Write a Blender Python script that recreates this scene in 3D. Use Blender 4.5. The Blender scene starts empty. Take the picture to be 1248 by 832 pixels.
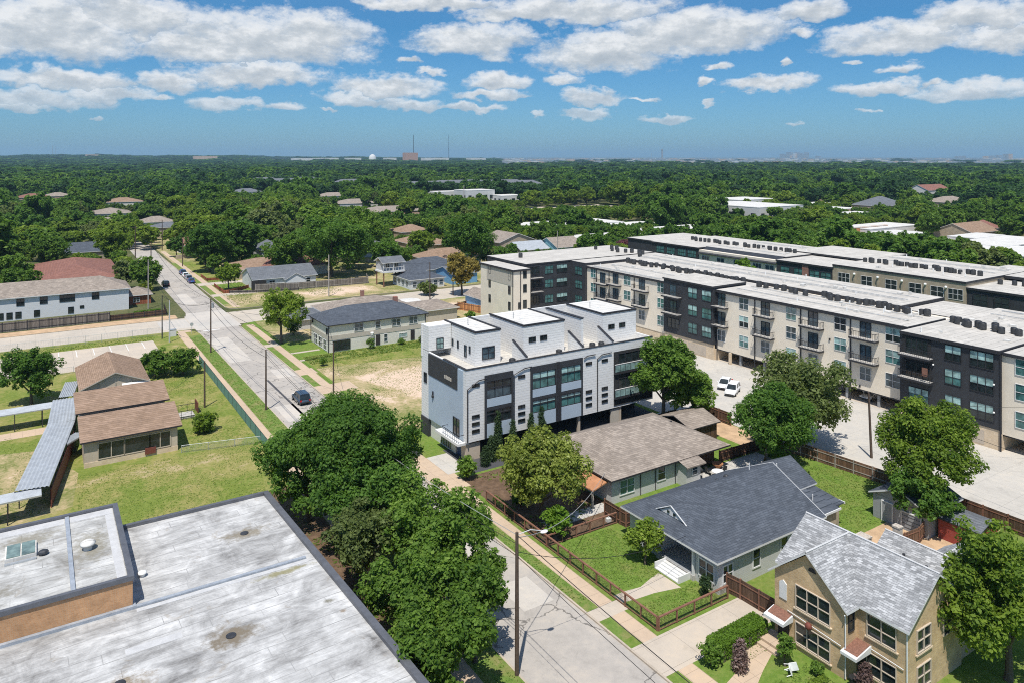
import bpy, math, random
import numpy as np
R = math.radians
sc = bpy.context.scene
col = sc.collection
random.seed(7)
# World axes: +Y runs up the street, +X across it to the right. The camera stands 40 m over the origin.
HEAD = R(32.86)

# ------------------------------------------------------------------ materials
M = {}
def newmat(name):
    m = bpy.data.materials.new(name); m.use_nodes = True
    nt = m.node_tree; nt.nodes.clear()
    out = nt.nodes.new('ShaderNodeOutputMaterial')
    b = nt.nodes.new('ShaderNodeBsdfPrincipled')
    nt.links.new(b.outputs[0], out.inputs[0])
    M[name] = m
    return m, nt, b, out
def N(nt, t, **kw):
    n = nt.nodes.new(t)
    for k, v in kw.items(): setattr(n, k, v)
    return n
def L(nt, a, b): nt.links.new(a, b)
def pos(nt):
    return N(nt, 'ShaderNodeNewGeometry').outputs['Position']
def noise(nt, vec, scale, detail=4, rough=.55, dist=0):
    n = N(nt, 'ShaderNodeTexNoise'); n.inputs['Scale'].default_value = scale
    n.inputs['Detail'].default_value = detail; n.inputs['Roughness'].default_value = rough
    n.inputs['Distortion'].default_value = dist
    L(nt, vec, n.inputs['Vector']); return n.outputs['Fac']
def ramp(nt, fac, stops, interp='LINEAR'):
    r = N(nt, 'ShaderNodeValToRGB'); cr = r.color_ramp; cr.interpolation = interp
    while len(cr.elements) < len(stops): cr.elements.new(.5)
    for e, (p, c) in zip(cr.elements, stops):
        e.position = p; e.color = (c, c, c, 1) if not isinstance(c, tuple) else (*c[:3], 1)
    L(nt, fac, r.inputs[0]); return r.outputs[0]
def mix(nt, fac, a, b, mode='MIX'):
    n = N(nt, 'ShaderNodeMix', data_type='RGBA', blend_type=mode)
    for sock, v in ((n.inputs[0], fac), (n.inputs[6], a), (n.inputs[7], b)):
        if isinstance(v, (int, float)): sock.default_value = v
        elif isinstance(v, tuple): sock.default_value = (*v[:3], 1)
        else: L(nt, v, sock)
    return n.outputs[2]
def math_(nt, op, a, b=None, c=None, clamp=False):
    n = N(nt, 'ShaderNodeMath', operation=op); n.use_clamp = clamp
    for s, v in zip(n.inputs, (a, b, c)):
        if v is None: continue
        if isinstance(v, (int, float)): s.default_value = v
        else: L(nt, v, s)
    return n.outputs[0]
def vmul(nt, v, s):
    n = N(nt, 'ShaderNodeVectorMath', operation='MULTIPLY'); L(nt, v, n.inputs[0]); n.inputs[1].default_value = s
    return n.outputs[0]
def bump(nt, b, h, strength=.3, dist=.05):
    n = N(nt, 'ShaderNodeBump'); n.inputs['Strength'].default_value = strength; n.inputs['Distance'].default_value = dist
    L(nt, h, n.inputs['Height']); L(nt, n.outputs[0], b.inputs['Normal'])
def setp(b, rough=.8, spec=.3, metal=0):
    b.inputs['Roughness'].default_value = rough; b.inputs['Specular IOR Level'].default_value = spec
    b.inputs['Metallic'].default_value = metal
def wallvec(nt, kz=1.0):
    """(along the wall, height): right for any wall parallel to X or Y, courses level on any roof slope"""
    s = N(nt, 'ShaderNodeSeparateXYZ'); L(nt, pos(nt), s.inputs[0])
    a = math_(nt, 'ADD', s.outputs[0], s.outputs[1])
    z = math_(nt, 'MULTIPLY', s.outputs[2], kz)
    c = N(nt, 'ShaderNodeCombineXYZ'); L(nt, a, c.inputs[0]); L(nt, z, c.inputs[1])
    return c.outputs[0]

def plain(name, c, rough=.7, var=.25, scale=1.5, spec=.3, metal=0, fine=12, bs=.0):
    """one colour with soft wear: a large and a fine noise change its value a little"""
    m, nt, b, o = newmat(name); p = pos(nt)
    n1 = noise(nt, p, scale, 5, .6); n2 = noise(nt, p, fine, 3, .6)
    f = math_(nt, 'ADD', math_(nt, 'MULTIPLY', n1, .65), math_(nt, 'MULTIPLY', n2, .35))
    dk = tuple(x * (1 - var) for x in c); lt = tuple(min(1, x * (1 + var)) for x in c)
    L(nt, ramp(nt, f, [(.32, dk), (.68, lt)]), b.inputs['Base Color'])
    if bs: bump(nt, b, n2, bs, .04)
    setp(b, rough, spec, metal); return m

def siding(name, c, pitch=.18, rough=.6, var=.1, dark=.62):
    m, nt, b, o = newmat(name); p = pos(nt)
    s = N(nt, 'ShaderNodeSeparateXYZ'); L(nt, p, s.inputs[0])
    fr = math_(nt, 'FRACT', math_(nt, 'DIVIDE', s.outputs[2], pitch))
    line = math_(nt, 'GREATER_THAN', fr, .86)
    n1 = noise(nt, vmul(nt, p, (.5, .5, 3)), 2.2, 5, .65)
    base = ramp(nt, n1, [(.3, tuple(x * (1 - var) for x in c)), (.7, tuple(min(1, x * (1 + var)) for x in c))])
    L(nt, mix(nt, math_(nt, 'MULTIPLY', line, .75), base, tuple(x * dark for x in c)), b.inputs['Base Color'])
    bump(nt, b, fr, .35, .02); setp(b, rough); return m

def brick(name, c1, c2, mortar, bw=.24, bh=.08, kz=1., rough=.85, blotch=.25, ms=.012):
    m, nt, b, o = newmat(name)
    t = N(nt, 'ShaderNodeTexBrick'); L(nt, wallvec(nt, kz), t.inputs['Vector'])
    t.inputs['Color1'].default_value = (*c1, 1); t.inputs['Color2'].default_value = (*c2, 1); t.inputs['Mortar'].default_value = (*mortar, 1)
    t.inputs['Scale'].default_value = 1; t.inputs['Brick Width'].default_value = bw; t.inputs['Row Height'].default_value = bh
    t.inputs['Mortar Size'].default_value = ms; t.inputs['Bias'].default_value = 0
    n1 = noise(nt, pos(nt), .8, 6, .65)
    v = ramp(nt, n1, [(.3, 1 - blotch), (.7, 1 + blotch * .6)])
    L(nt, mix(nt, 1., t.outputs['Color'], v, 'MULTIPLY'), b.inputs['Base Color'])
    bump(nt, b, t.outputs['Fac'], -.25, .02); setp(b, rough, .2); return m

def shingle(name, c1, c2, gap, blotch=.3, bw=.62, bh=.19, kz=1.9):
    m, nt, b, o = newmat(name)
    t = N(nt, 'ShaderNodeTexBrick'); L(nt, wallvec(nt, kz), t.inputs['Vector'])
    t.inputs['Color1'].default_value = (*c1, 1); t.inputs['Color2'].default_value = (*c2, 1); t.inputs['Mortar'].default_value = (*gap, 1)
    t.inputs['Scale'].default_value = 1; t.inputs['Brick Width'].default_value = bw; t.inputs['Row Height'].default_value = bh
    t.inputs['Mortar Size'].default_value = .014; t.inputs['Bias'].default_value = 0; t.offset = .37
    p = pos(nt); n1 = noise(nt, p, .55, 6, .7); n2 = noise(nt, p, 9, 3, .7)
    f = math_(nt, 'ADD', math_(nt, 'MULTIPLY', n1, .55), math_(nt, 'MULTIPLY', n2, .45))
    v = ramp(nt, f, [(.32, 1 - blotch), (.68, 1 + blotch)])
    L(nt, mix(nt, 1., t.outputs['Color'], v, 'MULTIPLY'), b.inputs['Base Color'])
    bump(nt, b, t.outputs['Fac'], -.4, .02); setp(b, .9, .15); return m

def boards(name, c, w=.15, var=.35):
    """vertical boards: tone per board, dark joint"""
    m, nt, b, o = newmat(name)
    s = N(nt, 'ShaderNodeSeparateXYZ'); L(nt, wallvec(nt), s.inputs[0])
    u = math_(nt, 'DIVIDE', s.outputs[0], w); fl = math_(nt, 'FLOOR', u); fr = math_(nt, 'FRACT', u)
    wn = N(nt, 'ShaderNodeTexWhiteNoise', noise_dimensions='1D'); L(nt, fl, wn.inputs['W'])
    base = ramp(nt, wn.outputs['Value'], [(0, tuple(x * (1 - var) for x in c)), (1, tuple(x * (1 + var) for x in c))])
    n = noise(nt, vmul(nt, pos(nt), (3, 3, .7)), 2.5, 5, .65)
    base = mix(nt, 1., base, ramp(nt, n, [(.3, .7), (.7, 1.25)]), 'MULTIPLY')
    L(nt, mix(nt, math_(nt, 'LESS_THAN', fr, .1), base, tuple(x * .35 for x in c)), b.inputs['Base Color'])
    setp(b, .85, .15); return m

def concrete(name, c, joint=None, var=.22, stain=.3, jx=3., jy=3., jw=.02, crack=0., tint=(1, .96, .9)):
    """poured slab: blotches, fine grit, optional sawn joints on a grid and wandering cracks"""
    m, nt, b, o = newmat(name); p = pos(nt)
    n1 = noise(nt, p, .16, 6, .65, .4); n2 = noise(nt, p, 1.3, 6, .7); n3 = noise(nt, p, 14, 3, .7)
    f = math_(nt, 'ADD', math_(nt, 'MULTIPLY', n1, .5), math_(nt, 'ADD', math_(nt, 'MULTIPLY', n2, .33), math_(nt, 'MULTIPLY', n3, .17)))
    base = ramp(nt, f, [(.33, tuple(x * (1 - var) for x in c)), (.5, c), (.66, tuple(x * (1 + var) * t for x, t in zip(c, tint)))])
    st = ramp(nt, noise(nt, p, .42, 5, .75, 1.2), [(.56, 0.), (.72, 1.)])
    base = mix(nt, math_(nt, 'MULTIPLY', st, stain), base, tuple(x * .55 for x in c))
    if joint:
        s = N(nt, 'ShaderNodeSeparateXYZ'); L(nt, p, s.inputs[0])
        gx = math_(nt, 'LESS_THAN', math_(nt, 'FRACT', math_(nt, 'DIVIDE', s.outputs[0], jx)), jw * 2 / jx)
        gy = math_(nt, 'LESS_THAN', math_(nt, 'FRACT', math_(nt, 'DIVIDE', s.outputs[1], jy)), jw * 2 / jy)
        base = mix(nt, math_(nt, 'MULTIPLY', math_(nt, 'MAXIMUM', gx, gy), joint), base, tuple(x * .4 for x in c))
    if crack:
        v = N(nt, 'ShaderNodeTexVoronoi', feature='DISTANCE_TO_EDGE'); v.inputs['Scale'].default_value = .11
        w = N(nt, 'ShaderNodeVectorMath', operation='ADD'); L(nt, p, w.inputs[0])
        nn = N(nt, 'ShaderNodeTexNoise'); nn.inputs['Scale'].default_value = .35; nn.inputs['Detail'].default_value = 5; L(nt, p, nn.inputs['Vector'])
        L(nt, vmul(nt, nn.outputs['Color'], (5, 5, 5)), w.inputs[1]); L(nt, w.outputs[0], v.inputs['Vector'])
        ck = ramp(nt, v.outputs['Distance'], [(.004, 1.), (.011, 0.)])
        base = mix(nt, math_(nt, 'MULTIPLY', ck, crack), base, tuple(x * .3 for x in c))
    L(nt, base, b.inputs['Base Color']); bump(nt, b, n3, .15, .02); setp(b, .9, .2); return m

def turf(name, g1, g2, dry, bare, a=.56, wear=.5, scale=.22, worn=()):
    m, nt, b, o = newmat(name); p = pos(nt)
    n1 = noise(nt, p, scale, 7, .68, .6); n2 = noise(nt, p, 2.1, 5, .7); n3 = noise(nt, p, 22, 2, .7)
    gr = ramp(nt, math_(nt, 'ADD', math_(nt, 'MULTIPLY', n2, .55), math_(nt, 'MULTIPLY', n3, .45)), [(.36, g1), (.64, g2)])
    f = math_(nt, 'ADD', math_(nt, 'MULTIPLY', n1, .7), math_(nt, 'MULTIPLY', n2, .3))
    for (x, y, rx, ry, k) in worn: # trampled or scraped places
        v = N(nt, 'ShaderNodeVectorMath', operation='SUBTRACT'); L(nt, p, v.inputs[0]); v.inputs[1].default_value = (x, y, 0)
        ln = N(nt, 'ShaderNodeVectorMath', operation='LENGTH'); L(nt, vmul(nt, v.outputs[0], (1 / rx, 1 / ry, 0)), ln.inputs[0])
        f = math_(nt, 'ADD', f, math_(nt, 'MULTIPLY', math_(nt, 'SUBTRACT', 1., ln.outputs['Value'], clamp=True), k))
    c = mix(nt, math_(nt, 'MULTIPLY', ramp(nt, f, [(a - .08, 0.), (a + .04, 1.)]), wear), gr, dry)
    c = mix(nt, math_(nt, 'MULTIPLY', ramp(nt, f, [(a + .05, 0.), (a + .12, 1.)]), min(1, wear * 1.3)), c, bare)
    L(nt, c, b.inputs['Base Color']); bump(nt, b, n3, .5, .08); setp(b, .95, .1); return m

def glass(name, c, rough=.06, spec=.6):
    m, nt, b, o = newmat(name)
    n = noise(nt, pos(nt), .9, 3, .6)
    L(nt, ramp(nt, n, [(.35, tuple(x * .55 for x in c)), (.65, tuple(x * 1.4 for x in c))]), b.inputs['Base Color'])
    setp(b, rough, spec); return m

def membrane(name, c, streak=(.16, .15, .14), lo=.45, amt=.55, rust=.0, rot=0., seam=1.15, spots=()):
    """white flat-roof sheet: long dirty streaks along the sheets, sheet seams, blackened puddles"""
    m, nt, b, o = newmat(name); p = pos(nt)
    mp = N(nt, 'ShaderNodeMapping'); mp.inputs['Rotation'].default_value = (0, 0, rot); L(nt, p, mp.inputs['Vector']); q = mp.outputs[0]
    n1 = noise(nt, vmul(nt, q, (.16, .5, 1)), 1., 8, .72, .9); n2 = noise(nt, q, .35, 7, .72, .6); n3 = noise(nt, vmul(nt, q, (.6, 4., 1)), 1.4, 4, .7)
    f = math_(nt, 'ADD', math_(nt, 'MULTIPLY', n1, .4), math_(nt, 'ADD', math_(nt, 'MULTIPLY', n2, .46), math_(nt, 'MULTIPLY', n3, .14)))
    base = ramp(nt, f, [(lo - .16, streak), (lo, tuple(x * .62 for x in c)), (lo + .13, c)])
    base = mix(nt, amt, c, base)
    s = N(nt, 'ShaderNodeSeparateXYZ'); L(nt, q, s.inputs[0])
    wob = math_(nt, 'MULTIPLY', noise(nt, q, .5, 2, .5), .25)
    row = math_(nt, 'DIVIDE', math_(nt, 'ADD', s.outputs[1], wob), seam)
    sm = math_(nt, 'LESS_THAN', math_(nt, 'FRACT', row), .075)
    wn = N(nt, 'ShaderNodeTexWhiteNoise', noise_dimensions='1D'); L(nt, math_(nt, 'FLOOR', row), wn.inputs['W'])
    xo = math_(nt, 'ADD', math_(nt, 'DIVIDE', s.outputs[0], 7.), math_(nt, 'MULTIPLY', wn.outputs[0], 3.))
    sx = math_(nt, 'LESS_THAN', math_(nt, 'FRACT', xo), .008)
    smm = math_(nt, 'MULTIPLY', math_(nt, 'MAXIMUM', sm, sx), ramp(nt, noise(nt, q, .3, 3, .6), [(.36, .25), (.58, .95)]))
    base = mix(nt, smm, base, tuple(x * .4 for x in c))
    if rust:
        rs = ramp(nt, noise(nt, q, .55, 6, .7, .8), [(.60, 0.), (.72, 1.)])
        base = mix(nt, math_(nt, 'MULTIPLY', rs, rust), base, (.2, .15, .09))
    for (x, y, rx, ry, amt_, sc_) in spots: # standing-water stains with ragged rims
        v = N(nt, 'ShaderNodeVectorMath', operation='SUBTRACT'); L(nt, p, v.inputs[0]); v.inputs[1].default_value = (x, y, 0)
        ln = N(nt, 'ShaderNodeVectorMath', operation='LENGTH'); L(nt, vmul(nt, v.outputs[0], (1 / rx, 1 / ry, 0)), ln.inputs[0])
        e = math_(nt, 'ADD', ln.outputs['Value'], math_(nt, 'MULTIPLY', math_(nt, 'SUBTRACT', noise(nt, p, 1.6, 7, .72), .5), 2.6))
        base = mix(nt, math_(nt, 'MULTIPLY', ramp(nt, e, [(.35, 1.), (1.05, 0.)]), amt_), base, sc_)
    L(nt, base, b.inputs['Base Color']); setp(b, .75, .25); return m

def leafmat(name, c1, c2, c3=None, trans=.5):
    m, nt, b, o = newmat(name)
    nt.nodes.remove(b)
    at = N(nt, 'ShaderNodeAttribute', attribute_name='tone')
    oi = N(nt, 'ShaderNodeObjectInfo')
    t = math_(nt, 'ADD', at.outputs['Fac'], math_(nt, 'MULTIPLY', math_(nt, 'SUBTRACT', oi.outputs['Random'], .5), .35), clamp=True)
    st = [(0., c1), (.75, c2), (1., c3 or c2)]
    c = ramp(nt, t, st)
    d = N(nt, 'ShaderNodeBsdfPrincipled'); L(nt, c, d.inputs['Base Color']); setp(d, .62, .25)
    tr = N(nt, 'ShaderNodeBsdfTranslucent'); L(nt, mix(nt, 1., c, (1.25, 1.3, .6), 'MULTIPLY'), tr.inputs['Color'])
    ms = N(nt, 'ShaderNodeMixShader'); ms.inputs[0].default_value = trans
    L(nt, d.outputs[0], ms.inputs[1]); L(nt, tr.outputs[0], ms.inputs[2]); L(nt, ms.outputs[0], o.inputs[0])
    return m

# setting
turf('lawn', (.085, .15, .02), (.17, .25, .05), (.24, .2, .08), (.36, .28, .17), .56, .35)
turf('school_lawn', (.11, .155, .025), (.2, .24, .055), (.33, .27, .11), (.42, .33, .2), .53, .6, .16, ((-4, 110, 9, 10, .25), (12, 104, 14, 3.5, .14), (22, 100, 6, 6, .1)))
turf('verge_grass', (.08, .15, .025), (.18, .25, .06), (.25, .21, .09), (.36, .29, .18), .55, .55, .5)
turf('dry_lot', (.13, .16, .04), (.26, .25, .1), (.42, .33, .19), (.6, .46, .35), .53, .95, .11, ((58, 120, 15, 15, .24), (74, 112, 14, 12, .12), (75, 212, 16, 9, .25), (52, 212, 9, 8, .12), (95, 172, 20, 10, .2)))
turf('wild_ground', (.05, .07, .022), (.1, .11, .045), (.2, .17, .09), (.3, .25, .17), .55, .6, .03)
plain('mulch', (.13, .085, .055), .95, .45, 1.6, .1, 0, 9, .6)
plain('bare_dirt', (.46, .32, .2), .95, .3, .7, .1, 0, 8, .5)
concrete('asphalt', (.375, .345, .31), None, .26, .48, crack=.85)
concrete('asphalt_patch', (.47, .435, .39), None, .18, .35)
concrete('asphalt_dark', (.07, .07, .075), None, .25, .2)
concrete('road_pale', (.45, .4, .335), .5, .18, .25, 4.5, 6.)
concrete('sidewalk', (.48, .37, .27), .55, .15, .2, 1.5, 1.5, .02)
concrete('kerb', (.42, .36, .29), .5, .2, .35, 3, 3)
concrete('drive', (.46, .4, .33), .6, .16, .3, 3.2, 3.2)
concrete('bright_slab', (.45, .425, .385), .5, .16, .4, 4.5, 4.5)
plain('white_paint', (.72, .72, .7), .7, .15)
# roofs
membrane('old_membrane', (.66, .655, .64), streak=(.12, .115, .11), lo=.515, amt=1., rust=.5, rot=R(-2), spots=((15.9, 69.2, 2.4, 1.1, .85, (.2, .17, .12)), (11.7, 54.9, 2.1, 1.5, .95, (.17, .14, .1)), (4.7, 53.2, 2.2, 1.6, .85, (.2, .15, .09)), (-4.3, 58.2, 1.6, 1.3, .9, (.15, .11, .06)), (-6.3, 59.6, 1.5, .9, .9, (.13, .1, .06)), (17.2, 61.0, 2.6, .5, .8, (.2, .18, .07)), (18.9, 55.2, .6, .4, .8, (.15, .14, .1)), (19.4, 53.4, .4, .3, .8, (.2, .15, .1))))
membrane('pent_membrane', (.64, .635, .61), lo=.495, amt=1., rust=.6, streak=(.11, .1, .08), spots=((3.9, 69.6, 1.6, 3.2, .75, (.19, .17, .12)), (-.4, 73.4, 2.4, 1.5, .7, (.2, .18, .13)), (-3.5, 65.6, 3., 1.4, .7, (.17, .15, .11))))
membrane('new_membrane', (.56, .53, .48), lo=.46, amt=.55, streak=(.3, .28, .25))
membrane('white_membrane', (.62, .605, .57), lo=.42, amt=.35)
shingle('slate_shingle', (.065, .075, .092), (.095, .108, .13), (.038, .046, .058), .25)
shingle('grey_shingle', (.12, .13, .145), (.16, .17, .185), (.07, .075, .085), .25)
shingle('tan_shingle', (.22, .185, .155), (.33, .28, .235), (.15, .125, .11), .25)
shingle('brown_shingle', (.235, .16, .11), (.31, .215, .155), (.15, .1, .07), .3)
shingle('red_shingle', (.2, .095, .075), (.26, .13, .1), (.13, .065, .055), .3)
shingle('pale_shingle', (.2, .205, .21), (.43, .435, .44), (.14, .14, .145), .3, .42, .2)
plain('ridge_cap', (.46, .46, .46), .85, .15)
plain('metal_roof', (.36, .385, .41), .6, .2, 1.2, .3, .1)
plain('dark_metal', (.035, .037, .042), .5, .3, 1, .4)
plain('trim_white', (.62, .62, .61), .6, .1)
plain('trim_dark', (.03, .03, .034), .55, .2)
plain('coping', (.13, .135, .15), .5, .25, 1.2, .4, .3)
plain('flashing', (.33, .36, .4), .5, .25, 2, .4, .2)
plain('galvanised', (.45, .47, .48), .45, .2, 2, .5, .5)
# walls
brick('orange_brick', (.44, .22, .1), (.54, .29, .14), (.44, .31, .2))
brick('buff_brick', (.47, .315, .16), (.6, .43, .24), (.46, .37, .26), .26, .09)
brick('tan_brick', (.33, .27, .19), (.4, .33, .24), (.36, .31, .24))
brick('red_brick', (.25, .09, .065), (.31, .12, .09), (.3, .24, .2))
brick('podium_block', (.58, .46, .32), (.64, .52, .38), (.5, .4, .29), .6, .3, 1, .85, .15, .01)
plain('stucco_cream', (.71, .635, .52), .85, .1, .35, .2, 0, 9)
plain('stucco_blue', (.36, .43, .5), .8, .07, .3)
plain('stucco_tan', (.47, .4, .32), .85, .12, .6)
plain('charcoal_panel', (.036, .038, .043), .6, .2, .6)
siding('white_siding', (.71, .705, .69), .36, dark=.52)
siding('white_lap', (.62, .63, .64), .3)
siding('grey_lap', (.52, .52, .515), .17)
siding('grey_dark_lap', (.3, .31, .32), .17)
siding('cream_lap', (.66, .64, .57), .2)
siding('blue_lap', (.16, .34, .55), .2)
siding('teal_lap', (.2, .4, .45), .2)
siding('red_boards', (.3, .06, .045), .25)
plain('beige_panel', (.44, .4, .34), .8, .1)
boards('dark_fence_wood', (.1, .062, .042))
boards('brown_fence_wood', (.17, .1, .065))
boards('grey_fence_wood', (.17, .15, .13))
boards('orange_fence_wood', (.5, .24, .1))
boards('redwood', (.27, .095, .05))
plain('rail_wood', (.2, .1, .065), .8, .3)
plain('pole_wood', (.085, .06, .045), .9, .35, 4)
plain('pole_pale', (.33, .3, .27), .85, .3, 4)
plain('bark', (.1, .08, .062), .95, .4, 5)
plain('pale_bark', (.28, .25, .21), .9, .35, 4)
plain('wire_black', (.02, .02, .02), .6, .1)
plain('wire_pale', (.28, .28, .28), .6, .1)
plain('stone', (.42, .37, .31), .9, .4, 5)
plain('copper_awning', (.42, .2, .1), .6, .25)
plain('door_red', (.3, .02, .015), .5, .1)
plain('door_blue', (.035, .07, .16), .5, .1)
plain('door_dark', (.035, .03, .03), .6, .2)
plain('void_shade', (.03, .03, .03), .9, .2)  # near-black that paints the shade inside openings and hollows
plain('garage_grey', (.27, .28, .29), .7, .1)
plain('awning_tile', (.2, .1, .07), .85, .35, 6)
plain('rubber', (.02, .02, .02), .8, .2)
plain('chrome', (.6, .61, .63), .25, .1, 2, .5, .9)
plain('ac_metal', (.022, .023, .025), .55, .3, 3, .4)
plain('ac_pale', (.12, .12, .12), .5, .2)
plain('tarp_blue', (.05, .15, .5), .5, .2)
plain('sign_brown', (.16, .05, .035), .7, .2)
plain('patio_stone', (.42, .4, .37), .9, .45, 3)
plain('lamp_grey', (.42, .43, .44), .5, .1)
plain('transformer', (.38, .39, .4), .5, .15)
plain('tail_red', (.4, .01, .01), .3, .05)
plain('far_tan', (.5, .36, .27), .9, .1, .05)
plain('far_white', (.56, .555, .54), .8, .1, .05)
plain('far_grey', (.26, .29, .33), .8, .2, .05)
plain('far_brick', (.42, .24, .17), .9, .12, .05)
plain('screen_green', (.12, .24, .2), .8, .15, 1.5)
plain('link_mesh', (.16, .2, .17), .7, .2)
plain('plastic_white', (.75, .75, .73), .5, .05)
plain('skin_stone', (.36, .28, .24), .9, .3)
for k, c in dict(pane_dark=(.02, .028, .03), pane_teal=(.06, .15, .145), pane_blue=(.05, .08, .1), pane_pale=(.2, .3, .29), blind=(.3, .45, .43), pane_roof=(.16, .22, .2)).items(): glass(k, c)
def paint(name, c, metal=.3):
    m, nt, b, o = newmat(name); n = noise(nt, pos(nt), 2, 3)
    L(nt, ramp(nt, n, [(.3, tuple(x * .9 for x in c)), (.7, tuple(min(1, x * 1.1) for x in c))]), b.inputs['Base Color'])
    setp(b, .28, .5, metal); b.inputs['Coat Weight'].default_value = .6; b.inputs['Coat Roughness'].default_value = .06
for k, c in dict(car_slate=(.05, .075, .11), car_white=(.75, .76, .77), car_black=(.015, .016, .02), car_silver=(.4, .43, .47), car_blue=(.04, .1, .3), car_red=(.4, .03, .025), car_orange=(.65, .2, .04)).items(): paint(k, c, 0 if k == 'car_white' else .3)
# foliage
leafmat('leaf_deep', (.05, .118, .016), (.125, .235, .036), (.215, .345, .065))
leafmat('leaf_mid', (.062, .13, .016), (.165, .275, .04), (.26, .375, .075))
leafmat('leaf_bright', (.085, .15, .016), (.22, .31, .036), (.34, .42, .08))
leafmat('leaf_lime', (.09, .17, .015), (.17, .3, .03), (.25, .38, .06))
leafmat('leaf_olive', (.08, .115, .03), (.19, .24, .075), (.3, .34, .16))
leafmat('leaf_magnolia', (.11, .15, .02), (.3, .35, .07), (.48, .52, .19))
leafmat('leaf_yellow', (.16, .13, .03), (.42, .33, .09), (.55, .46, .16))
leafmat('leaf_cypress', (.03, .06, .022), (.065, .11, .04), (.1, .15, .06))
leafmat('leaf_shaded', (.024, .068, .022), (.062, .135, .042), (.11, .2, .06))  # cloud shadow over the far wood is painted into this darker green
leafmat('leaf_grass', (.1, .17, .025), (.19, .27, .055), (.3, .33, .11))
leafmat('leaf_plum', (.1, .06, .055), (.24, .16, .15), (.42, .34, .32))
leafmat('leaf_pink', (.1, .05, .05), (.28, .1, .13), (.4, .18, .22))

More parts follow.
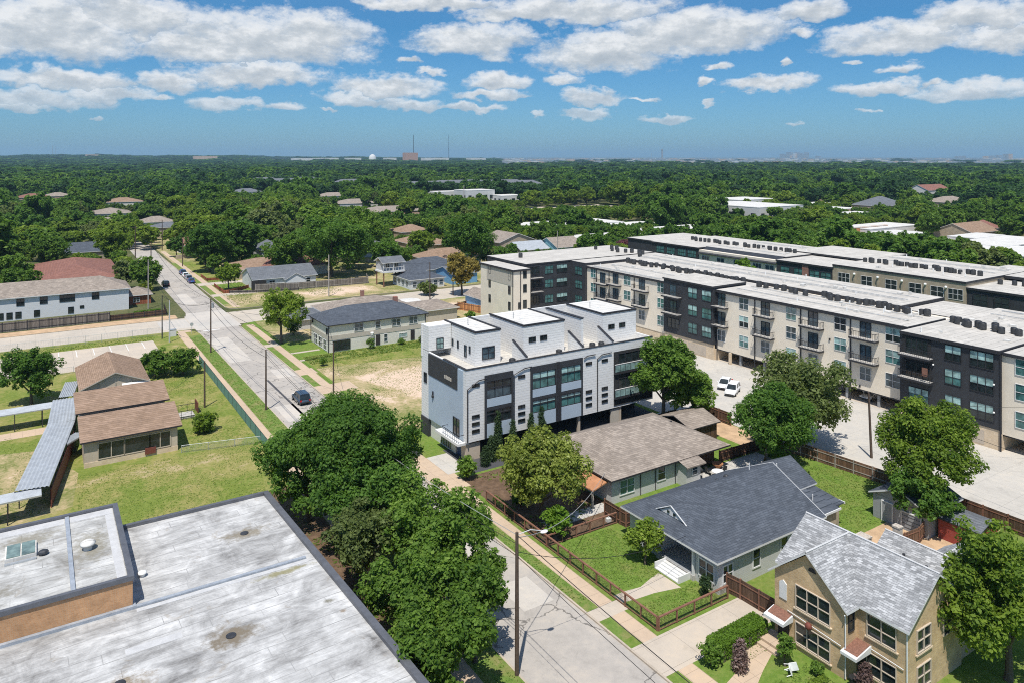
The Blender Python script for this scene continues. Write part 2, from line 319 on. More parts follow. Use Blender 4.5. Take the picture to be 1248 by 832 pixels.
# ------------------------------------------------------------------ mesh building
ORG = {}
class MB:
    def __init__(s): s.v, s.f, s.m, s.mats = [], [], [], []
    def mi(s, k):
        if k not in s.mats: s.mats.append(k)
        return s.mats.index(k)
    def add(s, vs, fs, k):
        o = len(s.v); i = s.mi(k); s.v += [tuple(p) for p in vs]
        for f in fs: s.f.append([o + q for q in f]); s.m.append(i)
        return s
    def box(s, x0, y0, z0, x1, y1, z1, k):
        if x0 > x1: x0, x1 = x1, x0
        if y0 > y1: y0, y1 = y1, y0
        vs = [(x0, y0, z0), (x1, y0, z0), (x1, y1, z0), (x0, y1, z0), (x0, y0, z1), (x1, y0, z1), (x1, y1, z1), (x0, y1, z1)]
        return s.add(vs, [(3, 2, 1, 0), (4, 5, 6, 7), (0, 1, 5, 4), (1, 2, 6, 5), (2, 3, 7, 6), (3, 0, 4, 7)], k)
    def poly(s, pts, k): return s.add(pts, [list(range(len(pts)))], k)
    def sheet(s, x0, y0, x1, y1, z, k): return s.poly([(x0, y0, z), (x1, y0, z), (x1, y1, z), (x0, y1, z)], k)
    def prism(s, pts, z0, z1, k, top=None):
        n = len(pts); vs = [(x, y, z0) for x, y in pts] + [(x, y, z1) for x, y in pts]
        s.add(vs, [(i, (i + 1) % n, n + (i + 1) % n, n + i) for i in range(n)] + [list(range(n))[::-1]], k)
        s.poly([(x, y, z1) for x, y in pts], top or k); return s
    def tube(s, pts, r, k, n=6, cap=True):
        rs = r if isinstance(r, (list, tuple)) else [r] * len(pts)
        P = [np.array(p, float) for p in pts]; o = len(s.v); i = s.mi(k); up = None
        for j, p in enumerate(P):
            t = P[min(j + 1, len(P) - 1)] - P[max(j - 1, 0)]; t /= (np.linalg.norm(t) + 1e-9)
            if up is None: up = np.array((0, 0, 1.)) if abs(t[2]) < .9 else np.array((1., 0, 0))
            a = np.cross(t, up); a /= (np.linalg.norm(a) + 1e-9); b = np.cross(a, t); up = b
            for q in range(n):
                w = 2 * math.pi * q / n + .3
                s.v.append(tuple(p + rs[j] * (math.cos(w) * a + math.sin(w) * b)))
        for j in range(len(P) - 1):
            for q in range(n):
                s.f.append([o + j * n + q, o + j * n + (q + 1) % n, o + (j + 1) * n + (q + 1) % n, o + (j + 1) * n + q]); s.m.append(i)
        if cap:
            s.f.append([o + q for q in range(n)][::-1]); s.m.append(i); s.f.append([o + (len(P) - 1) * n + q for q in range(n)]); s.m.append(i)
        return s
    def lathe(s, cx, cy, prof, k, n=16, cap=True):
        o = len(s.v); i = s.mi(k)
        for r, z in prof:
            for q in range(n): w = 2 * math.pi * q / n; s.v.append((cx + r * math.cos(w), cy + r * math.sin(w), z))
        for j in range(len(prof) - 1):
            for q in range(n): s.f.append([o + j * n + q, o + j * n + (q + 1) % n, o + (j + 1) * n + (q + 1) % n, o + (j + 1) * n + q]); s.m.append(i)
        if cap: s.f.append([o + q for q in range(n)][::-1]); s.m.append(i); s.f.append([o + (len(prof) - 1) * n + q for q in range(n)]); s.m.append(i)
        return s
    def ball(s, c, r, k, n=10, m=6):
        rx, ry, rz = r if isinstance(r, tuple) else (r, r, r); o = len(s.v); i = s.mi(k)
        for j in range(m + 1):
            ph = -math.pi / 2 + math.pi * j / m
            for q in range(n):
                w = 2 * math.pi * q / n
                s.v.append((c[0] + rx * math.cos(ph) * math.cos(w), c[1] + ry * math.cos(ph) * math.sin(w), c[2] + rz * math.sin(ph)))
        for j in range(m):
            for q in range(n): s.f.append([o + j * n + q, o + j * n + (q + 1) % n, o + (j + 1) * n + (q + 1) % n, o + (j + 1) * n + q]); s.m.append(i)
        return s
    def mesh(s, name, o=(0, 0, 0), smooth=False):
        me = bpy.data.meshes.new(name)
        me.from_pydata([(x - o[0], y - o[1], z - o[2]) for x, y, z in s.v], [], s.f)
        for k in s.mats: me.materials.append(M[k])
        me.polygons.foreach_set('material_index', s.m)
        if smooth: me.polygons.foreach_set('use_smooth', [True] * len(s.f))
        me.update(); return me
    def build(s, name, parent=None, smooth=False, origin=None):
        """world-space geometry -> ONE mesh object; the origin is the parent's, else the middle of the base"""
        if parent is not None: o = ORG.get(parent.name, (0, 0, 0))
        elif origin is not None: o = origin
        else:
            xs = [p[0] for p in s.v]; ys = [p[1] for p in s.v]
            o = ((min(xs) + max(xs)) / 2, (min(ys) + max(ys)) / 2, min(p[2] for p in s.v))
        ob = bpy.data.objects.new(name, s.mesh(name, o, smooth)); col.objects.link(ob)
        if parent is not None: ob.parent = parent; ORG[ob.name] = o
        else: ob.location = o; ORG[ob.name] = o
        return ob

def build_each(mb, name, parent):
    """every separate piece collected in mb becomes a part of its own"""
    par = list(range(len(mb.v)))
    def root(a):
        while par[a] != a: par[a] = par[par[a]]; a = par[a]
        return a
    for f in mb.f:
        for q in f[1:]: par[root(q)] = root(f[0])
    groups = {}
    for f, m in zip(mb.f, mb.m): groups.setdefault(root(f[0]), []).append((f, m))
    for fs in groups.values():
        ids = sorted({q for f, m in fs for q in f}); ix = {q: i for i, q in enumerate(ids)}
        n = MB(); n.v = [mb.v[q] for q in ids]; n.mats = list(mb.mats); n.f = [[ix[q] for q in f] for f, m in fs]; n.m = [m for f, m in fs]
        n.build(name, parent)
def tag(o, label=None, cat=None, group=None, kind=None):
    if label: o['label'] = label
    if cat: o['category'] = cat
    if group: o['group'] = group
    if kind: o['kind'] = kind
    return o
def thing(name, label, cat, loc=(0, 0, 0), group=None):
    e = bpy.data.objects.new(name, None); e.empty_display_size = .3; col.objects.link(e); e.location = loc
    ORG[e.name] = tuple(loc); return tag(e, label, cat, group)
def struct(name, mb, origin=(0, 0, 0)):
    return tag(mb.build(name, None, origin=origin), kind='structure')
def dup(root, loc, rz=0., label=None, group=None, scale=None):
    """a copy of a thing with copies of its parts and sub-parts"""
    def cp(o, par):
        c = o.copy(); col.objects.link(c)
        if par: c.parent = par
        for ch in o.children: cp(ch, c)
        return c
    r = cp(root, None); r.location = loc; r.rotation_euler = (0, 0, rz)
    if scale is not None: r.scale = scale if isinstance(scale, tuple) else (scale,) * 3
    if label: r['label'] = label
    if group: r['group'] = group
    return r

# ------------------------------------------------------------------ building parts
WCACHE = {}
FROT = {'S': 0., 'W': -math.pi / 2, 'N': math.pi, 'E': math.pi / 2}
def window(par, face, at, z, w, h, plane, n=2, frame='trim_white', pane='pane_dark', sash=True, fw=.07, label=None, blind=None, name='window', proud=.09):
    """a framed window on a wall plane; `at` is its middle along the wall. Its glass is a sub-part."""
    key = (w, h, n, frame, pane, sash, fw, blind, proud)
    if key not in WCACHE:
        a = MB(); x0, x1 = -w / 2, w / 2
        a.box(x0 - fw, -proud, -fw, x1 + fw, 0, 0, frame); a.box(x0 - fw, -proud, h, x1 + fw, 0, h + fw, frame)
        for q in range(n + 1):
            xx = x0 + (x1 - x0) * q / n
            if q == 0: a.box(xx - fw, -proud, 0, xx, 0, h, frame)
            elif q == n: a.box(xx, -proud, 0, xx + fw, 0, h, frame)
            else: a.box(xx - fw / 2, -proud, 0, xx + fw / 2, 0, h, frame)
        if sash: a.box(x0, -proud * .8, h * .5 - .03, x1, -.025, h * .5 + .03, frame)
        b = MB()
        if blind:
            b.poly([(x0, -.02, 0), (x1, -.02, 0), (x1, -.02, h * .5), (x0, -.02, h * .5)], pane)
            b.poly([(x0, -.02, h * .5), (x1, -.02, h * .5), (x1, -.02, h), (x0, -.02, h)], blind)
        else: b.poly([(x0, -.02, 0), (x1, -.02, 0), (x1, -.02, h), (x0, -.02, h)], pane)
        WCACHE[key] = (a.mesh('window'), b.mesh('pane'))
    fm, pm = WCACHE[key]
    o = bpy.data.objects.new(name, fm); col.objects.link(o); o.parent = par
    og = ORG.get(par.name, (0, 0, 0))
    p = {'S': (at, plane, z), 'N': (at, plane, z), 'W': (plane, at, z), 'E': (plane, at, z)}[face]
    o.location = (p[0] - og[0], p[1] - og[1], p[2] - og[2]); o.rotation_euler = (0, 0, FROT[face])
    g = bpy.data.objects.new('pane', pm); col.objects.link(g); g.parent = o
    if label: o['label'] = label
    return o
def wbox(mb, face, a0, a1, plane, d0, d1, z0, z1, k):
    """a box on a wall: a0..a1 along it, d0..d1 outwards from its plane"""
    if face == 'S': mb.box(a0, plane - d1, z0, a1, plane - d0, z1, k)
    elif face == 'N': mb.box(a0, plane + d0, z0, a1, plane + d1, z1, k)
    elif face == 'W': mb.box(plane - d1, a0, z0, plane - d0, a1, z1, k)
    else: mb.box(plane + d0, a0, z0, plane + d1, a1, z1, k)
    return mb
def hip(mb, x0, y0, x1, y1, ze, zr, k, oh=.4, fascia='trim_white', th=.18, ridge=None):
    """hip roof over a rectangle; ridge along the longer side; eaves overhang by oh; closed below by its soffit"""
    X0, Y0, X1, Y1 = x0 - oh, y0 - oh, x1 + oh, y1 + oh
    w, d = X1 - X0, Y1 - Y0
    if w >= d: i = d / 2 if ridge is None else ridge; ym = (Y0 + Y1) / 2; A, B = (X0 + i, ym, zr), (X1 - i, ym, zr)
    else: i = w / 2 if ridge is None else ridge; xm = (X0 + X1) / 2; A, B = (xm, Y0 + i, zr), (xm, Y1 - i, zr)
    c = [(X0, Y0, ze), (X1, Y0, ze), (X1, Y1, ze), (X0, Y1, ze)]
    if w >= d: fs = [[c[0], c[1], B, A], [c[2], c[3], A, B], [c[1], c[2], B], [c[3], c[0], A]]
    else: fs = [[c[1], c[2], B, A], [c[3], c[0], A, B], [c[0], c[1], A], [c[2], c[3], B]]
    for f in fs: mb.poly(f, k)
    lo = [(x, y, z - th) for x, y, z in c]
    for q in range(4): mb.poly([lo[q], lo[(q + 1) % 4], c[(q + 1) % 4], c[q]], fascia)
    mb.poly(lo[::-1], fascia); return mb
def gable(mb, x0, y0, x1, y1, ze, zr, k, axis='X', oh=.35, fascia='trim_white', th=.16, cap=None):
    """gable roof slab; ridge along axis at the middle"""
    X0, Y0, X1, Y1 = x0 - oh, y0 - oh, x1 + oh, y1 + oh
    P = (lambda a, b, z: (a, b, z)) if axis == 'X' else (lambda a, b, z: (b, a, z))
    (a0, a1, b0, b1) = (X0, X1, Y0, Y1) if axis == 'X' else (Y0, Y1, X0, X1)
    bm = (b0 + b1) / 2; s = 1 if axis == 'X' else -1
    def q(pts, kk): mb.poly(pts if s > 0 else pts[::-1], kk)
    q([P(a0, b0, ze), P(a1, b0, ze), P(a1, bm, zr), P(a0, bm, zr)], k)
    q([P(a1, b1, ze), P(a0, b1, ze), P(a0, bm, zr), P(a1, bm, zr)], k)
    q([P(a0, b0, ze - th), P(a0, bm, zr - th), P(a1, bm, zr - th), P(a1, b0, ze - th)], fascia)
    q([P(a1, b1, ze - th), P(a1, bm, zr - th), P(a0, bm, zr - th), P(a0, b1, ze - th)], fascia)
    q([P(a0, b0, ze - th), P(a1, b0, ze - th), P(a1, b0, ze), P(a0, b0, ze)], fascia)
    q([P(a1, b1, ze - th), P(a0, b1, ze - th), P(a0, b1, ze), P(a1, b1, ze)], fascia)
    for a, fl in ((a0, 0), (a1, 1)):
        for bb in (b0, b1):
            f = [P(a, bb, ze - th), P(a, bb, ze), P(a, bm, zr), P(a, bm, zr - th)]
            mb.poly(f, fascia)
    if cap: mb.tube([P(a0, bm, zr), P(a1, bm, zr)], .1, cap, 5)
    return mb
def gwall(mb, x0, y0, x1, y1, z0, ze, zr, axis, k, oh=.35):
    """walls under a gable roof, gable triangles included"""
    mb.box(x0, y0, z0, x1, y1, ze - .02, k)
    half = ((y1 - y0) if axis == 'X' else (x1 - x0)) / 2
    zt = zr - .17; zb = ze + (zr - ze) * oh / (half + oh) - .17
    if axis == 'X':
        ym = (y0 + y1) / 2
        vs = [(x, y, z) for x in (x0, x1) for y, z in ((y0, ze - .02), (y1, ze - .02), (y1, zb), (ym, zt), (y0, zb))]
    else:
        xm = (x0 + x1) / 2
        vs = [(x, y, z) for y in (y0, y1) for x, z in ((x0, ze - .02), (x1, ze - .02), (x1, zb), (xm, zt), (x0, zb))]
    mb.add(vs, [(0, 1, 2, 3, 4), (9, 8, 7, 6, 5)] + [(i, (i + 1) % 5, 5 + (i + 1) % 5, 5 + i) for i in range(1, 5)], k); return mb
# ================================================================== GROUND
def terrain(x, y):
    """far rise on the left, as tall as the wooded skyline there"""
    d = math.hypot(x, y); az = math.atan2(x, y)
    rise = max(0., min(1., (d - 2600.) / 3600.)); rise = rise * rise * (3 - 2 * rise)
    side = max(0., min(1., (R(33) - az) / R(26)))
    return rise * (3 + 30 * side) * (1 + .12 * math.sin(az * 37) + .08 * math.sin(az * 90 + 1))
g = MB(); gi = g.mi('wild_ground')
radii = [0, 60, 150, 300, 600, 1000, 1600, 2300, 2700, 3100, 3500, 4000, 4500, 5000, 5600, 6300, 7500, 10000, 15000, 24000, 42000]
NA = 180
g.v.append((0, 0, -.03))
for r in radii[1:]:
    for q in range(NA):
        w = 2 * math.pi * q / NA; x, y = r * math.sin(w), r * math.cos(w); g.v.append((x, y, -.03 + terrain(x, y)))
for q in range(NA): g.f.append([0, 1 + (q + 1) % NA, 1 + q]); g.m.append(gi)
for j in range(len(radii) - 2):
    a, b = 1 + j * NA, 1 + (j + 1) * NA
    for q in range(NA): g.f.append([a + q, a + (q + 1) % NA, b + (q + 1) % NA, b + q]); g.m.append(gi)
struct('ground', g)

# roads: the long street (it leans a little past the crossing), and the cross street
rd = MB(); rd.poly([(31.4, -40, 0), (40.5, -40, 0), (40.5, 182, 0), (31.2, 182, 0)], 'asphalt')
rd.poly([(32.2, 203, 0), (41.2, 203, 0), (43.5, 400, 0), (34.5, 400, 0)], 'asphalt'); struct('road', rd)
cr = MB(); cr.sheet(-140, 184, 31.2, 197.5, 0, 'road_pale'); cr.sheet(31.2, 182, 41.2, 203, 0, 'asphalt_patch')
cr.sheet(41.2, 184, 190, 199, 0, 'road_pale'); struct('cross_road', cr)
pt = MB(); pt.sheet(32.2, 182.6, 40, 190, .004, 'bright_slab'); pt.sheet(31.8, 150, 36, 172, .004, 'asphalt_patch'); pt.sheet(32.2, 112, 35.2, 120, .004, 'asphalt_patch')
pt.sheet(36.4, 95, 39.6, 104, .004, 'asphalt_patch'); pt.sheet(25, 186, 31, 196, .004, 'asphalt_patch'); pt.sheet(34, 62, 37.5, 70, .004, 'asphalt_patch')
pt.sheet(37, 135, 40.2, 141, .004, 'asphalt_patch'); pt.sheet(32, 92, 34.6, 99, .004, 'asphalt_patch'); pt.sheet(36.2, 54, 39.4, 58.5, .004, 'asphalt_patch'); pt.sheet(34, 215, 37, 232, .004, 'asphalt_patch'); pt.sheet(32, 76, 40, 76.5, .004, 'asphalt_dark'); pt.sheet(34.8, 104.5, 35.2, 135, .004, 'asphalt_dark'); struct('road_patches', pt)
mk = MB()
for q in range(7): mk.sheet(24.6 + q * .95, 186.4, 25.0 + q * .95, 195.6, .008, 'bright_slab')
mk.sheet(32.4, 180.4, 36, 180.9, .008, 'white_paint')
struct('crosswalk_markings', mk)

def block(name, pts, mat, z=.12):
    b = MB(); b.prism(pts, -.02, z, 'kerb', mat); return struct(name, b)
block('block_ground', [(40.5, -40), (200, -40), (200, 184), (44.5, 184), (42, 183), (41, 181), (40.5, 177)], 'lawn')
block('school_ground', [(-150, -40), (31.4, -40), (31.3, 178), (30.6, 181), (28.5, 183.4), (-150, 184)], 'school_lawn')
block('corner_lot', [(42.2, 206), (43, 203.5), (45, 202), (190, 199), (190, 420), (44.6, 420)], 'dry_lot')
block('white_house_ground', [(-150, 197.5), (29.4, 197.5), (31.6, 199.4), (32.2, 203), (34.4, 420), (-150, 420)], 'wild_ground')

Z1, Z2, Z3, Z4 = .124, .128, .132, .136
# kerb tops, sidewalks, verges on the two sides of the street
kb = MB()
kb.box(40.48, -40, 0, 40.66, 181, .135, 'kerb'); kb.box(31.24, -40, 0, 31.42, 178, .135, 'kerb')
kb.box(42.2, 206, 0, 42.4, 330, .135, 'kerb'); struct('kerbs', kb)
vg = MB()
for y0, y1 in ((-40, 40), (46.2, 49.2), (50.8, 78), (88.5, 92), (103.5, 121.5), (126.5, 134), (138, 148), (152, 157.5), (160, 171), (173, 179)): vg.sheet(40.66, y0, 41.95, y1, Z1, 'verge_grass')
vg.sheet(28.6, -40, 31.24, 177, Z1, 'verge_grass')
for y0, y1 in ((209, 222), (226, 243), (248, 262), (266, 300)): vg.sheet(42.5, y0, 44.2, y1, Z1, 'verge_grass')
struct('verge', vg)
sw = MB(); sw.sheet(41.95, -40, 43.55, 181, Z1, 'sidewalk'); sw.sheet(26.9, -40, 28.6, 181, Z1, 'sidewalk')
sw.sheet(44.2, 204, 45.9, 340, Z1, 'sidewalk'); sw.sheet(-140, 197.6, 29.6, 202.2, Z1, 'bare_dirt')
sw.sheet(27.3, 181.01, 30, 183, Z1, 'sidewalk')
struct('sidewalk', sw)
dv = MB()
dv.sheet(40.67, 41.2, 53.8, 45.1, Z2, 'drive')            # wide drive between the two near houses
dv.sheet(40.67, 49.2, 44, 50.8, Z2, 'drive')
dv.sheet(40.67, 78.1, 44.5, 88.4, Z2, 'sidewalk'); dv.sheet(43.6, 82.3, 46.6, 88.4, Z3, 'bright_slab')
dv.sheet(40.67, 121.6, 47, 126.4, Z2, 'sidewalk'); dv.sheet(40.67, 134.1, 44, 137.9, Z2, 'sidewalk')
dv.sheet(43.6, 143.4, 50, 144.4, Z2, 'drive'); dv.sheet(43.6, 149.6, 49.5, 150.6, Z2, 'drive')
dv.sheet(40.67, 157.6, 43.5, 159.9, Z2, 'drive')
dv.sheet(42.5, 222.1, 55, 225.9, Z2, 'drive'); dv.sheet(42.5, 243.1, 56, 247.9, Z2, 'drive')
struct('driveway', dv)
ps = MB()
def arc(pts, k, z): ps.poly([(x, y, z) for x, y in pts], k)
arc([(44.1, 50.2), (45.6, 49.9), (47.6, 49.7), (50.3, 49), (50.3, 51.9), (48.9, 51.6), (47.2, 51.1), (45.4, 51.4), (44.1, 51.4)], 'drive', Z2)
arc([(44, 36.6), (46, 36.9), (47.5, 37.6), (50, 38.6), (50, 40), (47.2, 39.8), (45.6, 38.6), (44, 38.2)], 'sidewalk', Z2)
ps.sheet(46.4, 64.2, 55, 66, Z2, 'patio_stone'); struct('footpath', ps)
asb = MB(); asb.sheet(46.6, 80.9, 81, 89.5, Z2, 'asphalt_dark'); struct('garage_lane', asb)
al = MB(); al.poly([(87.4, -40, Z1), (114, -40, Z1), (114, 146, Z1), (82, 146, Z1), (82, 79, Z1), (87.4, 79, Z1)], 'bright_slab'); struct('alley', al)
mu = MB(); mu.sheet(44.2, 61.6, 55.4, 80.4, Z1, 'mulch'); mu.sheet(67, 59.3, 82, 66, Z1, 'patio_stone'); mu.sheet(82.2, 66, 87.2, 79, Z1, 'bare_dirt')
mu.sheet(69, 38, 87, 45.6, Z1, 'bare_dirt'); struct('bare_ground', mu)
lt = MB(); lt.poly([(44.5, 98.5, Z1), (86, 98.5, Z1), (86, 134, Z1), (70, 139, Z1), (44.5, 139, Z1)], 'dry_lot'); lt.poly([(44.5, 160, Z1), (88, 152, Z1), (120, 164, Z1), (120, 183.5, Z1), (44.5, 183.5, Z1)], 'dry_lot'); struct('vacant_lot', lt)
ll = MB(); ll.sheet(46, 227, 54.5, 242.8, Z1, 'lawn'); ll.sheet(46, 248, 56, 300, Z1, 'school_lawn'); ll.poly([(44.5, 137, Z2), (86, 131, Z2), (86, 146, Z2), (44.5, 146.3, Z2)], 'school_lawn'); ll.sheet(70, 204.5, 88, 219, Z1, 'dry_lot'); struct('grass_plots', ll)
# school parking lot with its stall lines
pk = MB(); pk.sheet(-60, 159.5, 21.5, 177, Z1, 'drive')
for q in range(12): pk.sheet(19.2 - q * 3.05, 170.6, 19.32 - q * 3.05, 176.8, Z2, 'white_paint')
struct('parking_lot', pk)
yd = MB(); yd.poly([(-9, 95, Z1), (3.6, 98, Z1), (4.6, 108, Z1), (1, 119, Z1), (-6, 121, Z1), (-14, 112, Z1)], 'dry_lot'); yd.sheet(-2.5, 92.4, 2.6, 96.4, Z2, 'sidewalk')
yd.sheet(21.6, 40, 26.8, 90, Z1, 'mulch'); yd.sheet(-30, 126, 4.2, 129, Z1, 'sidewalk'); struct('worn_ground', yd)
# ================================================================== NEAR BUILDINGS
# ---- the flat-roofed brick hall at the lower left
t = thing('brick_hall', 'large flat-roofed hall with streaky weathered white roof and orange brick upper storey', 'building', (2, 58, 0))
w = MB(); w.prism([(-60, 20), (21.9, 20), (21.15, 43), (19.7, 76.1), (-60, 76.3)], 0, 5.8, 'orange_brick'); w.build('wall', t)
r = MB(); r.prism([(-60.1, 19.8), (22.0, 19.8), (21.2, 43), (19.75, 76.2), (-60.1, 76.4)], 5.8, 6.0, 'coping', 'old_membrane'); r.build('roof', t)
k = MB()
def strip(a, b, wd, z0, z1, kk, mb):
    dx, dy = b[0] - a[0], b[1] - a[1]; l = math.hypot(dx, dy); nx, ny = -dy / l * wd, dx / l * wd
    mb.prism([a, b, (b[0] + nx, b[1] + ny), (a[0] + nx, a[1] + ny)], z0, z1, kk)
strip((22.05, 19.8), (21.25, 43), .5, 6.0, 6.3, 'coping', k); strip((21.25, 43), (19.8, 76.2), .5, 6.0, 6.3, 'coping', k)
strip((19.3, 76.25), (-60, 76.4), .38, 6.0, 6.3, 'coping', k); k.build('parapet_cap', t)
k = MB(); strip((6.4, 62.1), (19.3, 62.0), .3, 6.0, 6.15, 'flashing', k); k.build('expansion_joint', t); k = MB(); strip((6.4, 61.55), (19.3, 61.45), .45, 6.0, 6.03, 'ridge_cap', k); k.build('joint_flashing', t)
p = MB(); p.box(-60, 62.4, 6.0, 6.2, 76.1, 8.1, 'orange_brick'); p.build('upper_wall', t)
p = MB(); p.box(-60, 62.4, 8.1, 6.2, 76.1, 8.2, 'pent_membrane'); up = p.build('upper_roof', t)
k = MB(); k.box(-60, 62.28, 8.1, 6.3, 62.6, 8.45, 'coping'); k.box(5.9, 62.6, 8.1, 6.32, 75.95, 8.45, 'coping'); k.box(-60, 75.95, 8.1, 6.32, 76.3, 8.45, 'coping'); build_each(k, 'upper_parapet', t)
k = MB(); k.box(2.2, 62.62, 8.2, 2.5, 75.9, 8.36, 'flashing'); k.build('roof_divider', t)
k = MB(); k.box(-60, 74.8, 8.2, 2.15, 75.9, 8.23, 'ridge_cap'); k.box(2.55, 74.8, 8.2, 5.85, 75.9, 8.23, 'ridge_cap'); k.box(5.2, 62.65, 8.2, 5.85, 74.75, 8.23, 'ridge_cap'); build_each(k, 'edge_flashing', t)
k = MB(); k.box(-60, 62.1, 6.0, 6.4, 62.39, 6.22, 'flashing'); k.box(6.22, 62.4, 6.0, 6.4, 76, 6.22, 'flashing'); build_each(k, 'base_flashing', t)
def rooftop(mb, name, label, cat, z=None, group=None): return tag(mb.build(name), label, cat, group)
h = thing('roof_hatch', 'grey glazed roof skylight on the brick upper storey', 'skylight', (-.9, 71.2, 8.2))
b = MB(); b.box(-2.0, 70.0, 8.2, .1, 72.4, 8.5, 'white_membrane'); b.build('kerb_frame', h)
b = MB(); b.box(-1.9, 70.1, 8.5, -1.0, 72.3, 8.57, 'pane_roof'); b.box(-.9, 70.1, 8.5, 0, 72.3, 8.57, 'pane_roof'); build_each(b, 'pane', h)
b = MB(); b.box(-2.0, 69.5, 8.2, .1, 69.75, 8.33, 'galvanised'); b.build('curb_pipe', h); b = MB(); b.ball((.55, 70.0, 8.4), (.4, .35, .22), 'dark_metal'); b.build('drain_hood', h)
def vent_cap(name, label, x, y, z, r, kk):
    v = thing(name, label, 'roof vent', (x, y, z)); b = MB(); b.lathe(x, y, [(r * .6, z), (r * .6, z + r * .8)], kk, 14); b.build('neck', v)
    b = MB(); b.lathe(x, y, [(r, z + r * .7), (r * 1.05, z + r * .95), (r * .7, z + r * 1.25), (r * .1, z + r * 1.35)], kk, 14); b.build('hood', v, True); return v
vent_cap('roof_vent', 'round white hooded vent beside the grey divider on the upper roof', 3.6, 69.0, 8.2, .55, 'white_membrane')
vent_cap('roof_vent', 'small white capped vent at the foot of the brick upper storey wall', 7.3, 66.6, 6., .34, 'plastic_white')
for i, (x, y, lb) in enumerate(((15.9, 69.2, 'dark roof drain ringed by brown stain near the tree-shaded corner'), (11.7, 54.9, 'roof drain in a brown rusty patch on the middle of the big roof'), (4.6, 53.8, 'upper of two close roof drains in the weathered roof'), (5.0, 52.2, 'lower of two close roof drains in the weathered roof'))):
    b = MB(); b.lathe(x, y, [(.36, 6.0), (.36, 6.05), (.22, 6.09), (.05, 6.12)], 'dark_metal', 12); tag(b.build('roof_drain'), lb, 'drain', 'roof drains')
b = MB(); b.box(5.2, 56.6, 6.0, 8.8, 57.35, 6.012, 'ridge_cap'); b.box(-8, 52.1, 6.0, -3, 53.2, 6.012, 'ridge_cap'); build_each(b, 'roof_patch', t)

# ---- school pavilion: three brown-roofed sheds in a row, with covered walkways
t = thing('school_pavilion', 'low tan pavilion of three stepped brown roofs with a wide dark window', 'building', (11, 114, 0))
b = MB(); b.box(5.3, 109.2, .1, 16.3, 115.5, 3.55, 'stucco_tan'); b.build('front_wall', t)
b = MB(); b.box(5.25, 109.12, .1, 16.35, 109.19, .75, 'podium_block'); b.build('plinth', t)
b = MB(); X0, X1 = 4.8, 16.85
b.poly([(X0, 108.7, 3.6), (X1, 108.7, 3.6), (X1, 115.6, 4.95), (X0, 115.6, 4.95)], 'brown_shingle'); b.poly([(X0, 108.7, 3.4), (X0, 115.6, 4.75), (X1, 115.6, 4.75), (X1, 108.7, 3.4)], 'beige_panel')
b.poly([(X0, 108.7, 3.4), (X1, 108.7, 3.4), (X1, 108.7, 3.6), (X0, 108.7, 3.6)], 'trim_dark'); b.poly([(X1, 108.7, 3.4), (X1, 115.6, 4.75), (X1, 115.6, 4.95), (X1, 108.7, 3.6)], 'beige_panel'); b.poly([(X0, 115.6, 4.95), (X0, 115.6, 4.75), (X0, 108.7, 3.4), (X0, 108.7, 3.6)], 'beige_panel'); b.build('front_roof', t)
window(t, 'S', 8.35, 1.0, 2.9, 1.95, 109.19, 2, 'stucco_tan', 'pane_dark', False, .1); window(t, 'S', 11.4, 1.0, 2.9, 1.95, 109.19, 1, 'stucco_tan', 'pane_dark', False, .1); window(t, 'S', 14.15, 1.0, 2.4, 1.95, 109.19, 2, 'stucco_tan', 'pane_dark', False, .1)
b = MB(); b.box(5.4, 115.65, .1, 16.2, 119.4, 3.3, 'door_dark'); b.box(5.3, 119.4, .1, 16.1, 125.4, 4.2, 'stucco_tan'); b.build('middle_wall', t)
b = MB(); X0, X1 = 4.7, 16.7
b.poly([(X0, 118.9, 4.35), (X1, 118.9, 4.35), (X1, 125.6, 5.55), (X0, 125.6, 5.55)], 'brown_shingle'); b.poly([(X0, 118.9, 4.15), (X0, 125.6, 5.35), (X1, 125.6, 5.35), (X1, 118.9, 4.15)], 'beige_panel')
b.poly([(X0, 118.9, 4.15), (X1, 118.9, 4.15), (X1, 118.9, 4.35), (X0, 118.9, 4.35)], 'trim_dark'); b.poly([(X1, 118.9, 4.15), (X1, 125.6, 5.35), (X1, 125.6, 5.55), (X1, 118.9, 4.35)], 'beige_panel'); b.poly([(X0, 125.6, 5.55), (X0, 125.6, 5.35), (X0, 118.9, 4.15), (X0, 118.9, 4.35)], 'beige_panel'); b.build('middle_roof', t)
b = MB(); gwall(b, 6.2, 132.5, 15.2, 146.5, .1, 3.9, 6.0, 'Y', 'stucco_tan', .5); b.build('rear_wall', t)
b = MB(); gable(b, 6.2, 132.5, 15.2, 146.5, 3.9, 6.0, 'brown_shingle', 'Y', .5, 'beige_panel'); b.build('rear_roof', t)
b = MB()
for x in (8.4, 10.7, 13): b.box(x - .05, 132.38, .2, x + .05, 132.48, 4.4, 'beige_panel')
b.box(6.3, 132.38, 3.5, 15.1, 132.48, 3.65, 'beige_panel'); build_each(b, 'batten', t)
b = MB(); b.box(9.6, 132.4, 1.6, 11.8, 132.48, 3.3, 'pane_pale'); b.build('rear_window', t)
b = MB(); b.poly([(11.6, 131.2, 3.1), (15.6, 131.2, 3.1), (15.6, 132.4, 4.0), (11.6, 132.4, 4.0)], 'trim_white'); b.build('awning', t)
b = MB(); b.box(12.3, 108.95, .45, 13.6, 109.05, 1.25, 'sign_brown'); tag(b.build('sign_board'), 'small brown sign panel on the low plinth under the pavilion window', 'sign')

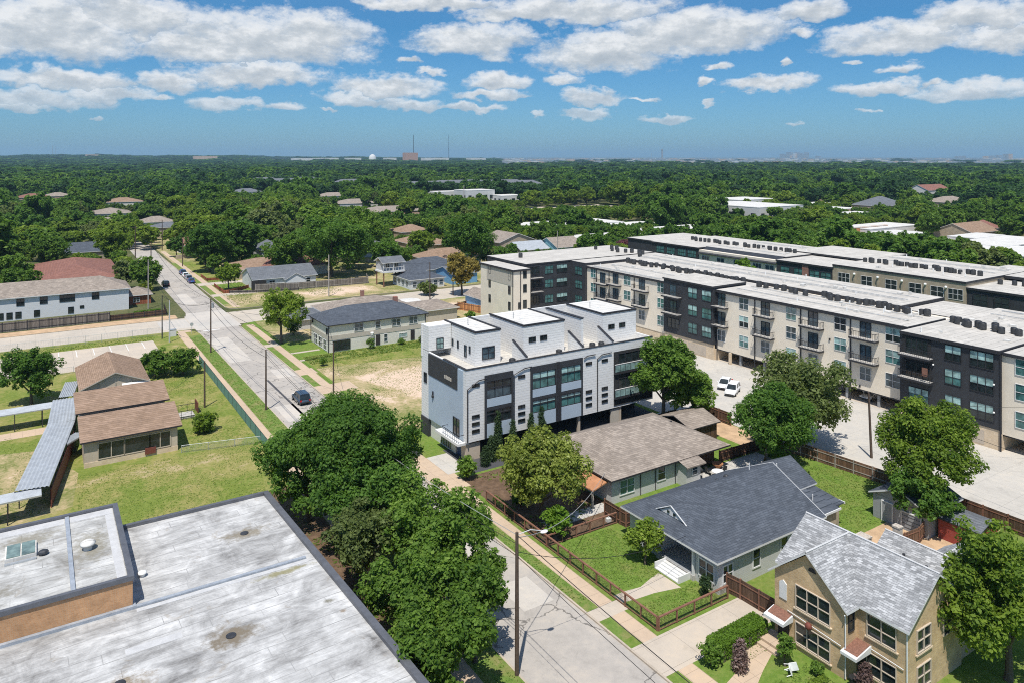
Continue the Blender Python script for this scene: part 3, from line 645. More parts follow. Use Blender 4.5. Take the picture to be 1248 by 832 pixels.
def walkway(name, label, pts, wd, z, sides=None):
    """corrugated covered walkway: ribbed roof sheet on thin posts"""
    t = thing(name, label, 'covered walkway', (pts[0][0], pts[0][1], 0), 'covered walkways of the school')
    rf, ps = MB(), MB()
    for (a, c) in zip(pts, pts[1:]):
        dx, dy = c[0] - a[0], c[1] - a[1]; l = math.hypot(dx, dy); ux, uy = dx / l, dy / l; nx, ny = -uy, ux
        n = 8
        for q in range(n):
            o0, o1 = -wd / 2 + wd * q / n, -wd / 2 + wd * (q + 1) / n; om = o0 + (o1 - o0) * .28
            P = lambda s, o, zz: (a[0] + ux * s + nx * o, a[1] + uy * s + ny * o, zz)
            for (u, v, z0, z1) in ((o0, om, z, z + .1), (om, om + .08, z + .1, z + .1), (om + .08, o1, z + .1, z)):
                rf.poly([P(0, u, z0), P(l, u, z0), P(l, v, z1), P(0, v, z1)], 'metal_roof')
        for s in np.arange(.3, l, 3.4):
            for o in (-wd / 2 + .12, wd / 2 - .12):
                x, y = a[0] + ux * s + nx * o, a[1] + uy * s + ny * o; ps.box(x - .06, y - .06, .1, x + .06, y + .06, z, 'trim_dark')
        rf.poly([P(0, -wd / 2, z - .16), P(l, -wd / 2, z - .16), P(l, -wd / 2, z), P(0, -wd / 2, z)], 'galvanised')
        rf.poly([P(0, wd / 2, z), P(l, wd / 2, z), P(l, wd / 2, z - .16), P(0, wd / 2, z - .16)], 'galvanised')
    rf.build('roof_sheet', t); build_each(ps, 'post', t)
    if sides: s = MB(); [s.box(*q, 'beige_panel') for q in sides]; s.build('side_screen', t)
    return t
walkway('covered_walkway', 'long ribbed metal walkway roof running down from the pavilion to the hall', [(3.9, 132.4), (3.1, 121), (-.3, 98.5)], 3.3, 2.9, None)
walkway('covered_walkway', 'narrow metal walkway roof crossing the lawn to the left frame edge', [(-30, 130.2), (2.2, 130.8)], 2.9, 2.75)
walkway('covered_walkway', 'short metal walkway roof climbing to the rear brown gable', [(4.0, 132.6), (5.1, 141)], 2., 3.1)
walkway('covered_walkway', 'small metal walkway branch reaching the front pavilion corner', [(2.9, 112.6), (5.2, 115.8)], 1.5, 2.6)
walkway('covered_walkway', 'low metal walkway roof beside the hall at the frame edge', [(-30, 97.5), (.6, 97.9)], 2.4, 2.7)

tag(MB().add([(1.5, 99, .1), (4.4, 118, .1), (4.4, 118, 2.3), (1.5, 99, 2.3), (1.6, 99, .1), (4.5, 118, .1), (4.5, 118, 2.3), (1.6, 99, 2.3)], [(3, 2, 1, 0), (4, 5, 6, 7), (3, 7, 6, 2), (0, 4, 7, 3), (1, 2, 6, 5)], 'sign_brown').build('screen_wall'), 'long brown screen wall under the edge of the ribbed walkway roof', 'screen')
# ---- the white four-storey townhouse block
TY, TX = 84.3, 47.3
t = thing('townhouse_block', 'white modern townhouse block with tall teal window bays and roof decks', 'building', (63, 90, 0))
b = MB(); b.box(47.3, 84.3, 2.6, 80.4, 97.5, 11.0, 'white_siding'); b.build('wall', t)
b = MB(); b.box(49.6, 88.2, 0, 80.2, 97.3, 2.6, 'void_shade'); b.build('garage_wall', t)  # near-black wall colour paints in the shade under the overhang
b = MB(); b.box(47.3, 84.3, 11.0, 80.4, 84.55, 12.1, 'white_siding'); b.box(47.3, 84.55, 11.0, 47.55, 97.5, 12.1, 'white_siding')
b.box(80.15, 84.55, 11.0, 80.4, 97.5, 12.1, 'white_siding'); b.build('parapet', t)
b = MB(); b.box(47.56, 84.56, 11.0, 80.14, 97.2, 11.12, 'new_membrane'); b.build('deck', t)
b = MB(); b.box(47.24, 84.24, 12.1, 80.46, 84.6, 12.2, 'trim_dark'); b.box(47.24, 84.6, 12.1, 47.6, 90.8, 12.2, 'trim_dark'); b.build('coping', t)
b = MB(); b.box(47.2, 97.2, 11.12, 80.4, 97.5, 15.7, 'white_siding'); b.box(47.3, 95.2, 12.21, 50.9, 97.19, 15.68, 'white_siding'); b.build('rear_parapet', t)
for i, (x0, x1, y0) in enumerate(((51.0, 55.1, 88.3), (58.8, 66.1, 88.0), (73.5, 80.3, 88.0))):
    b = MB(); b.box(x0, y0, 11.12, x1, 97.19, 15.6, 'white_siding'); tw = b.build('stair_tower', t)
    b = MB(); b.box(x0 + .2, y0 + .2, 15.6, x1 - .2, 97.5, 15.68, 'white_membrane'); b.build('roof', tw)
    b = MB(); b.box(x0 - .08, y0 - .08, 15.6, x1 + .08, y0 + .2, 15.85, 'trim_dark'); b.box(x0 - .08, y0 + .2, 15.6, x0 + .2, 97.5, 15.85, 'trim_dark'); b.box(x1 - .2, y0 + .2, 15.6, x1 + .08, 97.5, 15.85, 'trim_dark'); b.build('roof_edge', tw)
    b = MB(); b.tube([(x0 + 1.5, 93, 15.68), (x0 + 1.5, 93, 16.6)], .06, 'galvanised'); b.box(x0 + 2.2, 92, 15.68, x0 + 2.6, 92.4, 15.9, 'plastic_white'); b.build('roof_pipe', tw)
b = MB(); b.box(69.3, 88, 11.12, 69.7, 97.19, 15.5, 'white_siding'); b.box(69.2, 87.95, 15.5, 69.8, 97.4, 15.62, 'trim_dark'); b.build('party_wall', t)
for x in (57, 66.9, 72.6): # low fins between the roof decks
    b = MB(); b.add([(x, 84.6, 11.13), (x, 88.2, 11.13), (x, 88.2, 13.9), (x, 84.6, 12.3), (x + .25, 84.6, 11.13), (x + .25, 88.2, 11.13), (x + .25, 88.2, 13.9), (x + .25, 84.6, 12.3)], [(0, 1, 2, 3), (7, 6, 5, 4), (0, 3, 7, 4), (1, 5, 6, 2)], 'white_siding')
    b.add([(x - .05, 84.6, 12.3), (x - .05, 88.2, 13.9), (x + .3, 88.2, 13.9), (x + .3, 84.6, 12.3), (x - .05, 84.6, 12.42), (x - .05, 88.2, 14.02), (x + .3, 88.2, 14.02), (x + .3, 84.6, 12.42)], [(3, 2, 1, 0), (4, 5, 6, 7), (0, 1, 5, 4), (2, 3, 7, 6), (3, 0, 4, 7)], 'trim_dark'); b.build('deck_fin', t)
window(t, 'S', 53.1, 11.9, 1.9, 1.6, 88.3, 2, 'trim_dark', 'pane_blue')
window(t, 'W', 91.0, 11.9, .5, 1.5, 51.0, 1, 'trim_dark', 'pane_blue', False)
for y in (89.8, 93.2, 94.8): window(t, 'W', y, 12.6, .28, .9, 51.0, 1, 'trim_dark', 'pane_blue', False)
window(t, 'S', 49.1, 12.4, 1.0, 1.4, 95.2, 2, 'trim_dark', 'pane_pale')
for x in (60.3, 62.3, 75.2, 77.4): window(t, 'S', x, 13.3, 1.1, .6, 88.0, 2, 'trim_dark', 'pane_dark', False)
for x in (56.4, 68.4): window(t, 'S', x, 13.5, .9, .5, 97.2, 2, 'trim_dark', 'pane_dark', False)
# slit windows in the white piers
for x in (48.75, 56.0, 67.75, 70.75):
    for z in (9.75, 5.65, 4.7, 3.75): window(t, 'S', x, z, 1.05, .36, 84.3, 2, 'trim_dark', 'pane_dark', False, .05)
# glazed bays in charcoal surrounds
for (x0, x1, mid, pn, bl) in ((50.1, 54.55, None, 'pane_blue', 'pane_dark'), (57.45, 62.0, None, 'pane_teal', 'blind'), (62.4, 66.55, None, 'pane_teal', 'blind')):
    s = MB(); s.box(x0, 84.12, 2.7, x0 + .28, 84.3, 11.0, 'charcoal_panel'); s.box(x1 - .28, 84.12, 2.7, x1, 84.3, 11.0, 'charcoal_panel'); s.box(x0 + .28, 84.15, 10.15, x1 - .28, 84.3, 11.0, 'charcoal_panel'); s.box(x0 + .28, 84.18, 6.3, x1 - .28, 84.3, 6.75, 'charcoal_panel'); s.build('bay_surround', t)
    s = MB(); s.box(x0 + .28, 84.16, 6.75, x1 - .28, 84.3, 7.85, 'stucco_blue'); s.box(x0 + .28, 84.16, 2.7, x1 - .28, 84.3, 4.55, 'stucco_blue'); s.build('spandrel', t)
    xm = (x0 + x1) / 2; wd = x1 - x0 - .72
    window(t, 'S', xm, 7.93, wd, 1.25, 84.3, 3, 'trim_dark', pn, False, .06, proud=.12); window(t, 'S', xm, 9.3, wd, .78, 84.3, 3, 'trim_dark', bl, False, .06, proud=.12)
    window(t, 'S', xm, 4.65, wd, 1.05, 84.3, 3, 'trim_dark', pn if pn != 'pane_blue' else 'pane_dark', False, .06, proud=.12); window(t, 'S', xm, 5.8, wd, .4, 84.3, 3, 'trim_dark', bl, False, .06, proud=.12)
b = MB(); b.box(61.95, 84.05, 2.7, 62.45, 84.29, 11.05, 'trim_dark'); b.build('mullion_pier', t)
# right end: balconies before a flat dark sheet that paints recess shade
b = MB(); b.box(72.5, 84.22, 2.9, 80.2, 84.29, 10.9, 'void_shade'); b.build('recess_shade', t)
for z in (4.2, 7.9):
    b = MB(); b.box(72.5, 83.9, z - .3, 80.2, 84.21, z - .05, 'trim_dark')
    for q in range(9): b.box(72.6 + q * .95, 83.94, z, 72.66 + q * .95, 84.0, z + 1.1, 'trim_dark')
    b.box(72.55, 83.96, z + .05, 80.15, 83.98, z + 1.05, 'pane_pale'); b.box(72.5, 83.92, z + 1.1, 80.2, 84.02, z + 1.18, 'trim_white'); b.build('balcony_rail', t)
    window(t, 'S', 76, z + 1.2, 5.2, 1.4, 84.22, 4, 'trim_dark', 'pane_dark', False)
for pts in ([(47.45, 84.15, 2.7), (47.45, 84.15, 9.6), (49.2, 84.15, 10.55), (50.4, 84.15, 10.6)], [(54.7, 84.15, 2.8), (54.7, 84.15, 10.4), (56.4, 84.15, 11.0), (57.6, 84.15, 11.05)], [(69.3, 84.15, 2.8), (69.3, 84.15, 10.4), (70.2, 84.15, 10.9), (72, 84.15, 10.95)], [(66.75, 84.15, 10.8), (67.4, 84.15, 11.1), (68.9, 84.15, 11.1)]):
    b = MB(); b.tube(pts, .075, 'trim_dark', 6); b.build('downspout', t)
# the street end
b = MB(); b.box(47.18, 85.0, 2.8, 47.3, 95.0, 9.0, 'stucco_blue'); b.box(47.18, 85.0, 9.0, 47.3, 86.4, 11.9, 'stucco_blue'); b.build('stucco_panel', t)
b = MB(); b.box(47.12, 86.4, 9.0, 47.3, 95.0, 12.0, 'charcoal_panel'); b.build('dark_panel', t)
b = MB(); b.box(47.15, 95.0, .1, 49.6, 97.4, 2.6, 'charcoal_panel'); b.build('base_panel', t)
b = MB()
for q, dx in enumerate((0, .5, .95, 1.4, 1.9)): b.box(47.07, 88.0 + dx * .9, 9.75, 47.12, 88.3 + dx * .9, 10.2 + .06 * (q % 2), 'beige_panel')
b.build('house_number', t)
window(t, 'W', 96.2, 7.6, .8, 1.3, 47.3, 1, 'trim_dark', 'pane_dark')
window(t, 'W', 86.7, 3.0, 1.6, 2.2, 47.18, 2, 'trim_dark', 'pane_dark', False, name='balcony_door')
b = MB(); b.box(46.2, 84.5, 2.3, 47.9, 91.0, 2.62, 'trim_white'); b.build('canopy', t)
b = MB()
for q in range(10): b.box(46.28, 84.6 + q * .5, 2.62, 46.31, 84.63 + q * .5, 3.6, 'trim_dark')
b.box(46.26, 84.6, 3.6, 46.33, 89.2, 3.66, 'trim_dark'); b.box(46.3, 89.15, 3.6, 47.2, 89.2, 3.66, 'trim_dark'); b.box(46.3, 84.6, 3.6, 47.2, 84.66, 3.66, 'trim_dark'); b.build('railing', t)
b = MB(); b.box(47.5, 84.6, .1, 49.6, 86.0, 2.3, 'stucco_tan'); b.build('entry_pier', t)
b = MB(); b.box(47.7, 86.3, .1, 49.58, 87.4, 2.25, 'door_blue'); b.build('front_door', t)
b = MB(); b.box(47.5, 87.5, .1, 49.59, 94.9, 2.59, 'cream_lap'); b.build('entry_wall', t); window(t, 'W', 90.2, .3, 3.0, 1.9, 47.5, 6, 'trim_white', 'pane_dark', True, .06, name='garage_door')
b = MB(); b.box(47.02, 93.4, 6.4, 47.18, 93.6, 7.0, 'trim_dark'); b.lathe(47.1, 93.5, [(.18, 6.1), (.22, 6.4), (.1, 6.5)], 'trim_dark', 8); b.build('wall_lamp', t)
for x in (58.6, 66.0, 73.8): b = MB(); b.box(x, 84.5, 0, x + .35, 84.9, 2.6, 'stucco_tan'); b.build('garage_column', t)
b = MB(); b.box(67.0, 84.4, 1.7, 71.8, 84.5, 2.55, 'beige_panel') if False else b.box(72.2, 84.5, 0, 73.7, 84.8, 2.3, 'beige_panel'); b.build('garage_panel', t)

# rooftop condensers, one kind for every roof
def make_ac(kk='ac_metal'):
    e = thing('ac_unit', 'round dark air conditioner', 'air conditioner', (0, 0, 0))
    b = MB(); b.lathe(0, 0, [(.42, 0), (.44, .08), (.44, .82), (.4, .88)], kk, 14)
    for q in range(7): b.lathe(0, 0, [(.455, .14 + q * .095), (.455, .17 + q * .095)], 'ac_pale', 14, False)
    b.build('cabinet', e, True)
    b = MB(); b.lathe(0, 0, [(.36, .885), (.3, .93), (.06, .95)], 'ac_metal', 12)
    for q in range(4): b.box(-.36, -.012 + 0, .93 + q * .001, .36, .012, .945 + q * .001, 'ac_pale')
    b.build('fan_guard', e); return e
AC0 = make_ac(); ac_used = [False]
def ac(x, y, z, label, group, s=1.):
    global AC0
    if not ac_used[0]: ac_used[0] = True; o = AC0; o.location = (x, y, z); o['label'] = label; o['group'] = group; o.scale = (s,) * 3
    else: o = dup(AC0, (x, y, z), random.uniform(0, 6), label, group, s)
for x, y, lb in ((55.6, 86.0, 'dark condenser on the townhouse deck under the square tower window'), (63.8, 86.2, 'dark condenser behind the parapet on the second townhouse deck'), (70.3, 86.6, 'left of two condensers standing on the third townhouse deck'), (71.8, 86.3, 'right of two condensers standing on the third townhouse deck'), (58.0, 87, 'condenser at the fin between first and second townhouse decks')):
    ac(x, y, 11.12, lb, 'condensers on the townhouse decks', 1.05)
# ================================================================== APARTMENT BLOCKS
def balcony(t, face, a0, a1, plane, z, depth=1.25, n=None, door=True, rail='trim_dark'):
    """slab + bar railing + glazed door of an apartment balcony"""
    s = MB(); wbox(s, face, a0, a1, plane, 0, depth, z - .28, z, 'trim_dark'); wbox(s, face, a0 + .02, a1 - .02, plane, .02, depth - .02, z + .003, z + .06, 'patio_stone')
    o = s.build('balcony', t); r = MB()
    wbox(r, face, a0, a1, plane, depth - .07, depth - .02, z + 1.05, z + 1.12, rail)
    for e in (a0, a1 - .05): wbox(r, face, e, e + .05, plane, .05, depth - .07, z + 1.05, z + 1.12, rail)
    k = int((a1 - a0) / .3)
    for q in range(k + 1):
        e = a0 + (a1 - a0 - .04) * q / k; wbox(r, face, e, e + .035, plane, depth - .06, depth - .03, z + .06, z + 1.05, rail)
    for q in range(3):
        for e in (a0, a1 - .035): wbox(r, face, e, e + .035, plane, .15 + q * .38, .18 + q * .38, z + .06, z + 1.05, rail)
    r.build('railing', o)
    if door: window(t, face, (a0 + a1) / 2, z + .08, 1.75, 2.35, plane, 2, 'trim_dark', 'pane_blue', False, .1, name='balcony_door')
LV = (4.05, 7.75, 11.1)
t = thing('apartment_building', 'long cream and charcoal four-storey apartment building with white roof and balconies', 'building', (118, 90, 0))
AX = 112.6
b = MB()
b.box(AX, 62.0, 2.35, 140, 100.2, 13.4, 'stucco_cream'); b.build('wall', t, origin=None)
b = MB(); b.box(AX, 113.8, 2.35, 140, 140.7, 13.0, 'stucco_cream'); b.build('wall', t)
b = MB(); b.box(109.9, 48.2, 2.9, 140, 61.98, 13.3, 'charcoal_panel'); b.build('dark_wall', t)
b = MB(); b.box(111.7, 100.22, 3.1, 121.3, 113.78, 14.2, 'charcoal_panel'); b.build('dark_wall', t); b = MB(); b.box(121.32, 100.22, 2.35, 139.9, 113.78, 13.0, 'stucco_cream'); b.build('rear_wall', t)
b = MB(); b.box(110.4, 20, 2.35, 139.9, 48.18, 13.1, 'stucco_cream'); b.build('wall', t)
b = MB(); b.box(112.0, 140.72, 2.35, 140, 147, 13.8, 'charcoal_panel'); b.build('dark_wall', t)
b = MB(); b.box(98.8, 146.8, .1, 139.9, 164.8, 13.9, 'charcoal_panel'); b.build('dark_wall', t)
b = MB(); b.box(94.0, 144.9, .1, 98.78, 160, 13.0, 'stucco_cream'); b.build('wall', t)
b = MB(); b.box(93.95, 144.85, 9.6, 94.0, 157, 12.95, 'beige_panel'); b.build('accent_panel', t)
# podium
b = MB(); b.box(110.0, 48.3, .1, 110.3, 61.9, 2.88, 'podium_block'); b.box(111.9, 100.3, .1, 112.3, 113.7, 3.08, 'podium_block'); b.box(112.7, 113.8, .1, 113, 140.7, 2.33, 'podium_block')
b.box(110.02, 48.1, .1, 125, 48.28, 2.3, 'podium_block'); b.box(112, 61.9, .1, 125, 62.2, 2.3, 'podium_block'); b.box(112.31, 100.0, .1, 125, 100.28, 2.3, 'podium_block'); b.box(112.05, 96.2, .1, 112.4, 96.7, 2.3, 'podium_block')
build_each(b, 'podium_wall', t)
b = MB(); b.box(109.98, 50.2, .35, 110.0, 55.4, 2.3, 'stucco_tan'); b.box(111.88, 102.2, .35, 111.9, 107, 2.3, 'stucco_tan'); b.box(111.88, 107.4, .35, 111.9, 112, 2.3, 'stucco_tan'); build_each(b, 'podium_panel', t)
b = MB(); b.box(125, 20, .1, 125.3, 140, 2.3, 'garage_grey'); b.build('garage_back_wall', t)
b = MB(); b.sheet(112.6, 20, 125, 140, .13, 'drive'); b.build('garage_floor', t)
b = MB()
for y in (67, 72.5, 78, 83.5, 89, 94.5): b.box(113, y, .1, 113.4, y + .4, 2.34, 'garage_grey'); b.box(118.5, y, .1, 118.9, y + .4, 2.34, 'garage_grey')
build_each(b, 'garage_column', t)
b = MB(); b.box(AX + .02, 62.1, 2.15, AX + .35, 100.1, 2.34, 'trim_dark'); b.box(110.45, 20, 2.15, 110.8, 48.1, 2.34, 'trim_dark'); build_each(b, 'garage_soffit_beam', t)
# roofs: white membrane with dark fascia
def flat_roof(t, x0, y0, x1, y1, z, h=.5, oh=.35, name='roof', fascia='trim_dark', top='new_membrane'):
    b = MB(); b.box(x0 - oh, y0 - oh, z, x1 + oh, y1 + oh, z + h, fascia); o = b.build(name, t)
    b = MB(); b.box(x0 - oh + .12, y0 - oh + .12, z + h, x1 + oh - .12, y1 + oh - .12, z + h + .03, top); b.build('roof_membrane', o); return o
flat_roof(t, AX - .1, 62.4, 123, 99.7, 13.4, .5, .35); flat_roof(t, 123.4, 62.4, 126.2, 113, 13.05, .3, .0); flat_roof(t, 126.7, 71.4, 140.2, 146, 13.4, .65, .4)
flat_roof(t, 109.9, 48.4, 140, 61.6, 13.3, .42, .3); flat_roof(t, 126.7, 62.0, 140, 70.9, 13.2, .3, 0)
flat_roof(t, 110.4, 20, 140, 47.7, 13.1, .42, .3); flat_roof(t, 111.7, 100.4, 121, 113.6, 14.2, .3, .3); flat_roof(t, 121.5, 100.5, 126.2, 113.8, 13.35, .2, 0)
flat_roof(t, AX, 114.2, 126.2, 140.5, 13.0, .45, .3); flat_roof(t, 112.3, 141.1, 126, 146.2, 13.8, .3, .25); flat_roof(t, 98.9, 146.9, 140, 164.8, 13.9, .3, .2); flat_roof(t, 94.0, 144.9, 98.4, 160, 13.0, .45, .3)
# windows, balconies and downspouts of the long front
F = 'trim_white'
for y, wd in ((93.5, 2.1), (83.1, 2.0), (73.6, 2.1), (64.6, 2.3)):
    for i, z in enumerate(LV): window(t, 'W', y, z, wd, 2.05, AX, 2, F, ('pane_teal', 'pane_blue', 'pane_dark')[(i * 2 + int(y)) % 3], True, .05, blind=('blind', None, 'pane_pale')[(i + int(y * 1.7)) % 3])
for a0, a1 in ((97.2, 100.6), (86.6, 90.6), (76.6, 80.8), (66.9, 71.4)):
    for z in (7.1, 10.75): balcony(t, 'W', a0, a1, AX, z)
    window(t, 'W', (a0 + a1) / 2, LV[0], 1.8, 2.0, AX, 2, F, 'pane_blue')
    b = MB(); b.box(AX - .14, a1 + .25, .1, AX - .02, a1 + .42, 13.35, 'trim_dark'); b.build('downspout', t)
b = MB()
for y, kk in ((62.15, 0), (113.7, 0), (99.9, 0)): b.box(AX - .2, y, .1, AX - .03, y + .2, 13.3, 'trim_dark')
build_each(b, 'downspout', t)
# charcoal bay by the alley
for i, z in enumerate(LV):
    window(t, 'W', 54.3, z - .15, 2.15, 2.05, 109.9, 2, 'trim_dark', 'pane_dark' if i != 1 else 'pane_teal', True, .06, blind='blind'); window(t, 'W', 50.5, z - .2, 3.0, 2.1, 109.9, 3, 'trim_dark', 'pane_dark', True, .06, blind='blind')
for z in (7.2, 10.6):
    b = MB(); b.box(109.82, 57.4, z + .02, 109.9, 61.6, z + 2.5, 'void_shade'); b.build('loggia_shade', t); balcony(t, 'W', 57.0, 61.7, 109.82, z, 1.1, door=False); window(t, 'W', 59.4, z + .1, 3.2, 2.2, 109.82, 4, 'trim_dark', 'pane_dark', False)  # flat near-black panel paints balcony shade onto the wall
window(t, 'W', 59.2, LV[0] - .2, 2.9, 1.9, 109.9, 3, 'trim_dark', 'pane_teal', True, .06, blind='blind')
b = MB(); b.box(108.75, 57.3, 8.1, 108.8, 58.1, 9.3, 'awning_tile'); tag(b.build('hanging_rug'), 'orange-brown rug hung over the lower charcoal balcony rail', 'rug')
for y in (45.2, 41, 35.5, 31, 25.5): 
    for z in LV: window(t, 'W', y, z - .2, 2.6, 2.1, 110.4, 2, F, 'pane_teal', True, .07)
b = MB(); b.box(109.75, 48.0, .1, 109.9, 48.19, 13.2, 'trim_dark'); b.build('downspout', t)
# charcoal bay over the podium, middle of the front
for i, z in enumerate((4.3, 7.9, 11.4)):
    window(t, 'W', 105.6, z, 2.3, 2.0, 111.7, 2, 'trim_dark', 'pane_teal', True, .06, blind='blind' if i else None); window(t, 'W', 101.9, z, 2.4, 2.0, 111.7, 3, 'trim_dark', 'pane_teal', True, .06, blind='blind' if i != 1 else None)
    if i: balcony(t, 'W', 108.6, 113.4, 111.7, z - .5)
    else: window(t, 'W', 111, z, 3.2, 1.9, 111.7, 3, 'trim_dark', 'pane_dark')
# farther cream length
for y, wd in ((115.6, 1.9), (126.2, 2.2), (138.3, 1.8)):
    for z in LV: window(t, 'W', y, z - .15, wd, 2.0, AX, 2, F, 'pane_teal', True)
for a0, a1 in ((119.2, 123.6), (128.2, 132.2), (132.8, 136.8)):
    for z in (7.0, 10.5): balcony(t, 'W', a0, a1, AX, z - (.5 if a0 == 132.8 else 0))
    window(t, 'W', (a0 + a1) / 2, LV[0], 1.8, 1.9, AX, 2, F, 'pane_blue')
    b = MB(); b.box(AX - .14, a1 + .2, .1, AX - .02, a1 + .36, 13, 'trim_dark'); b.build('downspout', t)
for i, z in enumerate(LV): # inner corner
    window(t, 'W', 143.2, z, 2.6, 1.9, 112.0, 3, 'trim_dark', 'pane_teal', True, .05); window(t, 'S', 109.5, z + .3, 3.2, 1.9, 146.8, 3, 'trim_dark', 'pane_dark', True, .05, blind='blind'); window(t, 'S', 105.6, z + .3, 2.4, 1.9, 146.8, 3, 'trim_dark', 'pane_teal', True, .05)
    window(t, 'S', 101, z + .3, 3.4, 2.0, 146.8, 4, 'trim_dark', 'pane_dark', False, .05)
    window(t, 'S', 97.2, z + .2, .9, 1.8, 144.9, 1, 'trim_dark', 'pane_dark', True, .05); window(t, 'S', 95.6, z + .2, .5, 1.4, 144.9, 1, 'trim_dark', 'pane_dark', True, .05) if i == 0 else None
    window(t, 'W', 155.6, z + .2, .9, 1.8, 94.0, 1, 'trim_dark', 'pane_dark', True, .05); window(t, 'W', 146.6, z - .2, .9, 1.8, 94.0, 1, 'trim_dark', 'pane_dark', True, .05)
    if i: balcony(t, 'S', 99.2, 103.4, 146.8, z - .4, 1.0, door=False)
b = MB(); b.box(93.9, 145.0, .1, 94.0, 145.2, 13, 'trim_dark'); b.box(95.9, 144.78, .1, 96.05, 144.9, 13, 'trim_dark'); build_each(b, 'downspout', t)
b = MB()
for y, z in ((62.9, 13.95), (70, 3.0), (88, 3.2), (75.4, 9.4)): b.box(AX - .16, y, z - .35, AX, y + .25, z, 'trim_dark')
for y, z in ((48.9, 9.0), (48.9, 5.2), (57, 9.8)): b.ball((109.75, y, z), .14, 'plastic_white', 8, 5)
build_each(b, 'wall_lamp', t)

# ---- second apartment building behind
t2 = thing('apartment_building', 'farther flat-roofed apartment building of charcoal, beige and brick lengths', 'building', (175, 110, 0)); BX = 161.5
def seg(y0, y1, x, z, k, nm='wall'): b = MB(); b.box(x, y0, .1, 190, y1, z, k); b.build(nm, t2)
seg(150.6, 169.6, BX, 13.2, 'charcoal_panel', 'dark_wall'); seg(123.6, 150.58, BX + .3, 13.0, 'stucco_cream'); seg(107.5, 123.58, BX, 12.9, 'charcoal_panel', 'dark_wall'); seg(77.2, 107.48, BX - .2, 13.7, 'tan_brick', 'brick_wall'); seg(20, 77.18, BX + .2, 12.6, 'charcoal_panel', 'dark_wall'); seg(169.62, 184, BX + 3, 12.9, 'charcoal_panel', 'dark_wall')
for y0, y1, x, z in ((150.6, 169.6, BX, 13.2), (123.6, 150.4, BX + 3.6, 13.3), (107.5, 123.4, BX, 12.9), (77.2, 107.3, BX - .2, 13.7), (20, 77, BX + .2, 12.6), (169.8, 184, BX + 3, 12.9)): flat_roof(t2, x, y0, 190, y1, z, .4, .3 if y0 != 77.2 else .15)
flat_roof(t2, 178, 40, 196, 84, 13.4, .6, .2); flat_roof(t2, 176, 108, 195, 130, 13.6, .4, .2)
b = MB(); b.add([(BX - .3, 123.7, 12.2), (BX - .3, 150.3, 12.2), (BX + 3.4, 150.3, 13.75), (BX + 3.4, 123.7, 13.75), (BX - .3, 123.7, 11.95), (BX - .3, 150.3, 11.95)], [(0, 3, 2, 1), (0, 1, 5, 4)], 'dark_metal'); b.build('metal_roof_slope', t2)
for y in (166, 161.5, 157, 153):
    for z in (10.6, 7): window(t2, 'W', y, z, 3.2, 1.9, BX, 4, 'trim_dark', 'pane_teal', True, .05)
for y, n in ((148, 3), (142.5, 2), (136.5, 2), (130, 3), (126, 2)): window(t2, 'W', y, 9.2, 2.6, 2.2, BX + .3, n, 'trim_white', 'pane_blue')
for y in (121, 117, 112.5, 109.4): window(t2, 'W', y, 9.8, 2.6, 2.0, BX, 2, 'trim_dark', 'pane_teal')
b = MB(); b.box(BX - .1, 114.2, .1, BX, 116, 12.8, 'red_brick'); b.box(BX - .1, 123.58 - 14.7, .1, BX, 110, 12.8, 'red_brick') if False else None; b.box(BX + .05, 60, .1, BX + .2, 66.2, 12.5, 'red_brick'); build_each(b, 'brick_pier', t2)
for y, n in ((104.5, 3), (98.8, 2), (93, 2), (87.6, 2), (82.9, 2), (79.2, 3)):
    for z in (10.2, 6.6): window(t2, 'W', y, z, 2.9 if n == 3 else 2.6, 2.1, BX - .2, n, 'trim_white', 'pane_dark')
for y in (101.7, 96, 90.4, 85.3, 81): b = MB(); b.box(BX - .45, y - .25, .1, BX - .2, y + .25, 12.4, 'tan_brick'); b.ball((BX - .5, y, 12.5), .3, 'plastic_white', 8, 5); b.build('pilaster', t2)
for y in (74.5, 70.5, 63): window(t2, 'W', y, 9.6, 2.6, 2.3, BX + .05, 2, 'trim_dark', 'pane_dark' if y > 65 else 'pane_teal')

# condensers on the two long roofs
rs = random.Random(3)
def acrow(y0, y1, x, z, n, lb, grp, jit=1.2):
    for i in range(n): ac(x + rs.uniform(-jit, jit), y0 + (y1 - y0) * (i + .5 + rs.uniform(-.3, .3)) / n, z, lb, grp, rs.uniform(1.0, 1.25))
g1, g2 = 'condensers along the front apartment roof', 'condensers along the farther apartment roof'
acrow(50, 60.5, 121.5, 13.75, 11, 'dark condenser on the lower white roof over the charcoal bay', g1); acrow(64, 84, 122, 13.93, 17, 'dark condenser in the row on the near length of white apartment roof', g1, .8)
acrow(86, 98, 121.6, 13.93, 7, 'dark condenser in the row on the near length of white apartment roof', g1, .8); acrow(103, 140, 124.6, 13.58, 26, 'dark condenser in the dense cluster on the far length of white apartment roof', g1, 1.1)
acrow(142, 160, 133, 14.25, 10, 'dark condenser in the scattered group at the far end of white apartment roof', g1, 2.5); ac(104, 157, 14.25, 'single dark condenser alone on the far wing roof', 'condensers along the front apartment roof', 1.2)
acrow(126, 166, 174, 13.75, 26, 'dark condenser on the far length of the farther apartment roof', g2, 1.2); acrow(79, 106, 172, 14.15, 24, 'dark condenser over the brick length of the farther apartment roof', g2, 1.2); acrow(66, 76, 172, 13.05, 5, 'dark condenser at the right end of the farther apartment roof', g2, 1.)
rs2 = random.Random(9)
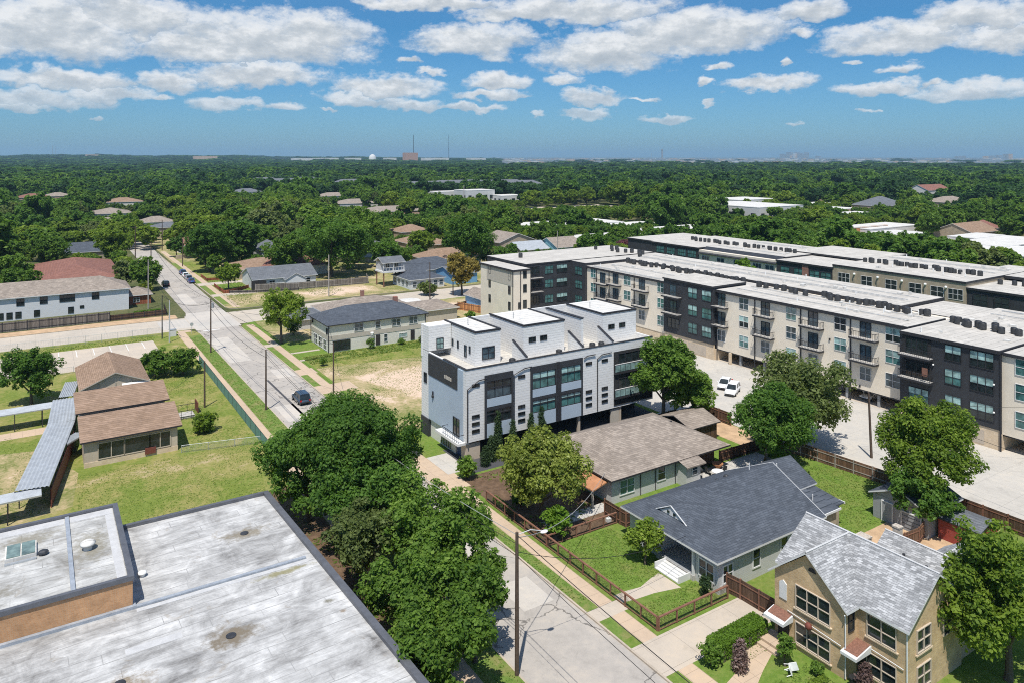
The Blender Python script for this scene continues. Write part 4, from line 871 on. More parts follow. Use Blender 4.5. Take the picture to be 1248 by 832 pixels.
def clutter(t, x0, x1, y0, y1, z, n):
    b = MB()
    for _ in range(n):
        x, y = rs2.uniform(x0, x1), rs2.uniform(y0, y1)
        if rs2.random() < .5: b.box(x, y, z, x + rs2.uniform(.3, 1.0), y + rs2.uniform(.3, 1.), z + rs2.uniform(.2, .5), 'white_membrane')
        else: b.lathe(x, y, [(.1, z), (.1, z + .7)], 'plastic_white', 7)
    for _ in range(3): x = rs2.uniform(x0, x1); b.box(x, y0, z + .1, x + .08, y1, z + .18, 'galvanised')
    b.build('roof_fittings', t)
clutter(t, 114, 122.6, 64, 98, 13.94, 16); clutter(t, 112, 126, 116, 139, 13.49, 14); clutter(t, 111, 138, 49, 60, 13.76, 14); clutter(t, 128, 139, 73, 142, 14.1, 20); clutter(t2, 164, 188, 79, 106, 14.15, 20); clutter(t2, 166, 188, 126, 149, 13.75, 16)
# ================================================================== NEAR HOUSES
# ---- two-storey buff brick house, lower right
t = thing('brick_house', 'two-storey buff brick house with steep pale shingle gables and tiled awnings', 'house', (57, 35, 0))
K = 'buff_brick'
b = MB(); gwall(b, 53.4, 29.6, 61.2, 40.4, .1, 5.6, 8.55, 'Y', K, .3); b.build('wall', t)
b = MB(); gwall(b, 51.9, 33.5, 57.2, 39.9, .1, 5.6, 8.45, 'X', K, .3); b.build('bay_wall', t)
b = MB(); gable(b, 53.4, 29.6, 61.2, 40.4, 5.6, 8.6, 'pale_shingle', 'Y', .35, 'trim_white', .16, 'ridge_cap'); b.build('roof', t)
b = MB() # bay roof: ridge runs in X and dies into the main slope
zr, ze, xm = 8.55, 5.55, 57.25
yc, y0, y1, x0 = 36.7, 33.1, 40.3, 51.5
s = (8.6 - 5.6) / 4.25
xe = 53.05 + (ze - 5.6) / s + .02
b.poly([(x0, y0, ze), (xe, y0, ze), (xm, yc, zr), (x0, yc, zr)], 'pale_shingle'); b.poly([(xe, y1, ze), (x0, y1, ze), (x0, yc, zr), (xm, yc, zr)], 'pale_shingle')
b.poly([(x0, y0, ze - .16), (x0, y0, ze), (x0, yc, zr), (x0, yc, zr - .16)], 'trim_white'); b.poly([(x0, y1, ze), (x0, y1, ze - .16), (x0, yc, zr - .16), (x0, yc, zr)], 'trim_white')
b.poly([(x0, y0, ze - .16), (xe, y0, ze - .16), (xe, y0, ze), (x0, y0, ze)], 'trim_white'); b.poly([(x0, y1, ze), (xe, y1, ze), (xe, y1, ze - .16), (x0, y1, ze - .16)], 'trim_white')
b.poly([(x0, y0, ze - .17), (x0, yc, zr - .17), (xe + 2, yc, zr - .17), (xe, y0, ze - .17)], 'trim_white'); b.poly([(x0, y1, ze - .17), (xe, y1, ze - .17), (xe + 2, yc, zr - .17), (x0, yc, zr - .17)], 'trim_white')
b.tube([(x0, yc, zr), (xm, yc, zr)], .1, 'ridge_cap', 5); b.build('bay_roof', t)
b = MB(); gwall(b, 61.22, 29.9, 67.8, 37.4, .1, 3.9, 6.4, 'Y', K, .3); gwall(b, 67.82, 31.5, 71.2, 35.8, .1, 3.0, 4.9, 'X', K, .3); b.box(61.22, 37.42, .1, 66, 41.4, 3.2, K); b.build('rear_wall', t)
b = MB(); gable(b, 61.3, 29.9, 67.8, 37.4, 3.9, 6.4, 'pale_shingle', 'Y', .35, 'trim_white', .16, 'ridge_cap'); gable(b, 66, 31.5, 71.2, 35.8, 3.6, 5.3, 'pale_shingle', 'X', .3, 'trim_white', .14, 'ridge_cap'); hip(b, 61.6, 37.0, 66, 41.4, 3.3, 5.2, 'pale_shingle', .3); b.build('rear_roof', t)
for x, y, z, sz in ((63.4, 38.9, 4.4, 1.3), (66.2, 37.4, 5.6, .8)): b = MB(); b.box(x, y, z - 1.4, x + .7 * sz, y + .8 * sz, z + .6 * sz, 'stone'); b.box(x - .05, y - .05, z + .6 * sz, x + .7 * sz + .05, y + .8 * sz + .05, z + .6 * sz + .14, 'stone'); b.build('chimney', t)
for x, y, z in ((62.9, 33.2, 5.2), (63.0, 35.2, 5.3)): b = MB(); b.tube([(x, y, z - .5), (x, y, z + .5)], .12, 'dark_metal'); b.build('vent_pipe', t)
window(t, 'W', 36.3, 3.6, 3.0, 1.75, 51.9, 3, 'stucco_tan', 'pane_dark', True, .06, proud=.12); window(t, 'W', 36.3, .75, 3.0, 1.6, 51.9, 3, 'stucco_tan', 'pane_dark', True, .06, proud=.12)
window(t, 'W', 31.5, 3.6, 2.2, 1.6, 53.4, 2, 'stucco_tan', 'pane_dark', True, .06, proud=.12); window(t, 'W', 31.5, .7, 2.2, 1.6, 53.4, 2, 'stucco_tan', 'pane_dark', True, .06, proud=.12)
window(t, 'S', 52.6, 3.7, .6, 1.4, 33.5, 1, 'trim_dark', 'pane_dark'); window(t, 'S', 55.6, 3.4, 1.8, 1.6, 29.6, 2, 'stucco_tan', 'pane_dark', True, .06, proud=.12); window(t, 'S', 55.6, .7, 1.8, 1.6, 29.6, 2, 'stucco_tan', 'pane_dark', True, .06, proud=.12)
window(t, 'S', 59, 3.4, 1.2, 1.5, 29.6, 1, 'stucco_tan', 'pane_dark', True, .06, proud=.12)
b = MB()
for (y0, y1, z) in ((34.6, 38.0, 3.4), (34.6, 38.0, .55)): b.box(51.74, y0, z, 51.9, y1, z + .1, 'podium_block')
for z in (3.4, .5): b.box(53.25, 30.2, z, 53.4, 32.8, z + .1, 'podium_block')
b.box(54.5, 29.44, 3.2, 56.7, 29.6, 3.3, 'podium_block'); build_each(b, 'sill', t)
b = MB(); b.box(51.82, 38.7, 3.6, 51.9, 39.4, 4.9, 'trim_white'); b.add([(51.82, 38.7, 4.9), (51.82, 39.05, 5.15), (51.82, 39.4, 4.9), (51.9, 38.7, 4.9), (51.9, 39.05, 5.15), (51.9, 39.4, 4.9)], [(0, 2, 1), (0, 1, 4, 3), (1, 2, 5, 4)], 'trim_white'); b.build('blind_niche', t)
b = MB(); b.lathe(0, 0, [(.01, 0), (.01, .01)], 'trim_dark', 3); b = MB(); b.poly([(51.86, 36.35 + .35 * math.cos(a), 7.0 + .35 * math.sin(a)) for a in [math.pi * q / 8 for q in range(9)]][::-1], 'trim_dark'); b.build('gable_vent', t)
def awning(y0, y1, xp, z, d=1.0):
    b = MB(); b.add([(xp - d, y0, z), (xp - d, y1, z), (xp, y1, z + .35), (xp, y0, z + .35)], [(3, 2, 1, 0)], 'awning_tile')
    b.add([(xp - d - .1, y0 - .1, z - .22), (xp - d - .1, y1 + .1, z - .22), (xp, y1 + .1, z - .22), (xp, y0 - .1, z - .22), (xp - d - .1, y0 - .1, z - .01), (xp - d - .1, y1 + .1, z - .01), (xp, y1 + .1, z + .3), (xp, y0 - .1, z + .3)], [(0, 1, 2, 3), (0, 4, 5, 1), (1, 5, 6, 2), (3, 7, 4, 0), (4, 7, 6, 5)], 'trim_white'); b.build('door_awning', t)
awning(38.2, 39.9, 51.88, 2.35, 1.2); awning(32.9, 34.4, 52.6, 2.4, 1.3) if False else awning(32.4, 33.5, 53.38, 2.55, 1.9)
b = MB(); b.box(51.8, 38.5, .3, 51.9, 39.5, 2.3, 'door_dark'); b.build('front_door', t)
b = MB(); b.box(53.3, 32.5, .3, 53.4, 33.4, 2.4, 'door_dark'); b.build('side_door', t)
b = MB(); b.box(50.2, 38.1, .1, 51.88, 40.2, .5, 'sidewalk'); b.box(49.7, 38.1, .1, 50.19, 40.2, .3, 'sidewalk'); b.build('step', t)
b = MB(); b.tube([(51.5, 33.3, 5.3), (51.82, 33.45, 5.1), (51.82, 33.45, .3)], .05, 'trim_white'); b.tube([(53.32, 29.55, 5.3), (53.32, 29.55, .2)], .05, 'trim_white'); b.tube([(51.8, 38.6, 2.9), (51.8, 33.8, 2.6)], .035, 'trim_white'); b.tube([(53.3, 33.2, 2.75), (53.3, 29.8, 2.55)], .035, 'trim_white'); build_each(b, 'downspout', t)
tag(MB().ball((51.6, 36.5, 2.75), (.25, .3, .3), 'sign_brown', 9, 6).build('hanging_wreath', None, True), 'reddish hanging wreath on the brick house front between window rows', 'wreath')
b = MB(); b.lathe(51.6, 32.6, [(.28, .1), (.36, .9), (.4, 1.0), (.36, 1.05)], 'rubber', 12); tag(b.build('rubbish_bin'), 'black round bin beside the stone pillar at the brick house', 'bin')

# ---- grey bungalow with the slate hip roof
t = thing('slate_roof_bungalow', 'grey bungalow with dark slate hip roof, small dormer and recessed porch', 'house', (60, 52, 0))
K = 'grey_lap'
b = MB(); b.box(55.0, 46.3, .1, 65, 58.2, 3.3, K); b.box(52.3, 54.0, .1, 54.98, 58.2, 3.3, K); b.box(52.3, 46.3, .1, 54.98, 49.1, 3.3, K); b.build('wall', t)
b = MB(); X0, X1, Y0, Y1, ZE, ZR, XA, YM = 51.5, 67.6, 45.7, 58.8, 3.5, 6.75, 58.0, 52.25 # hipped to the street, gabled at the back
b.poly([(X0, Y0, ZE), (X1, Y0, ZE), (X1, YM, ZR), (XA, YM, ZR)], 'slate_shingle'); b.poly([(X1, Y1, ZE), (X0, Y1, ZE), (XA, YM, ZR), (X1, YM, ZR)], 'slate_shingle'); b.poly([(X0, Y1, ZE), (X0, Y0, ZE), (XA, YM, ZR)], 'slate_shingle')
for a, c in (((X0, Y0), (X1, Y0)), ((X1, Y1), (X0, Y1)), ((X0, Y1), (X0, Y0))): b.poly([(*a, ZE - .2), (*c, ZE - .2), (*c, ZE), (*a, ZE)], 'trim_white')
for y in (Y0, Y1): b.tube([(X1, y, ZE - .08), (X1, YM, ZR - .08)], .1, 'trim_white', 4)
b.poly([(X0, Y0, ZE - .2), (X0, Y1, ZE - .2), (X1, Y1, ZE - .2), (X1, Y0, ZE - .2)], 'trim_white'); b.build('roof', t)
b = MB(); gwall(b, 65.02, 46.3, 67.3, 58.2, .1, 3.3, 6.55, 'X', K, .5); b.build('rear_wall', t)
b = MB(); gwall(b, 67.4, 51.2, 73.0, 57.4, .1, 3.6, 5.5, 'X', K, .3); b.build('wing_wall', t)
b = MB(); gable(b, 67.9, 51.2, 73.0, 57.4, 3.65, 5.55, 'slate_shingle', 'X', .4); b.build('wing_roof', t)
b = MB(); b.box(65.1, 47.0, .1, 71.2, 50.9, 2.9, 'tan_brick'); b.box(71.21, 47.6, .1, 72.6, 50.9, 2.85, 'tan_brick'); b.build('annex_wall', t)
b = MB(); b.add([(64.9, 46.7, 3.0), (71.4, 46.7, 3.0), (71.4, 51.2, 3.5), (64.9, 51.2, 3.5), (64.9, 46.7, 2.82), (71.4, 46.7, 2.82), (71.4, 51.2, 3.32), (64.9, 51.2, 3.32)], [(0, 1, 2, 3), (7, 6, 5, 4), (0, 4, 5, 1), (1, 5, 6, 2)], 'slate_shingle'); b.add([(71.45, 47.3, 2.96), (73, 47.3, 2.96), (73, 51.2, 3.46), (71.45, 51.2, 3.46), (71.45, 47.3, 2.8), (73, 47.3, 2.8), (73, 51.2, 3.3)], [(0, 1, 2, 3), (0, 4, 5, 1), (1, 5, 6, 2)], 'slate_shingle')
b.box(64.8, 46.6, 2.8, 71.5, 46.7, 3.02, 'trim_white'); b.box(73.0, 47.2, 2.78, 73.1, 51.2, 3.0, 'trim_white'); b.build('annex_roof', t)
b = MB() # low wide dormer: white triangular face, its own little gable dying into the hip
b.add([(53.1, 51.35, 4.36), (53.1, 54.65, 4.36), (53.1, 53.0, 5.3)], [(0, 2, 1)], 'trim_white')
b.add([(53.03, 50.9, 4.3), (53.03, 53.0, 5.42), (55.4, 53.0, 5.47), (53.03, 55.1, 4.3)], [(0, 2, 1), (1, 2, 3)], 'slate_shingle')
for y in (50.9, 55.1): b.tube([(53.02, y, 4.28), (53.02, 53.0, 5.4)], .06, 'trim_white', 4)
d = b.build('dormer', t)
b = MB(); [b.box(53.04, y, 4.55, 53.1, y + .3, 4.78, 'pane_dark') for y in (52.45, 53.27)]; build_each(b, 'dormer_window', d)
b = MB(); b.box(52.0, 49.1, .1, 54.98, 54.0, .62, 'patio_stone'); b.sheet(52.05, 49.15, 54.9, 53.95, .63, 'garage_grey'); b.build('porch_floor', t)
b = MB(); [b.box(x, y, .62, x + .22, y + .22, 3.3, 'trim_white') for x, y in ((52.05, 49.12), (52.05, 53.76))]; build_each(b, 'porch_post', t)
b = MB(); [b.box(50.5 + .35 * q, 49.6, .1, 50.85 + .35 * q, 52.6, .22 + .12 * q, 'trim_white') for q in range(4)]; b.box(50.5, 49.5, .1, 52.0, 49.6, .75, 'trim_white'); b.box(50.5, 52.6, .1, 52.0, 52.7, .75, 'trim_white'); b.build('porch_step', t)
b = MB(); b.box(54.9, 49.4, .64, 55.0, 50.4, 2.7, 'door_red'); b.build('front_door', t)
window(t, 'W', 52.4, 1.3, 1.6, 1.3, 55.0, 2, 'trim_white', 'pane_dark'); window(t, 'W', 47.7, 1.0, 1.7, 1.5, 52.3, 2, 'trim_white', 'pane_dark', True, .12); window(t, 'S', 53.5, 1.0, 1.2, 1.5, 46.3, 2, 'trim_white', 'pane_dark', True, .12); window(t, 'W', 56, 1.0, 1.4, 1.4, 52.3, 2, 'trim_white', 'pane_dark')
for x in (57.5, 61.6): window(t, 'S', x, 1.2, .95, 1.6, 46.3, 1, 'trim_white', 'pane_dark', True, .12)
window(t, 'S', 71.6, 2.2, 1.0, 1.1, 51.2, 1, 'trim_white', 'pane_pale')
b = MB(); b.box(52.22, 46.9, .1, 52.3, 48.6, .85, 'patio_stone'); b.box(52.5, 46.22, .1, 54.9, 46.3, .85, 'patio_stone'); build_each(b, 'stone_skirt', t)
for x, y, z in ((60.4, 53.6, 5.9), (61.6, 53.5, 6.1)): b = MB(); b.ball((x, y, z), (.3, .3, .28), 'dark_metal'); b.build('turbine_vent', t)
for x, y, z, h in ((64.2, 52.6, 6.4, .9), (70, 49, 3.2, .7), (69, 52.8, 5.3, .8)): b = MB(); b.tube([(x, y, z), (x, y, z + h)], .06, 'trim_white'); b.build('vent_pipe', t)

# ---- grey bungalow with the tan roof
t = thing('tan_roof_bungalow', 'grey bungalow with wide tan shingle roof and a rust orange porch awning', 'house', (64, 70, 0))
b = MB(); b.box(55.6, 65.0, .1, 67, 77.6, 3.1, 'grey_lap'); b.build('wall', t)
b = MB(); b.box(67.02, 66.6, .1, 74.4, 77.4, 3.1, 'dark_fence_wood'); b.build('rear_wall', t)
b = MB(); hip(b, 55.4, 64.7, 74.4, 78.0, 3.2, 6.1, 'tan_shingle', .45, 'trim_dark', ridge=6.6)
b.build('roof', t)
b = MB(); b.box(66.0, 63.4, .1, 68.4, 64.99, 2.7, 'grey_lap'); b.build('annex_wall', t)
b = MB(); b.add([(65.6, 62.9, 2.75), (68.9, 62.9, 2.75), (68.9, 65.4, 3.45), (65.6, 65.4, 3.45), (65.6, 62.9, 2.6), (68.9, 62.9, 2.6), (68.9, 65.4, 3.3)], [(0, 1, 2, 3), (0, 4, 5, 1), (1, 5, 6, 2)], 'tan_shingle'); b.build('annex_roof', t)
b = MB(); b.add([(53.0, 65.2, 2.25), (53.0, 69.8, 2.25), (55.6, 69.8, 2.95), (55.6, 65.2, 2.95), (53.0, 65.2, 2.12), (53.0, 69.8, 2.12), (55.6, 65.2, 2.8)], [(0, 3, 2, 1), (0, 1, 5, 4), (0, 4, 6, 3)], 'copper_awning'); b.build('porch_awning', t)
b = MB(); [b.box(53.1, y, .1, 53.3, y + .2, 2.15, 'stone') for y in (65.4, 69.4)]; build_each(b, 'porch_post', t)
window(t, 'S', 57.9, .9, 2.1, 1.6, 65.0, 2, 'trim_white', 'pane_teal', True, .1); window(t, 'S', 63.4, 1.2, 1.1, 1.6, 65.0, 1, 'trim_white', 'pane_dark', True, .16); window(t, 'S', 67.4, 1.5, .8, 1.0, 63.4, 1, 'trim_white', 'pane_blue')
b = MB(); [b.tube([(x, 64.92, 3.0), (x, 64.92, .2)], .05, 'trim_dark') for x in (60, 62.4, 65.7)]; build_each(b, 'downspout', t)
b = MB(); [b.lathe(x, y, [(.12, z - .2), (.16, z + .25)], 'dark_metal', 8) for x, y, z in ((68.5, 69.5, 4.9), (70, 70, 5.2), (66.9, 68.4, 4.3))]; build_each(b, 'vent_pipe', t)
tag(MB().ball((72.2, 79.7, 1.0), (.75, .75, .7), 'tarp_blue', 12, 8).build('tarp_ball', None, True), 'round blue wrapped bundle behind the tan roof by the townhouse lane', 'bundle')
b = MB(); b.box(76, 72.2, .1, 81.2, 78, 2.5, 'dark_fence_wood'); s = thing('backyard_shed', 'low brown shed with tan roof behind the tan-roofed bungalow', 'shed', (78.5, 75, 0)); b.build('wall', s); b = MB(); gable(b, 76, 72.2, 81.2, 78, 2.6, 3.6, 'tan_shingle', 'X', .4, 'trim_dark'); b.build('roof', s)

# ---- grey garage and red shed in the back yards
t = thing('grey_garage', 'small grey garage with slate gable, side door and white-trimmed roller door', 'garage', (81, 45, 0))
b = MB(); gwall(b, 78.3, 41.2, 84.6, 47.2, .1, 2.8, 4.2, 'X', 'grey_dark_lap', .3); b.build('wall', t); b = MB(); gable(b, 78.3, 41.2, 84.6, 47.2, 2.85, 4.3, 'slate_shingle', 'X', .35); b.build('roof', t)
b = MB(); b.box(78.2, 45.0, .1, 78.3, 46.1, 2.25, 'garage_grey'); b.box(78.16, 44.9, .1, 78.3, 45.0, 2.35, 'trim_white'); b.box(78.16, 46.1, .1, 78.3, 46.2, 2.35, 'trim_white'); b.box(78.16, 45.0, 2.25, 78.3, 46.1, 2.35, 'trim_white'); b.build('side_door', t)
b = MB(); b.box(78.2, 41.9, .1, 78.3, 43.9, 2.0, 'garage_grey'); [b.box(78.17, 41.9, .45 + q * .4, 78.2, 43.9, .47 + q * .4, 'trim_dark') for q in range(4)]; b.box(78.15, 41.8, .1, 78.3, 41.9, 2.1, 'trim_white'); b.box(78.15, 43.9, .1, 78.3, 44.0, 2.1, 'trim_white'); b.box(78.15, 41.9, 2.0, 78.3, 43.9, 2.1, 'trim_white'); b.build('garage_door', t)
t = thing('red_shed', 'weathered red shed with grey roof under the tree by the alley', 'shed', (81.5, 38, 0))
b = MB(); b.box(79.6, 36.8, .1, 83.3, 40.8, 2.3, 'red_boards'); b.box(79.5, 36.7, .1, 79.65, 36.85, 2.35, 'trim_white'); b.build('wall', t); b = MB(); gable(b, 79.6, 36.8, 83.3, 40.8, 2.35, 3.0, 'grey_shingle', 'Y', .25, 'trim_dark'); b.build('roof', t)
b = MB(); b.box(80.3, 36.72, .1, 81.8, 36.8, 1.6, 'redwood'); b.box(79.52, 37.6, .1, 79.6, 38.5, 1.5, 'red_boards'); b.build('door', t)

# ---- two-storey grey-white house across the vacant lot
t = thing('cream_house', 'two-storey cream house with dark slate hip roof beside the vacant lot', 'house', (60, 152, 0))
b = MB(); b.box(50.2, 146.4, .1, 72, 157.6, 5.6, 'cream_lap'); b.build('wall', t); b = MB(); b.box(50.14, 146.34, 2.55, 72.05, 157.62, 3.45, 'beige_panel'); b.build('floor_band', t)
b = MB(); hip(b, 50.2, 146.4, 72, 157.6, 5.7, 8.2, 'slate_shingle', .55, 'trim_dark'); r = b.build('roof', t)
b = MB(); b.box(67.2, 152.4, 7.6, 68.1, 153.3, 8.7, 'red_brick'); b.build('chimney', r); b = MB(); [b.ball((x, 150.6 + x * .01, 7.3 + .05), .22, 'dark_metal', 8, 5) for x in (58, 62)]; build_each(b, 'vent_pipe', r)
for x, n in ((56.6, 2), (60.8, 1), (65.0, 2), (69.0, 2)): window(t, 'S', x, 3.8, 1.9 if n == 2 else 1.0, 1.4, 146.34, n, 'trim_white', 'pane_blue')
window(t, 'S', 66.6, 1.2, 1.8, .8, 146.4, 4, 'trim_white', 'pane_pale', False); window(t, 'S', 62.6, .8, .7, 1.5, 146.4, 1, 'trim_white', 'pane_blue'); window(t, 'S', 52.9, .4, 3.6, 1.9, 146.4, 4, 'trim_dark', 'pane_dark')
for y in (148.6, 151.6, 154.6): window(t, 'W', y, .4, 1.9, 1.9, 50.2, 2, 'trim_white', 'pane_dark')
window(t, 'W', 147.4, 3.7, .6, 1.1, 50.14, 1, 'trim_dark', 'pane_dark'); window(t, 'W', 156.6, 4.4, .6, .8, 50.14, 1, 'trim_dark', 'pane_dark')
b = MB(); b.box(60.4, 146.28, .3, 61.3, 146.4, 2.4, 'door_dark'); b.box(68.4, 146.28, .3, 69.3, 146.4, 2.4, 'door_dark'); build_each(b, 'door', t)
b = MB(); b.box(59.2, 145.9, .9, 59.7, 146.33, 2.6, 'galvanised'); b.lathe(59.45, 146.1, [(.3, 2.6), (.4, 3.1), (.1, 3.2)], 'plastic_white', 8); b.build('meter_box', t)
b = MB(); [b.tube([(x, y, 5.5), (x, y, .2)], .08, 'trim_dark') for x, y in ((50.1, 146.3), (50.1, 157.7), (71.95, 146.28))]; build_each(b, 'downspout', t)
# ================================================================== HOUSES FARTHER OFF
def house(label, x0, y0, x1, y1, h, zr, roof, wall, kind='hip', wins=(), frame='trim_white', pane='pane_dark', oh=.5, name='house', cat='house', group=None, chim=None, axis='X', fascia='trim_white'):
    t = thing(name, label, cat, ((x0 + x1) / 2, (y0 + y1) / 2, 0), group)
    w, r = MB(), MB()
    if kind == 'hip': w.box(x0, y0, 0, x1, y1, h, wall); hip(r, x0, y0, x1, y1, h + .1, zr, roof, oh, fascia)
    elif kind == 'flat': w.box(x0, y0, 0, x1, y1, h, wall); r.box(x0 - .1, y0 - .1, h, x1 + .1, y1 + .1, h + .3, fascia); r.box(x0 + .2, y0 + .2, h + .3, x1 - .2, y1 - .2, h + .33, roof)
    else: gwall(w, x0, y0, x1, y1, 0, h, zr, axis, wall, oh); gable(r, x0, y0, x1, y1, h + .05, zr, roof, axis, oh, fascia)
    w.build('wall', t); ro = r.build('roof', t)
    if chim: b = MB(); b.box(chim[0], chim[1], chim[2], chim[0] + .8, chim[1] + .8, chim[2] + 1.6, 'red_brick'); b.build('chimney', ro)
    for (f, a, z, ww, hh, n) in wins:
        window(t, f, a, z, ww, hh, {'S': y0, 'W': x0, 'N': y1, 'E': x1}[f], n, frame, pane, hh > 1)
    return t
house('long two-storey white house with brownish hip roof behind the dark board fence', -26, 216.4, 20.6, 228.6, 5.6, 8.6, 'tan_shingle', 'white_lap', wins=[('S', x, 3.6, 1.5, 1.6, 2) for x in (-3, 1.8, 13)] + [('S', 6.8, 3.6, 3.2, 1.7, 4)] + [('S', x, .6, 1.1, 1.5, 1) for x in (-7, -5.2, -3.4, .4, 7.6)] + [('S', 10, 1.6, .8, .6, 1)], frame='trim_dark')
house('low tan-roofed wing at the right end of the white house', 20.9, 222, 26.5, 230, 2.6, 4.2, 'tan_shingle', 'redwood', wins=[('S', 23, .8, 1.4, 1.1, 2)])
house('long reddish-brown roofed house behind the white two-storey house', 0, 252, 22, 296, 3.6, 6.6, 'red_shingle', 'tan_brick', 'hip')
house('reddish-brown roofed house cut by the left frame edge', -38, 238, -9, 262, 3, 6, 'red_shingle', 'tan_brick', 'hip')
t = house('grey cottage with slate roof, white gables and a dark screened porch', 55, 228, 74, 242, 3.0, 5.8, 'grey_shingle', 'white_lap', 'gable', wins=[('S', 60.5, 1.0, 1.6, 1.3, 2), ('S', 71.6, 1, 1.2, 1.2, 1)])
b = MB(); b.box(54.4, 227.2, .1, 58.6, 227.99, 2.7, 'void_shade'); b.build('screened_porch', t)
b = MB(); gwall(b, 64, 225.4, 70, 227.98, 0, 2.6, 4.4, 'Y', 'white_lap', .3); b.build('front_gable_wall', t); b = MB(); gable(b, 64, 225.4, 70, 229, 2.7, 4.5, 'grey_shingle', 'Y', .3); b.build('front_gable_roof', t)
b = MB(); b.add([(55.3, 233, 4.1), (55.3, 236, 4.1), (55.3, 234.5, 5.6), (58, 234.5, 5.6)], [(0, 2, 1), (0, 3, 2), (1, 2, 3)], 'white_lap'); b.build('dormer', t)
house('low brown-roofed house behind the grey cottage', 55, 250, 76, 266, 3, 5.6, 'brown_shingle', 'tan_brick')
house('house with weathered pink-brown roof next to the slate cottage', 63, 246, 84, 258, 3.2, 6, 'red_shingle', 'cream_lap')
house('house with grey-tan shingle roof and brick chimney behind the cream house', 58, 166, 79, 181, 2.8, 5.4, 'tan_shingle', 'grey_lap', chim=(69.5, 178, 4.4))
house('low outbuilding with grey roof between cream house and tree', 49, 169, 57.8, 180, 2.4, 3.8, 'grey_shingle', 'grey_lap')
t = thing('stilt_cabin', 'small grey cabin with slate roof raised on tall thin posts', 'cabin', (93, 214, 0))
b = MB(); [b.box(x, y, 0, x + .3, y + .3, 4.4, 'rail_wood') for x in (89.3, 95.6) for y in (210.5, 216)]; build_each(b, 'post', t); b = MB(); b.box(89, 210.2, 4.4, 96.2, 216.6, 4.9, 'trim_white'); b.box(89.3, 212.5, 4.9, 96, 216.4, 7.4, 'grey_lap'); b.build('wall', t)
b = MB(); [b.box(89.1 + q * 1.0, 210.3, 4.9, 89.17 + q * 1.0, 210.37, 5.9, 'trim_white') for q in range(8)]; b.box(89.1, 210.28, 5.9, 96.1, 210.4, 6, 'trim_white'); [b.box(x, 210.3, 4.9, x + .2, 210.5, 7.4, 'trim_white') for x in (89.1, 92.5, 95.9)]; b.build('porch_rail', t)
b = MB(); gable(b, 89.2, 210.5, 96, 216.4, 7.5, 9.0, 'grey_shingle', 'X', .5); b.build('roof', t); window(t, 'S', 91.4, 5.6, 1.2, 1.2, 212.5, 2); window(t, 'S', 94.4, 5.6, 1.2, 1.2, 212.5, 2)
house('pale cottage with slate hip roof and a row of windows below the stilt cabin', 94.2, 201.8, 105.6, 214.6, 3, 5.4, 'slate_shingle', 'white_lap', wins=[('S', x, .9, 1.2, 1.4, 1) for x in (95.6, 98, 100.4, 102.6, 104.5)] + [('W', y, .9, 1.6, 1.4, 2) for y in (204, 207, 210, 213)], frame='trim_white', pane='pane_blue')
house('dark-roofed bungalow behind the pale cottage', 101, 216, 121, 230, 3.2, 6.4, 'slate_shingle', 'white_lap')
house('pale blue house with small porch right of the yellow tree', 109, 203, 118, 214, 3.4, 5.2, 'grey_shingle', 'blue_lap', 'gable', wins=[('S', 111, .9, 1.2, 1.4, 1), ('S', 114.6, .9, 1.2, 1.4, 1)])
house('tan flat-faced garage with white roof behind the cream house', 79.5, 160.2, 87.4, 171.5, 2.9, 3.9, 'tan_shingle', 'beige_panel', 'hip', name='garage', cat='garage')
house('small blue shed with tan roof behind the orange fence', 98, 166.2, 104, 175, 2.7, 4.4, 'tan_shingle', 'blue_lap', 'gable', name='shed', cat='shed', axis='Y')
house('white low canopy roof beside the tan garage', 77.4, 170, 83, 178, 2.6, 3.2, 'white_membrane', 'white_lap', 'gable', name='carport', cat='carport')
house('brown hip-roofed house among trees above the dark-roofed row', 131, 273, 147, 297, 3.6, 6.6, 'brown_shingle', 'tan_brick')
house('pinkish shingle roof house left of the dark trees in the middle', 118, 238, 140, 252, 3, 6, 'brown_shingle', 'cream_lap')
house('teal-sided house with tan gable roof past the apartment wing', 172, 233.5, 184.6, 247, 4.2, 7.6, 'tan_shingle', 'teal_lap', 'gable', wins=[('W', y, .8, 1.7, 2.4, 2) for y in (236, 240, 244)] + [('S', x, .8, 1.4, 2.2, 2) for x in (174, 178, 182)], pane='pane_teal')
house('grey canopy-roofed pavilion beside the teal-sided house', 158, 238, 171, 250, 3.6, 6.4, 'metal_roof', 'cream_lap', 'gable', name='pavilion', cat='pavilion')
house('brown gabled house behind the grey canopy pavilion', 158, 254, 176, 270, 5, 8.4, 'tan_shingle', 'tan_brick', 'gable', axis='Y')
house('slate-blue roofed house left of the street among trees', 10, 330, 27, 345, 3, 6.2, 'slate_shingle', 'tan_brick', 'gable')
house('red-roofed house at the right side of the far street', 50, 330, 66, 352, 3.2, 6, 'red_shingle', 'white_lap')
house('pale gabled house peeking over the round green tree', 70, 278, 78, 290, 5.4, 8.6, 'grey_shingle', 'grey_lap', wins=[('S', 72.5, 3.6, 1.2, 1.2, 1), ('S', 75.6, 3.6, 1.2, 1.2, 1)])
# low retaining wall in front of it
tag(MB().box(46, 312, 0, 60, 312.5, 1.6, 'tan_brick').build('retaining_wall'), 'low tan retaining wall at the lot beyond the parked cars', 'wall')
